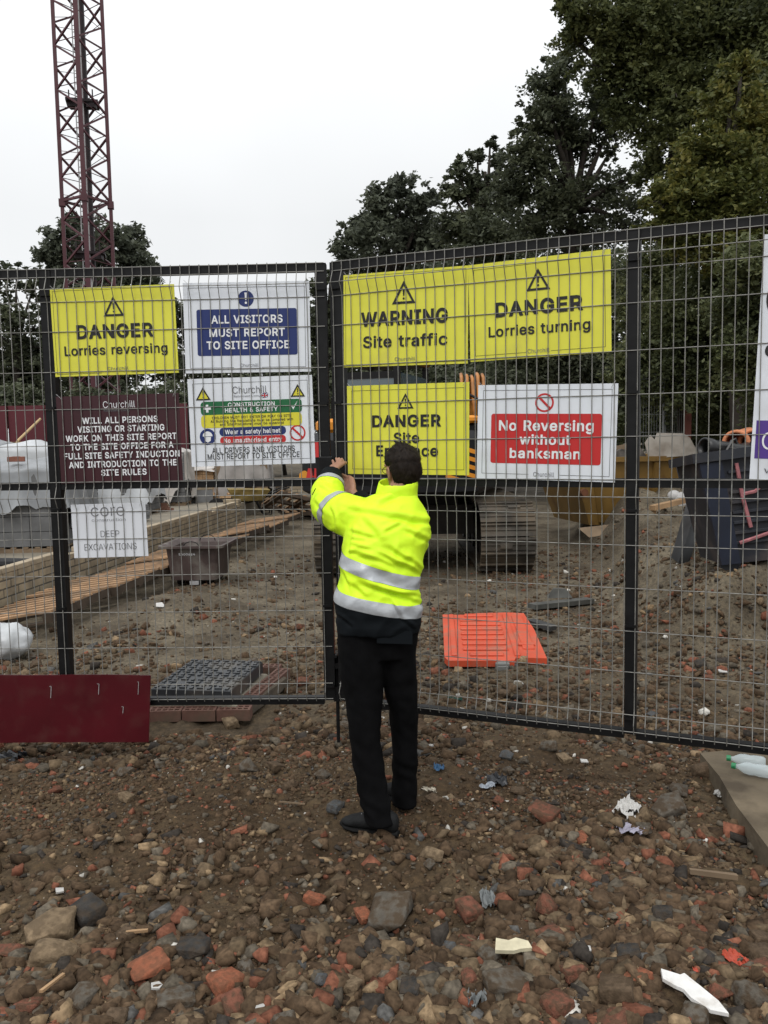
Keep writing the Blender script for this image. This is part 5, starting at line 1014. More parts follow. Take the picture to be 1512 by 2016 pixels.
# ------------------------------------------------------------------ orange barrier panel lying on the ground
org_m = mat('orange_plastic', (.56, .078, .032), .45, var=.12, scale=3, dirt=((.27, .15, .10), 7, .50, .72, .55)); 
Bq = [G(878, 1318), G(1075, 1310), G(1033, 1224), G(873, 1233)]
bc = sum(Bq, Vector()) / 4; u = ((Bq[1] - Bq[0]) + (Bq[2] - Bq[3])).normalized(); bw_ = ((Bq[1] - Bq[0]).length + (Bq[2] - Bq[3]).length) / 2; v = Vector((-u.y, u.x, 0)); bd_ = ((Bq[3] - Bq[0]) + (Bq[2] - Bq[1])).dot(v) / 2
vv = (Bq[3] - Bq[0]) + (Bq[2] - Bq[1]); brz = math.atan2(vv.y, vv.x) - PI / 2
t = thing('barrier_panel', 'orange plastic barrier panel lying flat on the ground behind the right gate', 'barrier', (bc.x, bc.y, Hz(bc.x, bc.y) + .055), rot=(math.radians(2.5), 0, brz))
w2, d2 = bw_ / 2, bd_ / 2
m = MB(); out = [(-w2 + .03, -d2), (w2 * .35, -d2), (w2 * .4, -d2 + .08), (w2, -d2 + .06), (w2 - .0, d2 * .2), (w2 - .03, d2 - .03), (w2 * .55, d2), (-w2 * .2, d2 - .02), (-w2 * .3, d2 - .09), (-w2, d2 - .07), (-w2, -d2 + .1)]
m.prism([(x, y, 0) for x, y in out], (0, 0, .05)); m.build('panel', org_m, t)
m = MB(); x0, x1 = -w2 * .62, w2 * .30
for k in range(9):
    y = -d2 * .80 + k * d2 * 1.62 / 8; hw = (x1 - x0) / 2 - (.05 if k in (0, 8) else 0); m.box(((x0 + x1) / 2, y, .056), (hw * 2, d2 * .10, .022), None, .008)
for x in (-w2 * .80, w2 * .45): m.box((x, 0, .055), (.05, d2 * 1.7, .02), None, .006)
m.box((w2 * .72, d2 * .1, .054), (.10, d2 * 1.4, .016), None, .006); m.box((w2 * .70, -d2 * .45, .060), (w2 * .34, .05, .02), None, .005); m.build('rib', org_m, t)
slot_shade = mat('orange_slot_shade', (.05, .01, .005), .8); m = MB()  # dark strips on the solid panel paint the shade inside its slots
for k in range(8):
    y = -d2 * .70 + k * d2 * 1.62 / 8
    if k in (1, 2, 4, 6): m.box(((x0 + x1) / 2, y, .0506), ((x1 - x0) * .8, .018, .0025))
m.build('slot_shade', slot_shade, t)
m = MB(); m.box((w2 * .12, -d2 - .02, .01), (.11, .05, .07), None, .01); m.box((w2 * .12, -d2 - .05, .0), (.08, .03, .04)); m.build('hinge', mat('grey_plastic', (.17, .17, .16), .7), t)
# ------------------------------------------------------------------ loose pieces behind the right gate
def plank(name, label, a, b, w_, h_, mt, lift=0.0, cat='plank'):
    a = GH(*a); b = GH(*b); a.z = Hz(a.x, a.y) + h_ / 2 + lift; b.z = Hz(b.x, b.y) + h_ / 2 + lift; m = MB(); c = (a + b) / 2; m.bar(a, b, w_, h_)
    return m.build(name, mt, None, c, label=label, cat=cat)
gk = mat('grey_plank', (.075, .075, .068), .7, var=.35, scale=6, bump=.2)
plank('board_offcut', 'weathered grey board lying beyond the orange barrier panel', (1046, 1203), (1162, 1190), .13, .05, gk, .02, 'board')
plank('board_offcut', 'short dark board behind the right corner of the orange barrier panel', (1044, 1236), (1090, 1250), .10, .04, mat('dark_board', (.04, .04, .04), .8, var=.3, scale=6), .04, 'board')
p = GH(1100, 1192); m = MB(); m.loft([[(-.13, -.05, 0), (.14, -.05, 0), (.12, .05, 0), (-.12, .05, 0)], [(-.06, -.02, .10), (.08, -.02, .09), (.07, .03, .09), (-.05, .03, .10)]]); m.build('rubble_wedge', gk, None, (0, 0, 0), label='grey concrete wedge resting on the weathered grey board', cat='concrete piece').location = (p.x, p.y, Hz(p.x, p.y) + .09)
# ------------------------------------------------------------------ yellow skip with rubbish
skip_m = mat('skip_yellow', (.18, .105, .026), .55, var=.2, scale=2.5, dirt=((.10, .045, .015), 3, .55, .68, .8))
c = G(1245, 1030, .38); rz_ = .18
t = thing('skip', 'rusty yellow skip half behind the post of the right gate', 'skip', (c.x + .1, c.y + .9, .36), rz=rz_)
def ring4(hx0, hx1, hy0, hy1, z): return [(hx0, hy0, z), (hx1, hy0, z), (hx1, hy1, z), (hx0, hy1, z)]
m = MB(); m.loft([ring4(-.95, 1.05, -.75, .75, 0), ring4(-1.30, 1.45, -.9, .9, 1.02), ring4(-1.36, 1.51, -.96, .96, 1.02), ring4(-1.36, 1.51, -.96, .96, 1.10), ring4(-1.26, 1.41, -.86, .86, 1.10), ring4(-1.0, 1.1, -.70, .70, .45)]); m.build('body', skip_m, t)
m = MB()
for x in (-.75, .1, .95): m.bar((x, -.79, .05), (x * 1.25, -.935, 1.0), .09, .06)
m.build('rib', skip_m, t)
m = MB(); m.tube([(-1.15, -.95, .55), (-1.15, -1.03, .55)], [.06, .06], 10); m.tube([(1.25, -.95, .55), (1.25, -1.03, .55)], [.06, .06], 10); m.build('lifting_lug', mat('rust', (.12, .045, .02), .8, var=.3, scale=8), t)
sk = Vector(t.location)
ply = mat('dirty_plywood', (.33, .30, .26), .8, col2=(.16, .13, .10), scale=3, contrast=(.45, .7))
yp = sk.y - .9
def flat_px(name, label, cat, px, Y, th, mt, lean=0.0):
    P_ = [W(x, y, Y) for x, y in px]; zb = min(q.z for q in P_); P_ = [Vector((q.x, q.y + (q.z - zb) * lean, q.z)) for q in P_]; m = MB(); m.prism(P_, (0, th, 0)); c = sum(P_, Vector()) / len(P_); return m.build(name, mt, None, c, label=label, cat=cat)
flat_px('plywood_sheet', 'torn dirty white plywood sheet standing up out of the skip', 'plywood', [(1277, 902), (1272, 872), (1284, 856), (1292, 866), (1298, 852), (1350, 853), (1362, 862), (1378, 896)], yp, .018, ply, .25)
flat_px('board_offcut', 'pale board leaning in the left end of the skip', 'board', [(1206, 904), (1204, 880), (1235, 874), (1238, 900)], yp + .4, .03, wood_d, .2)
flat_px('rubbish_sack', 'dark rubbish heaped in the skip left of the plywood sheet', 'rubbish', [(1210, 908), (1206, 892), (1226, 884), (1250, 890), (1262, 880), (1276, 902)], yp + .25, .25, mat('rubbish', (.09, .08, .07), .9, var=.6, scale=9), .2)
def bar_px(name, label, cat, a, b, Ya, Yb, w_, h_, mt):
    m = MB(); pa_, pb_ = W(*a, Ya), W(*b, Yb); m.bar(pa_, pb_, w_, h_); return m.build(name, mt, None, (pa_ + pb_) / 2, label=label, cat=cat)
bar_px('timber_offcut', 'pale timber length sticking out in front of the skip', 'timber', (1284, 1000), (1352, 984), 11.6, 12.0, .10, .07, wood)
flat_px('timber_block', 'short timber block under the pale timber length', 'timber', [(1281, 1013), (1281, 1000), (1292, 1000), (1292, 1013)], 11.65, .08, wood)
flat_px('chipboard_piece', 'brown board lying below the skip on the spoil bank', 'board', [(1143, 1042), (1160, 1058), (1230, 1048), (1225, 1034)], 12.0, .03, wood_d, 1.2)
m = MB(); p = W(1345, 990, 12.4); m.ellipsoid(p, (.16, .14, .17)); m.ellipsoid(p + Vector((-.12, .05, .1)), (.10, .1, .09)); o = m.build('cement_bag', mat('pale_bag', (.42, .41, .40), .8, var=.2, scale=8, bump=.4), None, p, True, label='pale crumpled bag behind the leaning metal sheet', cat='bag')
# far mesh fence behind the skip
fen = mat('fence_steel', (.16, .17, .17), .6, .3)
for k, (x0, x1, lab) in enumerate(((1258, 1306, 'grey mesh fence panel behind the skip, left one'), (1308, 1348, 'grey mesh fence panel behind the skip, right one'))):
    a, b = W(x0, 885, 15.4), W(x1, 885, 15.2); z0, z1 = .35, W(x0, 735, 15.3).z; t = thing('mesh_fence', lab, 'fence', (a.x, a.y, .35), group='mesh fence panels behind the skip'); org = Vector(t.location)
    m = MB(); P_ = lambda u_, z: Vector((a.x + (b.x - a.x) * u_, a.y + (b.y - a.y) * u_, z))
    for u_ in (.02, .98): m.tube([P_(u_, z0), P_(u_, z1)], .021, 6)
    for z in (z0 + .1, (z0 + z1) / 2 - .3, z1 - .03): m.tube([P_(.03, z), P_(.97, z)], .019, 6)
    m.build('frame', fen, t, org); m = MB()
    for i in range(9): m.tube([P_(.06 + .88 * i / 8, z0 + .1), P_(.06 + .88 * i / 8, z1 - .04)], .004, 4)
    for i in range(8): m.tube([P_(.04, z0 + .2 + (z1 - z0 - .3) * i / 7), P_(.96, z0 + .2 + (z1 - z0 - .3) * i / 7)], .004, 4)
    m.build('mesh_panel', fen, t, org)
a = W(1353, 885, 15.0); m = MB(); m.box((a.x, a.y, 1.2), (.10, .10, 2.0)); m.box((a.x, a.y, 2.22), (.12, .12, .04)); m.box((a.x, a.y - .06, 1.7), (.05, .02, .12)); m.build('steel_post', mat('rust_post', (.10, .03, .02), .8, var=.3, scale=6), None, (a.x, a.y, .2), label='rusty red post beside the far mesh fence', cat='post')
# ------------------------------------------------------------------ tilted crate full of pipes
cr_m = mat('crate_plastic', (.012, .014, .020), .55, var=.35, scale=3, dirt=((.07, .055, .05), 4, .52, .68, .6)); blu = mat('blue_paint', (.008, .012, .026), .55, var=.3, scale=4)
cb = GH(1412, 1130); t = thing('pipe_crate', 'tilted dark blue ridged crate with pink spray marks, full of pipes', 'crate', (cb.x, cb.y, cb.z + .02), rot=(math.radians(-4), math.radians(-7), -.16))
CW_, CHt = 1.25, .92
m = MB(); m.loft([ring4(.06, CW_ - .05, .02, .95, .05), ring4(-.04, CW_ + .02, -.05, 1.0, CHt), ring4(-.10, CW_ + .08, -.11, 1.06, CHt), ring4(-.10, CW_ + .08, -.11, 1.06, CHt + .08), ring4(0, CW_, -.02, .98, CHt + .08), ring4(.10, CW_ - .1, .06, .9, .3)]); m.build('body', cr_m, t)
m = MB()
for k in range(8):
    z = .22 + k * .085; y = .02 - .07 * (z - .05) / .87; m.box((CW_ / 2 + .05, y - .012, z), (CW_ - .24, .024, .028), None, .004)
m.build('ridge', cr_m, t)
m = MB(); m.hexa([(.04, -.015, .05), (.19, -.015, .05), (.19, .05, .05), (.04, .05, .05), (-.05, -.085, CHt - .01), (.13, -.085, CHt - .01), (.13, 0, CHt - .01), (-.05, 0, CHt - .01)]); m.build('corner_strip', blu, t)
for x_ in (.12, CW_ - .15): m = MB(); m.box((x_, .1, -.03), (.16, .14, .16)); m.build('foot', cr_m, t)
pink = mat('pink_spray', (.34, .13, .14), .8, var=.25, scale=20); m = MB()
def stroke(pts, w_=.035):
    Q = [Vector((x, .02 - .07 * (z - .05) / .87 - .030, z)) for x, z in pts]
    m.tube(Q, w_ * .45, 6)
stroke([(.24, .88), (.26, .6), (.30, .34)]); stroke([(.26, .62), (.36, .63), (.44, .69), (.48, .78), (.46, .88)]); stroke([(.62, .86), (.66, .45)]); stroke([(.20, .22), (.50, .29)]); stroke([(.50, .29), (.85, .39)])
m.build('spray_mark', pink, t)
GP = 'black drain pipes in the tilted crate'; pipe_m = mat('black_pipe', (.012, .012, .013), .38, var=.2, scale=5); tc_m = mat('terracotta', (.55, .21, .10), .65, var=.12, scale=5)
def pipe(label, a, b, Ya, Yb, r, mt=pipe_m, group=GP, name='drain_pipe', ri=.86):
    pa_, pb_ = W(*a, Ya), W(*b, Yb); d = (pb_ - pa_).normalized(); u_ = d.orthogonal().normalized(); v_ = d.cross(u_); n = 22; m = MB()
    def rg(p, r_): return [p + (u_ * math.cos(2 * PI * k / n) + v_ * math.sin(2 * PI * k / n)) * r_ for k in range(n)]
    m.loft([rg(pa_ + d * .12, r * ri), rg(pa_, r * ri), rg(pa_, r * 1.12), rg(pa_ + d * .10, r * 1.12), rg(pa_ + d * .12, r), rg(pb_, r), rg(pb_, r * ri), rg(pb_ - d * .1, r * ri)], caps=False)
    m.loft([rg(pa_ + d * .5, r * ri), rg(pa_ + d * .51, r * ri)])
    return m.build(name, mt, None, (pa_ + pb_) / 2, True, label=label, cat='pipe', group=group)
pipe('long black pipe across the top of the tilted crate', (1385, 880), (1520, 900), 9.0, 9.3, .095)
pipe('black pipe with its open pale rimmed end towards the viewer', (1418, 916), (1450, 895), 8.85, 9.9, .062)
pipe('black pipe standing open below the long black pipe', (1440, 898), (1480, 880), 8.95, 9.9, .085)
pipe('black pipe cut by the right edge, with a pale rim', (1492, 916), (1530, 905), 8.8, 9.9, .075)
pipe('short black pipe low at the left end of the crate', (1392, 925), (1470, 925), 9.1, 9.4, .06)
pipe('dark pipe lying behind the open pipe ends', (1400, 905), (1530, 928), 9.4, 9.5, .075)
pipe('left terracotta pipe behind the black pipes', (1448, 872), (1475, 862), 9.7, 10.6, .135, tc_m, 'terracotta pipes on the crate', 'terracotta_pipe')
pipe('right terracotta pipe partly behind the purple board', (1482, 872), (1512, 866), 9.75, 10.6, .15, tc_m, 'terracotta pipes on the crate', 'terracotta_pipe')
m = MB(); a, b = W(1420, 905, 8.95), W(1442, 868, 9.0); m.tube([a, b], .022, 8); m.tube([b, b + Vector((.03, 0, .02)), b + Vector((.05, 0, -.03))], .018, 6); m.build('pipe_bracket', pipe_m, None, a, label='short black rod poking up between the black pipes', cat='bracket')
m = MB(); a, b = W(1342, 905, 9.2), W(1356, 960, 9.1); m.bar(a, b, .12, .10); m.bar(W(1346, 908, 9.15), W(1400, 925, 9.1), .08, .07); m.bar(W(1350, 915, 9.1), W(1358, 950, 9.05), .03, .03); m.bar(b, W(1362, 1000, 9.1), .10, .08); m.build('plastic_offcut', cr_m, None, a, label='black angled plastic frame leaning on the left side of the pipe crate', cat='frame')
# folded metal sheet leaning on the crate
sh = mat('dark_sheet', (.060, .063, .066), .38, .5, var=.5, scale=3); P_ = [W(1352, 988, 9.0), W(1390, 997, 8.8), W(1353, 1122, 8.55), W(1321, 1098, 8.7)]; q = [W(1372, 1000, 8.72), W(1336, 1108, 8.50)]
m = MB(); T_ = Vector((.012, .03, .006))
for f_ in ([P_[0], q[0], q[1], P_[3]], [q[0], P_[1], P_[2], q[1]]): m.prism(f_, T_)
m.build('sheet', sh, thing('metal_sheet', 'dark folded metal sheet leaning against the pipe crate', 'metal sheet', P_[2]), P_[2])
# ------------------------------------------------------------------ corner slab and bottles
e0 = G(1378, 1482, .09); e1 = G(1514, 1668, .09); ed = (e1 - e0); ed.z = 0; L_ = ed.length; ed.normalize(); en = Vector((-ed.y, ed.x, 0))
t = thing('concrete_kerb_slab', 'muddy concrete slab edge at the right, with a bottle lying on it', 'slab', (e0.x, e0.y, 0), rz=math.atan2(ed.y, ed.x))
top_o = [(0, 0), (L_ * .3, .012), (L_ * .62, -.01), (L_ * 1.25, .0), (L_ * 1.25, 1.6), (-.1, 1.5), (-.32, .9), (-.10, .35)]
m = MB(); m.prism([(x, y, -.10) for x, y in top_o], (0, 0, .19)); m.build('slab_body', mat('muddy_concrete', (.125, .098, .064), .95, var=.3, scale=2.5, bump=.7, bscale=25, detail=9, dirt=((.055, .040, .025), 4, .50, .66, .8)), t)
bt = bpy.data.materials.new('clear_plastic'); bt.use_nodes = True; b_ = bt.node_tree.nodes['Principled BSDF']; b_.inputs['Base Color'].default_value = (.60, .68, .70, 1); b_.inputs['Roughness'].default_value = .18; b_.inputs['Alpha'].default_value = .45
grn = mat('green_cap', (.02, .20, .08), .4); lbl = mat('pale_label', (.60, .63, .66), .5)
for (ax, ay), (bx_, by_), lab in (((1431, 1492), (1468, 1497), 'clear bottle with green cap on the concrete slab, upper of the two'), ((1441, 1507), (1480, 1514), 'clear bottle with green cap on the concrete slab, lower of the two')):
    a = G(ax, ay, .128); b = G(bx_, by_, .128); d = (b - a).normalized(); t = thing('plastic_bottle', lab, 'bottle', a, group='bottles on the concrete slab'); t.scale = (.85, .85, .85); d.z = 0
    q = lambda s_: d * s_
    m = MB(); m.tube([q(.02), q(.035), q(.07), q(.10), q(.13), q(.15), q(.20), q(.215)], [.013, .014, .034, .038, .034, .038, .037, .028], 14); m.build('bottle_body', bt, t, smooth=True)
    m = MB(); m.tube([q(-.002), q(.022)], [.0175, .0175], 12); m.build('cap', grn, t)
# ------------------------------------------------------------------ bag at the left edge
bag_m = mat('white_bag', (.46, .475, .485), .4, var=.06, scale=3, bump=.5, bscale=10); p = G(-6, 1302); m = MB(); R_ = []
nu, nv = 36, 18
for j in range(nv + 1):
    a = -PI / 2 + .05 + (PI - .1) * j / nv; ring = []
    for i in range(nu):
        t_ = 2 * PI * i / nu; q = Vector((math.cos(a) * math.cos(t_), math.cos(a) * math.sin(t_), math.sin(a))); k = 1 + .16 * mnoise.noise(q * 2.2) + .08 * mnoise.noise(q * 6); ring.append((q.x * .24 * k, q.y * .22 * k, max(.0, .13 + q.z * .17 * k)))
    R_.append(ring)
m.loft(R_); o = m.build('plastic_bag', bag_m, None, smooth=True, label='bulging white plastic bag on the ground at the left edge', cat='bag'); o.location = (p.x, p.y + .1, Hz(p.x, p.y))
# ------------------------------------------------------------------ litter
def crumple(name, label, px, py, wpx, mt, flat=.35, seed=0, asp=.7, cat='litter', rough=.45, base=None):
    p = GH(px, py); s_ = wpx / F * (p - CP).length / 2; r = random.Random(seed); bm = bmesh.new(); bmesh.ops.create_grid(bm, x_segments=14, y_segments=14, size=1)
    off = Vector((seed * 3.1, seed * 1.7, 0))
    for v_ in bm.verts:
        q = v_.co.copy(); rad = q.length
        n1 = mnoise.noise(q * 1.6 + off); n2 = mnoise.noise(q * 3.7 + off * 2)
        v_.co = Vector((q.x * (1 - .25 * abs(n1)) + .25 * n2, q.y * asp * (1 - .25 * abs(n2)) + .2 * n1, flat * (.5 + n1 * 1.1 + n2 * .8)))
    kill = [f for f in bm.faces if f.calc_center_median().length + .5 * mnoise.noise(f.calc_center_median() * 2 + off) > .95]
    bmesh.ops.delete(bm, geom=kill, context='FACES'); bmesh.ops.solidify(bm, geom=bm.faces[:], thickness=.02); me = bpy.data.meshes.new(name); bm.to_mesh(me); bm.free(); me.materials.append(mt)
    o = bpy.data.objects.new(name, me); COL.objects.link(o); o.scale = (s_, s_, s_); o.location = (p.x, p.y, Hz(p.x, p.y) + s_ * flat * .25 + .008); o.rotation_euler.z = r.uniform(0, 6); tag(o, label, cat); return o
wpap = mat('litter_white', (.46, .45, .43), .6, var=.15, scale=20, dirt=((.25, .20, .15), 12, .55, .72, .6)); crumple('paper_scrap', 'crumpled white tissue on the stones at the right of the man', 1238, 1607, 56, wpap, .45, 1, .8)
crumple('paper_scrap', 'lilac tinted crumpled tissue below the white tissue', 1240, 1643, 48, mat('litter_lilac', (.30, .285, .35), .6), .3, 2, .6); crumple('plastic_scrap', 'blue plastic scrap right of the legs of the man', 864, 1518, 26, mat('litter_blue', (.02, .08, .17), .4), .5, 3, .8)
crumple('plastic_scrap', 'black plastic scrap on the stones right of the man', 978, 1545, 48, mat('litter_black', (.012, .013, .016), .35), .4, 4, .8); crumple('paper_scrap', 'pale blue scrap tucked under the black plastic scrap', 962, 1553, 36, mat('litter_pale', (.30, .33, .37), .5), .3, 5, .5)
crumple('paper_scrap', 'small white crumpled paper beside the concrete slab edge', 1418, 1573, 24, wpap, .5, 6, .8); crumple('plastic_scrap', 'torn bright orange plastic scrap in the right foreground', 1450, 1898, 54, mat('litter_orange', (.36, .05, .022), .5), .25, 7, .6)
crumple('plastic_scrap', 'tiny bright orange scrap left of the torn orange scrap', 1369, 1924, 13, MATS['litter_orange'], .3, 8, .6); crumple('plastic_scrap', 'black rag on the ground at the left edge', 18, 1500, 60, MATS['litter_black'], .3, 9, .6)
crumple('paper_scrap', 'white paper scrap right of the left foot under the gate', 848, 1472, 24, wpap, .2, 10, .5); crumple('plastic_scrap', 'dark green scrap on the bottom rail of the right gate', 895, 1382, 30, mat('litter_green', (.01, .06, .045), .5), .3, 11, .4)
crumple('paper_scrap', 'cream torn paper beside the right shoe of the man', 845, 1562, 26, mat('litter_cream', (.50, .46, .38), .6), .35, 12, .5); crumple('plastic_scrap', 'grey crumpled rag in the middle of the right foreground', 960, 1782, 52, mat('litter_grey', (.15, .16, .16), .7), .45, 13, .5)
crumple('plastic_scrap', 'grey upright plastic shred at the bottom edge right of the middle', 940, 1985, 40, MATS['litter_grey'], .8, 14, .8)
def shard(name, label, px, py, pts, th, mt, rz=0.0, tilt=(0.1, 0.05), cat='shard'):
    p = GH(px, py); k = (p - CP).length / F * (.8 if cat == 'china' else 1); th, tilt = (min(th, .007), (tilt[0] * .5, .12)) if cat == 'china' else (th, tilt); c, s_ = math.cos(rz), math.sin(rz); m = MB(); m.prism([(x * k, y * k, 0) for x, y in pts], (0, 0, th)); o = m.build(name, mt, None, label=label, cat=cat); o.location = (p.x, p.y, Hz(p.x, p.y) + .018); o.rotation_euler = (tilt[0], tilt[1], rz); return o
shard('plaster_sheet', 'big broken white plaster piece at the bottom right', 1365, 1990, [(-40, 30), (-36, 52), (-8, 40), (0, 44), (18, 14), (34, -14), (40, -40), (14, -34), (-8, -10), (-14, 8), (-26, 16)], .012, mat('plaster', (.66, .65, .63), .7, var=.1, scale=30, dirt=((.25, .20, .14), 14, .55, .7, .6)), 0, (.10, .06), 'plaster').location.z += .028
shard('tile_fragment', 'flat cream tile piece lying on the large grey stone', 1009, 1911, [(-31, -12), (-26, 16), (-5, 10), (8, 16), (28, 8), (32, -8), (12, -10), (0, -14)], .014, mat('cream_tile', (.52, .47, .33), .6, var=.15, scale=30), 0, (.15, .0), 'tile').location.z += .055
shard('tile_fragment', 'white half round china piece in the right foreground', 1153, 1880, [(-12, 8), (12, 8), (10, -6), (0, -12), (-9, -8)], .010, wpap, .1, (.2, 0), 'china'); shard('tile_fragment', 'white china chip at the bottom edge left of centre', 508, 1998, [(-13, -8), (-10, 14), (8, 16), (15, 2), (4, -14)], .014, wpap, .3, (.1, 0), 'china')
shard('tile_fragment', 'small bright white chip below the trodden dirt', 309, 1963, [(-10, -8), (-12, 8), (4, 12), (12, 2), (6, -10)], .012, wpap, .2, (.1, 0), 'china'); shard('tile_fragment', 'white chip behind the right gate near its post', 1020, 1352, [(-11, -4), (-8, 8), (2, 12), (11, 6), (12, -4)], .02, wpap, .1, (.4, 0), 'china')
shard('tile_fragment', 'white chip lying right of the gate post behind the right gate', 1422, 1330, [(-11, -4), (-6, 8), (4, 10), (12, 2), (10, -6)], .02, wpap, .3, (.4, 0), 'china'); shard('tile_fragment', 'white chip on the dirt left of the brown tub corner', 315, 1198, [(-9, -5), (-9, 12), (5, 16), (10, 5), (8, -5)], .02, wpap, .3, (.7, 0), 'china')
shard('tile_fragment', 'white chip under the right gate near the bottom rail', 1150, 1508, [(-8, -6), (-8, 8), (8, 8), (9, -4)], .01, wpap, 0, (.2, 0), 'china'); shard('tile_fragment', 'white chip at the left side among the rubble', 117, 1765, [(-9, -8), (-5, 9), (10, 3), (6, -10)], .010, wpap, .7, (.2, 0), 'china')
shard('timber_splinter', 'thin timber splinter among the rubble at the lower left', 270, 1853, [(-18, -2), (-18, 3), (18, 6), (18, 2)], .010, wood, .0, (.1, 0), 'splinter'); shard('timber_splinter', 'yellowish timber splinter at the lower left of the ground', 105, 1950, [(-14, -20), (-8, -20), (14, 16), (9, 18)], .010, wood, .0, (.1, 0), 'splinter')
shard('timber_splinter', 'long thin brown splinter left of the man on the dirt', 575, 1592, [(-24, 6), (-24, 8), (25, -4), (25, -7)], .006, wood_d, .0, (0, 0), 'splinter'); shard('timber_splinter', 'brown stick near the right edge of the ground', 1405, 1737, [(-36, 10), (-36, 16), (36, -4), (36, -12)], .02, wood_d, 0, (0, 0), 'stick')
# ------------------------------------------------------------------ tracked digger seen from behind
jy = mat('digger_orange', (.62, .23, .015), .45, var=.12, scale=3); jb = mat('digger_black', (.008, .008, .009), .5, var=.3, scale=3, spec=.2); trk = mat('track_steel', (.075, .066, .055), .8, .1, var=.5, scale=4, bump=.3, dirt=((.11, .085, .058), 3, .42, .62, .9), spec=.2)
under = mat('muddy_black', (.03, .026, .022), .8, var=.4, scale=3); glass = mat('dark_glass', (.07, .10, .115), .08, 0.0, spec=.8)
dx, dy = .53, 12.6; gzd = .02
D = thing('tracked_digger', 'orange and black tracked digger seen from behind, beyond the right gate', 'digger', (dx, dy, gzd)); Do = Vector(D.location)
for s_ in (-1, 1):
    m = MB(); cx = 1.09 * s_; r_ = .43; half = 1.45; n = 46; per = 4 * half + 2 * PI * r_
    def path(t):
        t %= per
        if t < 2 * half: return Vector((0, -half + t, 2 * r_ + .03)), 0.0
        t -= 2 * half
        if t < PI * r_: a = t / r_; return Vector((0, half + r_ * math.sin(a), r_ + .03 + r_ * math.cos(a))), -a
        t -= PI * r_
        if t < 2 * half: return Vector((0, half - t, .03)), PI
        t -= 2 * half; a = t / r_; return Vector((0, -half - r_ * math.sin(a), r_ + .03 - r_ * math.cos(a))), PI - a
    for k in range(n):
        p, a = path(k * per / n); M = Matrix.Rotation(a, 3, 'X'); p = p + Vector((cx, 0, 0)); rj = random.Random(k + 50 * s_)
        m.box(p, (.72, per / n * .93, .028), M); m.box(p + M @ Vector((0, per / n * .36, .026)), (.72, .02, .034), M); m.box(p + M @ Vector((0, 0, .020)), (.72, .016, .018), M)
        if k % 3 == 0: m.box(p + M @ Vector((rj.uniform(-.2, .2), -.02, .02)), (.16, .07, .03), M)
    m.build('track', trk, D)
    m = MB(); m.box((cx - .02 * s_, 0, .46), (.40, 2.7, .46)); 
    for k in range(2): m.tube([(cx - .28, (-1, 1)[k] * half, .46), (cx + .28, (-1, 1)[k] * half, .46)], [.36, .36], 20)
    for k in range(5): m.tube([(cx - .22, -1.1 + k * .55, .20), (cx + .22, -1.1 + k * .55, .20)], [.14, .14], 12)
    m.build('track_frame', under, D)
m = MB(); m.box((0, 0, .62), (1.5, 1.5, .42)); m.box((0, 0, .86), (1.1, 1.1, .16)); m.tube([(0, 0, .92), (0, 0, 1.06)], [.6, .6], 28); m.build('undercarriage', under, D)
# the upper body is slewed: its tail swings to the left
SL = math.radians(-17); MS = Matrix.Rotation(SL, 3, 'Z'); U = lambda x, y, z: MS @ Vector((x, y, z))
def ub(m, c, d, bev=0.0): m.box(U(*c), d, MS, bev)
m = MB(); ub(m, (0, .1, 1.14), (2.30, 3.2, .20)); ub(m, (.62, -.55, 1.62), (1.05, 1.5, .76), .05); ub(m, (-.10, -1.05, 1.62), (.5, .6, .76), .04); m.build('platform', jb, D)
m = MB(); ub(m, (.60, -.75, 2.03), (1.10, 1.3, .10), .03); ub(m, (-.62, -1.02, 1.98), (1.0, .75, .20), .05); m.build('engine_hood', jy, D)
m = MB(); N = 17; R_ = []
for z, k in ((1.02, .93), (1.10, 1.0), (1.78, 1.0), (1.88, .94)):
    o = [];
    for i in range(N):
        t_ = -1 + 2 * i / (N - 1); o.append(U(t_ * 1.22 * k, (-2.05 + .42 * abs(t_) ** 2.6) * k, z))
    for i in range(N): 
        t_ = 1 - 2 * i / (N - 1); o.append(U(t_ * 1.22 * k, -1.22, z))
    R_.append(o)
m.loft(R_); cwt = m.build('counterweight', jb, D, smooth=False)
def cw_y(t_): return -2.05 + .42 * abs(t_) ** 2.6
hz = MB()
for k in range(6):                                     # diagonal stripes on the right hand end
    for t0, t1 in ((.70, .985),):
        z0 = 1.20 + k * .105; n = 5; P_ = []
        if k > 4: continue
        lo = []; hi = []
        for i in range(n + 1):
            tt = t0 + (t1 - t0) * i / n; zz = z0 - (tt - t0) * .45 + .08
            lo.append(U(tt * 1.22, cw_y(tt) - .006, max(1.11, min(1.77, zz)))); hi.append(U(tt * 1.22, cw_y(tt) - .006, max(1.112, min(1.775, zz + .055))))
        hz.add(lo + hi, [(i, i + 1, n + 2 + i, n + 1 + i) for i in range(n)])
hz.build('hazard_stripe', jy, cwt)
def cwtext(st, t0, t1, z0, h, m_, bold=.02):
    V, Fc = text_geo(st, bold); c0, c1 = cap_h(bold); b0, b1 = V[:, 0].min(), V[:, 0].max(); q = MB()
    q.add([U((t0 + (t1 - t0) * (x - b0) / (b1 - b0)) * 1.22, cw_y(t0 + (t1 - t0) * (x - b0) / (b1 - b0)) - .008, z0 + (y - c0) / (c1 - c0) * h) for x, y, _ in V], Fc); q.build('lettering', m_, cwt)
cwtext('C', -.50, -.28, 1.52, .26, ink_white, .03); cwtext('not a', -.36, .12, 1.20, .07, ink_white, .0); cwtext('vo', .02, .12, 1.06, .04, ink_white, .0)
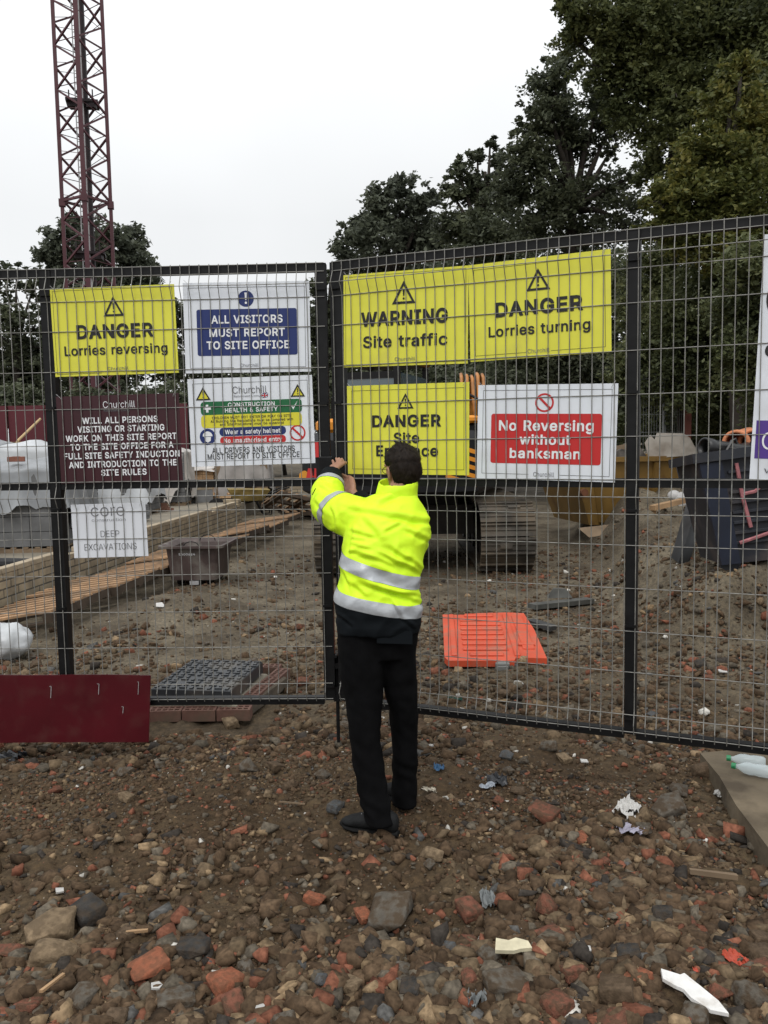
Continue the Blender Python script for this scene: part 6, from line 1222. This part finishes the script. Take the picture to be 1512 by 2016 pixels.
def refl(t_, z, w_, h, m_, nm, tri=True):
    q = MB(); x = t_ * 1.22; y = cw_y(t_) - .010; k = .62 if tri else 1
    q.prism([U(x - w_ / 2, y, z), U(x + w_ / 2, y, z), U(x + w_ / 2 * k, y, z + h), U(x - w_ / 2 * k, y, z + h)], U(0, -.015, 0)); q.build(nm, m_, cwt)
redm = mat('red_marker', (.50, .03, .03), .35); amb = mat('amber_lamp', (.62, .27, .03), .3)
refl(-.80, 1.22, .24, .19, redm, 'reflector'); refl(-.74, 1.56, .22, .20, redm, 'reflector')
q = MB(); x = -.80 * 1.22; y = cw_y(-.80) - .028; q.prism([U(x - .018, y, 1.41), U(x + .018, y, 1.41), U(x + .008, y, 1.31), U(x - .008, y, 1.31)], U(0, -.003, 0)); q.ellipsoid(U(x, y, 1.275), (.02, .006, .02), None, 10, 6); q.build('reflector_mark', jb, cwt)
m = MB(); m.tube([U(-.95 * 1.22, cw_y(-.95) - .01, 1.30), U(-.95 * 1.22, cw_y(-.95) - .05, 1.30)], [.075, .07], 14); m.build('indicator_lamp', amb, cwt)
# cab on the left of the machine
m = MB(); x0, x1, y0, y1, z0, z1 = -1.12, -.12, -.55, 1.15, 1.24, 2.92
for x in (x0, x1):
    for y in (y0, y1): m.bar(U(x, y, z0), U(x + (.04 if x < -.5 else -.04), y, z1), .10, .10)
m.bar(U(x0, y0, 1.95), U(x1, y0, 1.95), .08, .10); m.bar(U(x0, y0, 2.72), U(x1, y0, 2.72), .08, .10); ub(m, ((x0 + x1) / 2, y0 + .01, 1.6), (1.0, .05, .72)); ub(m, ((x0 + x1) / 2, (y0 + y1) / 2, 1.22), (1.0, 1.7, .06)); cab = m.build('cab', jb, D)
m = MB(); ub(m, ((x0 + x1) / 2, .3, 2.98), (1.10, 1.80, .10), .04); m.build('cab_roof', jb, cab)
m = MB(); ub(m, ((x0 + x1) / 2, y0 - .02, 2.33), (.86, .012, .68)); m.build('window', glass, cab)
m = MB(); ub(m, (x0 - .005, .3, 2.2), (.012, 1.5, 1.1)); m.build('window', glass, cab); m = MB(); ub(m, (x1 + .005, .3, 2.2), (.012, 1.5, 1.1)); m.build('window', glass, cab)
m = MB(); ub(m, (-.6, .3, 1.55), (.5, .5, .5), .05); ub(m, (-.6, .12, 2.0), (.48, .12, .7), .04); m.build('seat', jb, cab)
m = MB(); m.tube([U(-1.0, -1.0, 1.98), U(-1.0, -1.0, 2.38), U(.9, -1.0, 2.42), U(1.12, -1.0, 2.30), U(1.12, -1.0, 1.98)], .025, 6); m.tube([U(.0, -1.0, 2.40), U(.0, -1.0, 2.05)], .02, 6); m.tube([U(1.12, -1.0, 2.3), U(1.12, .5, 2.3), U(1.12, .5, 1.2)], .022, 6); m.build('handrail', jb, D)
# boom and dipper stretched ahead, with hoses over the back of the boom
m = MB(); bpth = [(.15, .9, 1.25), (.18, 1.7, 2.0), (.20, 2.7, 2.35), (.22, 4.0, 2.30), (.24, 5.2, 1.9)]
for a, b, h0 in zip(bpth[:-1], bpth[1:], (.42, .52, .46, .36)): m.bar(U(*a), U(*b), .36, h0)
m.build('boom', jy, D)
m = MB(); m.bar(U(.24, 5.0, 2.15), U(.24, 5.9, .75), .26, .36); m.build('dipper_arm', jy, D)
m = MB(); R_ = []
for k in range(9):
    a = PI * .15 + PI * 1.0 * k / 8; R_.append((.24, 5.75 + .42 * math.cos(a), .50 + .42 * math.sin(a)))
for p, q2 in zip(R_[:-1], R_[1:]): m.bar(U(*p), U(*q2), .9, .04)
m.build('bucket', under, D)
hose = mat('hose_orange', (.30, .125, .03), .55, var=.5, scale=3)
for k in range(5):
    m = MB(); x = .56 + k * .085; m.tube([U(x + .12, .2, 1.9), U(x + .08, .22, 2.42 + .03 * (k % 3)), U(x + .03, .45, 2.68 + .04 * (k % 2)), U(x - .08, .95, 2.80 - .02 * (k % 3)), U(x * .5 + .1, 1.9, 2.45), U(x * .3 + .1, 2.6, 2.5)], .028, 7); m.build('hose', hose, D, smooth=True)
for k in range(2):
    m = MB(); x = -.02 + k * .12; m.tube([U(x, .4, 1.9), U(x - .03, .5, 2.36), U(x + .05, .9, 2.55), U(.1, 1.6, 2.5)], .03, 7); m.build('hose', hose, D, smooth=True)
m = MB(); m.tube([U(.85, -.6, 2.06), U(.85, -.6, 2.36), U(.87, -.66, 2.42)], .045, 10); m.build('exhaust_pipe', jb, D)
m = MB(); m.tube([U(x0, y1, 2.4), U(x0 - .25, y1, 2.5)], .014, 6); ub(m, (x0 - .30, y1, 2.42), (.16, .05, .30), .02); m.build('mirror', jb, D)
# ------------------------------------------------------------------ the man at the gate
def voxel(mb, size, smooth=0, fac=.5):
    me = mb.mesh('tmp', black); o = bpy.data.objects.new('tmp', me); COL.objects.link(o)
    r = o.modifiers.new('r', 'REMESH'); r.mode = 'VOXEL'; r.voxel_size = size; r.use_smooth_shade = True
    if smooth: s = o.modifiers.new('s', 'SMOOTH'); s.iterations = smooth; s.factor = fac
    dg = bpy.context.evaluated_depsgraph_get(); dg.update(); out = bpy.data.meshes.new_from_object(o.evaluated_get(dg)); bpy.data.objects.remove(o); bpy.data.meshes.remove(me); return out
def ering(c, rx, ry, yaw=0.0, n=28, tilt=(0, 0), p=2.3):
    c = Vector(c); o = []
    for k in range(n):
        t = 2 * PI * k / n; cx, cy = math.cos(t), math.sin(t); s = 1 / (abs(cx) ** p + abs(cy) ** p) ** (1 / p); x, y = cx * s * rx, cy * s * ry
        q = Vector((x * math.cos(yaw) - y * math.sin(yaw), x * math.sin(yaw) + y * math.cos(yaw), 0)); q.z = q.x * tilt[0] + q.y * tilt[1]; o.append(c + q)
    return o
def lim(m, pts, n=18): m.tube([p for p, r in pts], [r for p, r in pts], n, round_=True)
def lv(y, x0, x1, Y, ry, dz=0): c = W((x0 + x1) / 2, y, Y); return c, (x1 - x0) / 2 / F * Y * 1.0, ry
def finish(me, name, mats, parent, org, disp=None, smooth=True):
    if disp:
        nm = [v.normal.copy() for v in me.vertices]
        for v, n_ in zip(me.vertices, nm): v.co += n_ * disp(v.co)
    for v in me.vertices: v.co -= org
    me.name = name; me.materials.clear()
    for m_ in mats: me.materials.append(m_)
    me.polygons.foreach_set('material_index', [0] * len(me.polygons))
    me.polygons.foreach_set('use_smooth', [smooth] * len(me.polygons)); me.update()
    o = bpy.data.objects.new(name, me); COL.objects.link(o); o.parent = parent; return o
skin = mat('skin', (.36, .19, .125), .5, var=.10, scale=30); hivis = mat('hi_vis_yellow', (.66, .98, .018), .62, var=.05, scale=5, bump=.18, bscale=45); tape = mat('reflective_tape', (.40, .42, .44), .38, .15, var=.12, scale=12, bump=.25, bscale=40)
navy = mat('navy_fabric', (.006, .008, .010), .8, spec=.12); trou = mat('black_trousers', (.0036, .0036, .004), .9, spec=.08, var=.3, scale=20); shoe_m = mat('shoe_leather', (.0095, .010, .0105), .7, var=.4, scale=30, spec=.2, bump=.3); sole_m = mat('shoe_sole', (.009, .009, .009), .85, spec=.15, var=.5, scale=20)
hairm = mat('dark_hair', (.013, .0088, .006), .6, var=.4, scale=60, spec=.14); lace_m = mat('lace', (.42, .43, .43), .8)
fl = G(735, 1640); ground_p = Hz(-.03, 3.68); pe = thing('person', 'man in a yellow high visibility jacket and black trousers reaching up to the gate latch', 'person', (-.02, 3.70, ground_p)); PO = Vector(pe.location)
# joints
hemL = W(745, 1235, 3.74)
shL, elL, wrL = W(706, 1022, 3.83), W(640, 990, 4.02), W(654, 930, 4.24)
shR, elR, wrR = W(812, 1022, 3.90), W(800, 1072, 4.08), W(694, 972, 4.25)
neck0 = W(787, 985, 3.83); headc = W(792, 924, 3.88)
HY = math.radians(27); HS = .93                     # the head is turned to the left
MH = Matrix.Rotation(HY, 3, 'Z') @ Matrix.Rotation(math.radians(-6), 3, 'X')
hp = lambda x, y, z: headc + MH @ Vector((x * HS, y * HS, z * .90))
# ---- body: one continuous skin
b = MB()
b.loft([ering(W(744, 1255, 3.76), .13, .09), ering(W(748, 1180, 3.77), .125, .085), ering(W(752, 1110, 3.79), .14, .09), ering(W(758, 1050, 3.83), .155, .09), ering(W(768, 1005, 3.85), .12, .075), ering(W(780, 985, 3.85), .06, .06)])
lim(b, [(W(780, 1000, 3.85), .060), (W(784, 975, 3.845), .056), (hp(0, -.015, -.06), .058)])
b.loft([[hp(x * rx, y * ry + oy, z) for x, y in [(math.cos(2 * PI * k / 28), math.sin(2 * PI * k / 28)) for k in range(28)]] for z, rx, ry, oy in
        ((-.125, .030, .030, .060), (-.112, .047, .055, .040), (-.085, .058, .078, .018), (-.05, .067, .090, .006), (-.01, .072, .095, .0), (.03, .0745, .097, -.004), (.06, .072, .094, -.006), (.085, .060, .080, -.008), (.103, .040, .056, -.010), (.112, .016, .022, -.010))])
b.loft([[hp(x, y, z) for x, y, z in r_] for r_ in ([(-.010, .085, .02), (.010, .085, .02), (.010, .100, .02), (-.010, .100, .02)], [(-.017, .080, -.03), (.017, .080, -.03), (.015, .118, -.028), (-.015, .118, -.028)], [(-.012, .078, -.045), (.012, .078, -.045), (.012, .104, -.040), (-.012, .104, -.040)])])   # nose
b.tube([hp(-.026, .088, -.068), hp(0, .096, -.066), hp(.026, .088, -.068)], [.008, .011, .008], 8, round_=True)   # lips
b.tube([hp(-.050, .080, .028), hp(0, .090, .030), hp(.050, .080, .028)], [.010, .009, .010], 8, round_=True)        # brow
for s_ in (-1, 1):                                                                                                   # ears
    E_ = MH @ Matrix.Rotation(.35 * s_, 3, 'Z'); b.ellipsoid(hp(.076 * s_, -.004, -.022), (.008, .019, .031), E_, 12, 8)
    b.tube([hp(.080 * s_, .012, -.018), hp(.084 * s_, .008, .004), hp(.086 * s_, -.010, .010), hp(.086 * s_, -.020, -.006), hp(.084 * s_, -.016, -.030), hp(.078 * s_, .004, -.050)], [.0055, .006, .0065, .0065, .006, .0065], 8, round_=True)
for a, c_, e, r_ in ((shL, elL, wrL, 1), (shR, elR, wrR, 1)): lim(b, [(a, .050), (a.lerp(c_, .5), .046), (c_, .040)]); lim(b, [(c_, .040), (c_.lerp(e, .4), .040), (e, .027)])
def leg(y0, pts, Y0): lim(b, [(W(x, y, Y), r_) for x, y, Y, r_ in pts])
lim(b, [(W(712, 1275, 3.77), .075), (W(716, 1420, 3.74), .044), (W(728, 1500, 3.70), .042), (W(745, 1606, 3.665), .030)])
lim(b, [(W(782, 1275, 3.81), .075), (W(795, 1400, 3.84), .042), (W(797, 1490, 3.875), .040), (W(797, 1570, 3.875), .030)])
# hands: palm, four fingers bent at the knuckles, thumb from the side of the palm
def hand(wr, fwd, up, side, thumb_s, curl, spread=.0195):
    f_, u_ = fwd.normalized(), up.normalized(); s_ = side.normalized(); pc = wr + f_ * .048
    for k in range(4): b.tube([wr + s_ * (k - 1.5) * .009 + f_ * .002, pc + s_ * (k - 1.5) * .016, wr + f_ * .088 + s_ * (k - 1.5) * spread], [.016, .0155, .0115], 10, round_=True)
    for k, ln in enumerate((.84, 1.0, .95, .76)):
        kx = wr + f_ * (.090 - .004 * abs(k - 1.2)) + s_ * (k - 1.5) * spread; d = f_; p0 = kx; pts = [p0]; rs_ = [.0098]
        for j, (sl, rr_) in enumerate(((.040, .0090), (.026, .0083), (.021, .0070))):
            a_ = curl[j] + .12 * (k - 1.5) * (j == 0); d = (d * math.cos(a_) - u_ * math.sin(a_)).normalized(); u2 = (u_ * math.cos(a_) + f_ * 0).normalized(); u_n = d.cross(s_).normalized(); u_ = u_n if u_n.dot(up) > -2 and (u_n - u2).length < 3 else u2
            p0 = p0 + d * sl * ln; pts.append(p0); rs_.append(rr_)
            if j == 0: up_k = u_
        b.tube(pts, rs_, 10, round_=True); u_ = up.normalized()
    t0 = wr + f_ * .030 + s_ * thumb_s * .030; td = (f_ * .75 + s_ * thumb_s * .55 - u_ * .35).normalized(); t1 = t0 + td * .042; td2 = (f_ * .9 - s_ * thumb_s * .1 - u_ * .4).normalized()
    b.tube([wr + f_ * .015 + s_ * thumb_s * .018, t0, t1, t1 + td2 * .028, t1 + td2 * .044], [.015, .0135, .0105, .0095, .007], 10, round_=True)
hL = W(672, 905, 4.32); hand(wrL, W(668, 902, 4.36) - wrL, Vector((-.35, -.55, .75)), Vector((.75, .25, .45)), 1, (.75, .9, .6))
hand(wrR, W(679, 938, 4.36) - wrR, Vector((.55, -.75, .2)), Vector((.45, .05, .85)), 1, (.6, .8, .6))
body = finish(voxel(b, .0036, 3, .5), 'body', [skin], pe, PO)
m = MB()
for s_ in (-1, 1): m.ellipsoid(hp(.031 * s_, .083, .006), (.011, .010, .011), None, 12, 8)
m.build('eyes', mat('eye', (.5, .5, .48), .2), body, PO, True)
m = MB()                                                    # glasses
for s_ in (-1, 1):
    m.tube([hp(.033 * s_ + .024 * math.cos(2 * PI * k / 16), .108, .004 + .018 * math.sin(2 * PI * k / 16)) for k in range(17)], .0017, 5); m.tube([hp(.058 * s_, .106, .008), hp(.076 * s_, .06, .008), hp(.081 * s_, .0, .006), hp(.082 * s_, -.016, -.004)], .0018, 5)
m.tube([hp(-.009, .109, .006), hp(.009, .109, .006)], .0017, 5); m.build('glasses', black, pe, PO)
# ---- hair: a cap over skull and nape, with short strands
bm = bmesh.new(); bmesh.ops.create_uvsphere(bm, u_segments=56, v_segments=36, radius=1)
def hairline(v):                                             # v in head space (unit sphere); >0 keeps hair
    x, y, z = v
    front = z - (.30 + .55 * max(0, y - .2)) if y > .25 else None
    if y > .25: return z - .38 - .25 * (y - .25)
    if y > -.22: return z - .16 if abs(x) > .55 else z + .1
    return z + .98 - .25 * abs(x)
V = []
for v in bm.verts:
    x, y, z = v.co; k = hairline((x, y, z)); t = max(0, min(1, (k + .05) / .16)); rx, ry, rz_ = .0775, .100, .114
    if z < -.25 and y < .1: q = (z + .25); rx *= 1 + q * .22; ry *= 1 + q * .30
    th = (.0145 * t + (.006 if z > .3 else 0)) * (1 + .45 * mnoise.noise(Vector((x * 5, y * 5, z * 2.5)))) - .006 * (1 - t)
    v.co = Vector((x * (rx + th), y * (ry + th) - .004, z * (rz_ + th) + .0)); V.append(k)
bm.verts.index_update(); kill = [v for v in bm.verts if V[v.index] < -.04]; bmesh.ops.delete(bm, geom=kill, context='VERTS')
hm = MB(); hm.v = [tuple(hp(*v.co)) for v in bm.verts]; bm.verts.index_update(); hm.f = [tuple(v.index for v in f.verts) for f in bm.faces]; hm.m = [0] * len(hm.f)
r = random.Random(5); fs_ = [f for f in bm.faces]
for _ in range(3200):
    f = r.choice(fs_); c = f.calc_center_median() * 1.0; nrm = f.normal; c = c + Vector((r.uniform(-.004, .004), r.uniform(-.004, .004), r.uniform(-.004, .004)))
    crown = Vector((.0, -.055, .105)); d = (c - crown); d = (d - nrm * d.dot(nrm)); d = d.normalized() if d.length > 1e-4 else Vector((0, 1, 0)); d = (d + Vector((r.gauss(0, .25), r.gauss(0, .25), r.gauss(0, .2))) + nrm * .28).normalized()
    w_ = d.cross(nrm).normalized() * .0011; L_ = r.uniform(.010, .022); a = c + nrm * .0005; e = a + d * L_ - nrm * .002
    b_ = len(hm.v); hm.v += [tuple(hp(*(a - w_))), tuple(hp(*(a + w_))), tuple(hp(*e))]; hm.f.append((b_, b_ + 1, b_ + 2)); hm.m.append(0)
bm.free(); hm.build('hair', hairm, pe, PO, True)
# ---- jacket
def wr_noise(p, k=1.0):
    s = Vector((p.x * 4.2, p.y * 4, p.z * 9.0)); d = Vector((p.x * 12 + p.z * 9, p.y * 9, p.z * 16 - p.x * 10))
    big = mnoise.noise(s); fine = mnoise.noise(d); rdg = 1 - abs(mnoise.noise(Vector((p.x * 7 + p.z * 5, p.y * 6, p.z * 13 - p.x * 7 + 3)))) * 2.2
    return k * (.010 * big + .0045 * fine + .0055 * max(0, rdg))
def crease(p):                                               # pull lines running from the raised sleeve down across the back
    a = W(690, 1062, 3.72); d = (W(800, 1165, 3.64) - a); q = p - a; t = max(0, min(1, q.dot(d) / d.length_squared)); n_ = (q - d * q.dot(d) / d.length_squared); w_ = n_.dot(Vector((.7, 0, .7)))
    return .007 * math.sin(w_ * 62) * math.exp(-(w_ / .13) ** 2) * (1 - abs(2 * t - 1)) 
def jdisp(p):
    z = p.z; hang = max(0, 1 - abs(z - 1.12) / .10); blouse = .010 * math.sin((z - 1.0) * 34 + p.x * 5) * max(0, 1 - abs(z - 1.06) / .16)
    return wr_noise(p) + crease(p) + blouse
CREASE = [(693, 1044, 738, 1056, 7, .005), (692, 1059, 716, 1063, 5, .0035), (694, 1070, 730, 1082, 6, .0045), (684, 1086, 700, 1087, 5, .003), (695, 1040, 688, 1088, 5, .006), (767, 1013, 850, 1028, 9, .010), (758, 1047, 788, 1030, 7, .007),
    (704, 1087, 785, 1115, 10, .009), (748, 1089, 826, 1126, 8, .011), (774, 1080, 832, 1120, 7, .008), (722, 1150, 826, 1183, 9, .012), (749, 1161, 828, 1172, 7, .008), (690, 1146, 720, 1172, 8, .007), (690, 1000, 765, 1016, 9, .006), (746, 992, 778, 977, 8, .008),
    (771, 1186, 788, 1212, 5, .007), (629, 944, 660, 950, 5, .006), (632, 957, 652, 968, 5, .006), (622, 985, 640, 1010, 6, .006), (655, 1000, 664, 1040, 5, .005), (672, 1120, 690, 1160, 6, .006), (800, 1040, 842, 1062, 8, .008), (720, 1020, 750, 1060, 9, .006), (664, 1210, 690, 1232, 6, .006), (790, 1215, 815, 1235, 6, .006)]
def creases(p, n_):
    if n_.y > .15: return 0.0
    x, y = proj(p); out = 0.0
    for x0, y0, x1, y1, w_, d in CREASE:
        ex, ey = x1 - x0, y1 - y0; L2 = ex * ex + ey * ey; t = ((x - x0) * ex + (y - y0) * ey) / L2
        if t < -.2 or t > 1.2: continue
        dd = ((x - x0) * ey - (y - y0) * ex) / math.sqrt(L2) + 3 * mnoise.noise(Vector((x * .03, y * .03, x0)))
        if abs(dd) > 3 * w_: continue
        fall = max(0, min(1, min(t + .2, 1.2 - t) / .35)); q = dd / w_
        out += d * fall * (math.exp(-(q - .5) ** 2 * 1.6) - 1.1 * math.exp(-(q + .55) ** 2 * 3.2))
    return out
yw = .10
j = MB()
TL = [(1242, 667, 826, 3.755, .125), (1225, 661, 829, 3.755, .138), (1200, 660, 831, 3.76, .145), (1165, 662, 830, 3.765, .146), (1130, 667, 829, 3.77, .148), (1095, 671, 834, 3.78, .150), (1065, 676, 841, 3.79, .152), (1035, 682, 845, 3.81, .150), (1012, 692, 840, 3.83, .140), (995, 704, 832, 3.84, .122), (982, 720, 824, 3.845, .098), (972, 738, 818, 3.845, .08)]
j.loft([ering(*lv(y, a, c_, Y, ry)[:2], lv(y, a, c_, Y, ry)[2], yw, 36, (0, 0), 2.5) for y, a, c_, Y, ry in TL])
lim(j, [(W(722, 1030, 3.83), .112), (shL.lerp(elL, .35) + Vector((0, 0, -.012)), .098), (elL + Vector((.012, -.01, -.012)), .083)])
lim(j, [(elL + Vector((.012, -.01, -.010)), .084), (elL.lerp(wrL, .35), .079), (elL.lerp(wrL, .68), .064)])
lim(j, [(W(796, 1032, 3.87), .108), (W(812, 1052, 3.93), .086), (W(808, 1074, 4.05), .076)]); lim(j, [(W(808, 1074, 4.05), .076), (elR.lerp(wrR, .4), .070), (elR.lerp(wrR, .70), .058)])
jme = voxel(j, .0065, 6, .5)
nm = [v.normal.copy() for v in jme.vertices]
for v, n_ in zip(jme.vertices, nm): v.co += n_ * (jdisp(v.co) + creases(v.co, n_))
# cut the tape bands and the dark hem out of the jacket along clean planes
bm = bmesh.new(); bm.from_mesh(jme)
nv = Vector((math.sin(.14), -.05, math.cos(.14))).normalized()     # the bands dip to the right
def plane_z(px, py, Y): return W(px, py, Y)
cuts = {'upper': (plane_z(740, 1118, 3.63), plane_z(740, 1144, 3.63)), 'lower': (plane_z(740, 1184, 3.62), plane_z(740, 1209, 3.62))}
aL = (elL - shL).normalized(); fL = (elL.lerp(wrL, .68) - elL).normalized()
armc = shL.lerp(elL, .66)
def bis(co, no, sel=None):
    g = bm.verts[:] + bm.edges[:] + bm.faces[:]
    if sel: fs2 = [f for f in bm.faces if sel(f.calc_center_median())]; g = list({v for f in fs2 for v in f.verts}) + list({e for f in fs2 for e in f.edges}) + fs2
    bmesh.ops.bisect_plane(bm, geom=g, plane_co=co, plane_no=no, dist=1e-5)
NV = {'upper': Vector((.30, -.05, .95)).normalized(), 'lower': Vector((.20, -.05, .97)).normalized()}
for k, (p0, p1) in cuts.items(): bis(p0, NV[k]); bis(p1, NV[k])
onarm = lambda c: (c - shL).dot(aL) > .06 and c.x < W(700, 1000, 3.9).x + .01 and c.z > 1.28
u1 = armc - aL * .021; u2 = armc + aL * .026
AN = (aL + Vector((.0, 0, .25))).normalized()
bis(u1, AN, onarm); bis(u2, AN, onarm)
f1 = elL.lerp(wrL, .47); f2 = elL.lerp(wrL, .60); onfore = lambda c: (c - elL).dot(fL) > .06 and c.x < W(700, 900, 4.1).x and c.z > 1.45 and (c - elL.lerp(wrL, .5)).length < .14
bis(f1, fL, onfore); bis(f2, fL, onfore)
mi = {}
for f in bm.faces:
    c = f.calc_center_median(); k = 0
    fore = (c - elL).dot(fL) > .05 and onfore(c)
    if fore:
        t1, t2 = (c - f1).dot(fL), (c - f2).dot(fL)
        k = 3 if t2 > 0 else (1 if t1 > 0 else 0)
    elif onarm(c) and (c - u1).dot(AN) > 0 and (c - u2).dot(AN) < 0: k = 1
    elif c.z < 1.36 and c.y < 3.95 and (c - elR.lerp(wrR, .4)).length > .16:
        du0, du1 = [(c - q).dot(NV['upper']) for q in cuts['upper']]; dl0, dl1 = [(c - q).dot(NV['lower']) for q in cuts['lower']]
        if du0 < 0 < du1 or dl0 < 0 < dl1: k = 1
        elif dl1 < 0: k = 2
    if c.y > 4.12 and c.x > W(672, 960, 4.2).x and not fore and (c - wrR).length < .16: k = 3
    mi[f.index] = k
bm.faces.index_update()
def extract(k, name, mt, off):
    mbx = MB(); idx = {}; bm.normal_update()
    for f in bm.faces:
        if mi.get(f.index, 0) != k: continue
        ids = []
        for v in f.verts:
            if v.index not in idx: idx[v.index] = len(mbx.v); mbx.v.append(tuple(v.co + v.normal * off))
            ids.append(idx[v.index])
        mbx.f.append(tuple(ids)); mbx.m.append(0)
    return mbx
bm.verts.index_update(); bm.faces.index_update()
E0 = extract(0, 'jacket', hivis, 0); E1 = extract(1, 'tape', tape, .0022); E2 = extract(2, 'hem', navy, .0008)
jk = E0.build('jacket', hivis, pe, PO, True); E1.build('reflective_band', tape, jk, PO, True); E2.build('dark_hem', navy, jk, PO, True); E3 = extract(3, 'sleeve', navy, .0008)
if E3.f: E3.build('sleeve_end', navy, jk, PO, True)
bm.free()
# stand up collar, open cuffs
def ringwall(m, rings, th):
    n = len(rings[0]); inner = []
    for r_ in reversed(rings): c = sum(r_, Vector()) / n; inner.append([p + (c - p).normalized() * th for p in r_])
    m.loft(rings + inner, caps=False)
m = MB(); ringwall(m, [ering(W(778, 990, 3.845), .104, .088, .25, 30, (.02, .10)), ering(W(780, 972, 3.845), .098, .086, .3, 30, (.03, .13)), ering(W(783, 956, 3.85), .093, .088, .3, 30, (.04, .18)), ering(W(784, 947, 3.855), .090, .088, .3, 30, (.05, .2))], .007)
cm = voxel(m, .0045, 2); finish(cm, 'collar', [hivis], jk, PO, lambda p: .004 * mnoise.noise(p * 18)); 
for a, c_, wr_, r0 in ((elL, wrL, 1, .058), (elR, wrR, 1, .054)):
    m = MB(); d = (c_ - a).normalized(); u_ = d.orthogonal().normalized(); v_ = d.cross(u_); n = 26
    rg = lambda p, r_: [p + (u_ * math.cos(2 * PI * k / n) + v_ * math.sin(2 * PI * k / n)) * r_ for k in range(n)]
    ringwall(m, [rg(a.lerp(c_, .56), r0 + .004), rg(a.lerp(c_, .70), r0 + .003), rg(a.lerp(c_, .83), r0), rg(a.lerp(c_, .93), r0 - .004)], .007)
    finish(voxel(m, .0045, 2), 'cuff', [navy], jk, PO, lambda p: .005 * mnoise.noise(p * 22))
m = MB(); m.box(W(789, 994, 3.735), (.018, .006, .010), None, .001); m.box(W(715, 976, 3.80), (.016, .006, .010), None, .001); m.box(W(618, 968, 3.95), (.004, .006, .035), Matrix.Rotation(.5, 3, 'Y')); m.build('toggle', navy, jk, PO)
# ---- trousers
t = MB()
Lg = [(1228, 664, 768, 3.765, .118), (1275, 665, 760, 3.765, .122), (1330, 668, 756, 3.755, .112), (1390, 680, 751, 3.745, .100), (1450, 687, 749, 3.73, .090), (1510, 694, 757, 3.71, .085), (1560, 704, 765, 3.69, .080), (1590, 711, 772, 3.678, .080), (1618, 716, 777, 3.668, .082)]
Rg = [(1228, 740, 826, 3.80, .118), (1275, 742, 820, 3.81, .120), (1330, 748, 820, 3.82, .110), (1390, 765, 822, 3.84, .098), (1450, 771, 822, 3.86, .088), (1510, 771, 821, 3.875, .084), (1560, 771, 820, 3.875, .080), (1582, 771, 819, 3.875, .080)]
for S in (Lg, Rg): t.loft([ering(*lv(y, a, c_, Y, ry)[:2], ry, .2, 28, (0, 0), 2.3) for y, a, c_, Y, ry in S])
t.loft([ering(*lv(1200, 668, 822, 3.775, .12)[:2], .118, yw, 32), ering(*lv(1240, 665, 825, 3.78, .125)[:2], .128, yw, 32), ering(*lv(1290, 668, 821, 3.785, .12)[:2], .120, yw, 32)])
def tdisp(p):
    k = max(0, 1 - abs(p.z - .14) / .2); return .006 * mnoise.noise(Vector((p.x * 6, p.y * 6, p.z * 7))) + .0035 * k * math.sin(p.z * 62 + p.x * 35 + 6 * mnoise.noise(p * 6)) + .005 * mnoise.noise(Vector((p.x * 14, p.y * 14, p.z * 22 + p.x * 12)))
tr_ = finish(voxel(t, .008, 4), 'trousers', [trou], pe, PO, tdisp)
m = MB()
p0 = [W(742, 1240, 3.632), W(812, 1243, 3.648), W(812, 1268, 3.650), W(742, 1266, 3.634)]; m.prism(p0, (0, -.004, 0)); m.build('pocket_flap', navy, tr_, PO)
# ---- shoes
def shoe(heel, toe, zb, name='shoe', laces=False):
    d = toe - heel; d.z = 0; L_ = d.length; d.normalize(); s_ = Vector((d.y, -d.x, 0)); u_ = Vector((0, 0, 1)); root = None
    def sec(t, hw, z0, z1, n=16, p=2.6, skew=0.0):
        c = heel + d * (t * L_); c.z = zb; o = []
        for k in range(n):
            a = 2 * PI * k / n; cx, cy = math.cos(a), math.sin(a); q = 1 / (abs(cx) ** p + abs(cy) ** p) ** (1 / p); o.append(c + s_ * (cx * q * hw + skew) + u_ * ((z0 + z1) / 2 + cy * q * (z1 - z0) / 2))
        return o
    m = MB(); m.loft([sec(0, .018, .03, .085), sec(.03, .030, .018, .100), sec(.12, .037, .016, .112), sec(.28, .038, .016, .112), sec(.42, .040, .016, .096), sec(.58, .046, .016, .082), sec(.74, .049, .016, .068), sec(.88, .043, .016, .054), sec(.96, .030, .018, .044), sec(1.0, .016, .022, .036)])
    up = m.build(name, shoe_m, pe, PO, True); m = MB(); m.loft([sec(-.01, .020, .0, .022), sec(.04, .034, .0, .024), sec(.2, .041, .0, .024), sec(.45, .040, .0, .022), sec(.72, .052, .0, .022), sec(.9, .045, .004, .024), sec(1.02, .018, .010, .026)]); m.build('sole', sole_m, up, PO)
    if laces:
        m = MB(); P_ = lambda t, x, z: heel + d * (t * L_) + s_ * x + u_ * (zb - heel.z + z)
        for k in range(4): m.tube([P_(.48 + k * .07, -.028, .085 - k * .007), P_(.50 + k * .07, 0, .092 - k * .008), P_(.52 + k * .07, .028, .083 - k * .007)], .0022, 5)
        m.tube([P_(.46, .0, .098), P_(.50, .03, .112), P_(.58, .05, .095), P_(.62, .045, .072), P_(.56, .03, .074), P_(.47, .005, .098)], .0026, 6); m.tube([P_(.46, .0, .098), P_(.42, .035, .090), P_(.44, .045, .06)], .0024, 5); m.build('laces', lace_m, up, PO)
    return up
h1, t1 = G(783, 1642), G(674, 1622); shoe(Vector((h1.x, h1.y, 0)), Vector((t1.x, t1.y, 0)), Hz((h1.x + t1.x) / 2, (h1.y + t1.y) / 2) - .004, laces=True)
h2 = G(806, 1600); t2 = h2 + Vector((-.10, .24, 0)); shoe(Vector((h2.x, h2.y, 0)), t2, Hz(h2.x, h2.y) - .002)
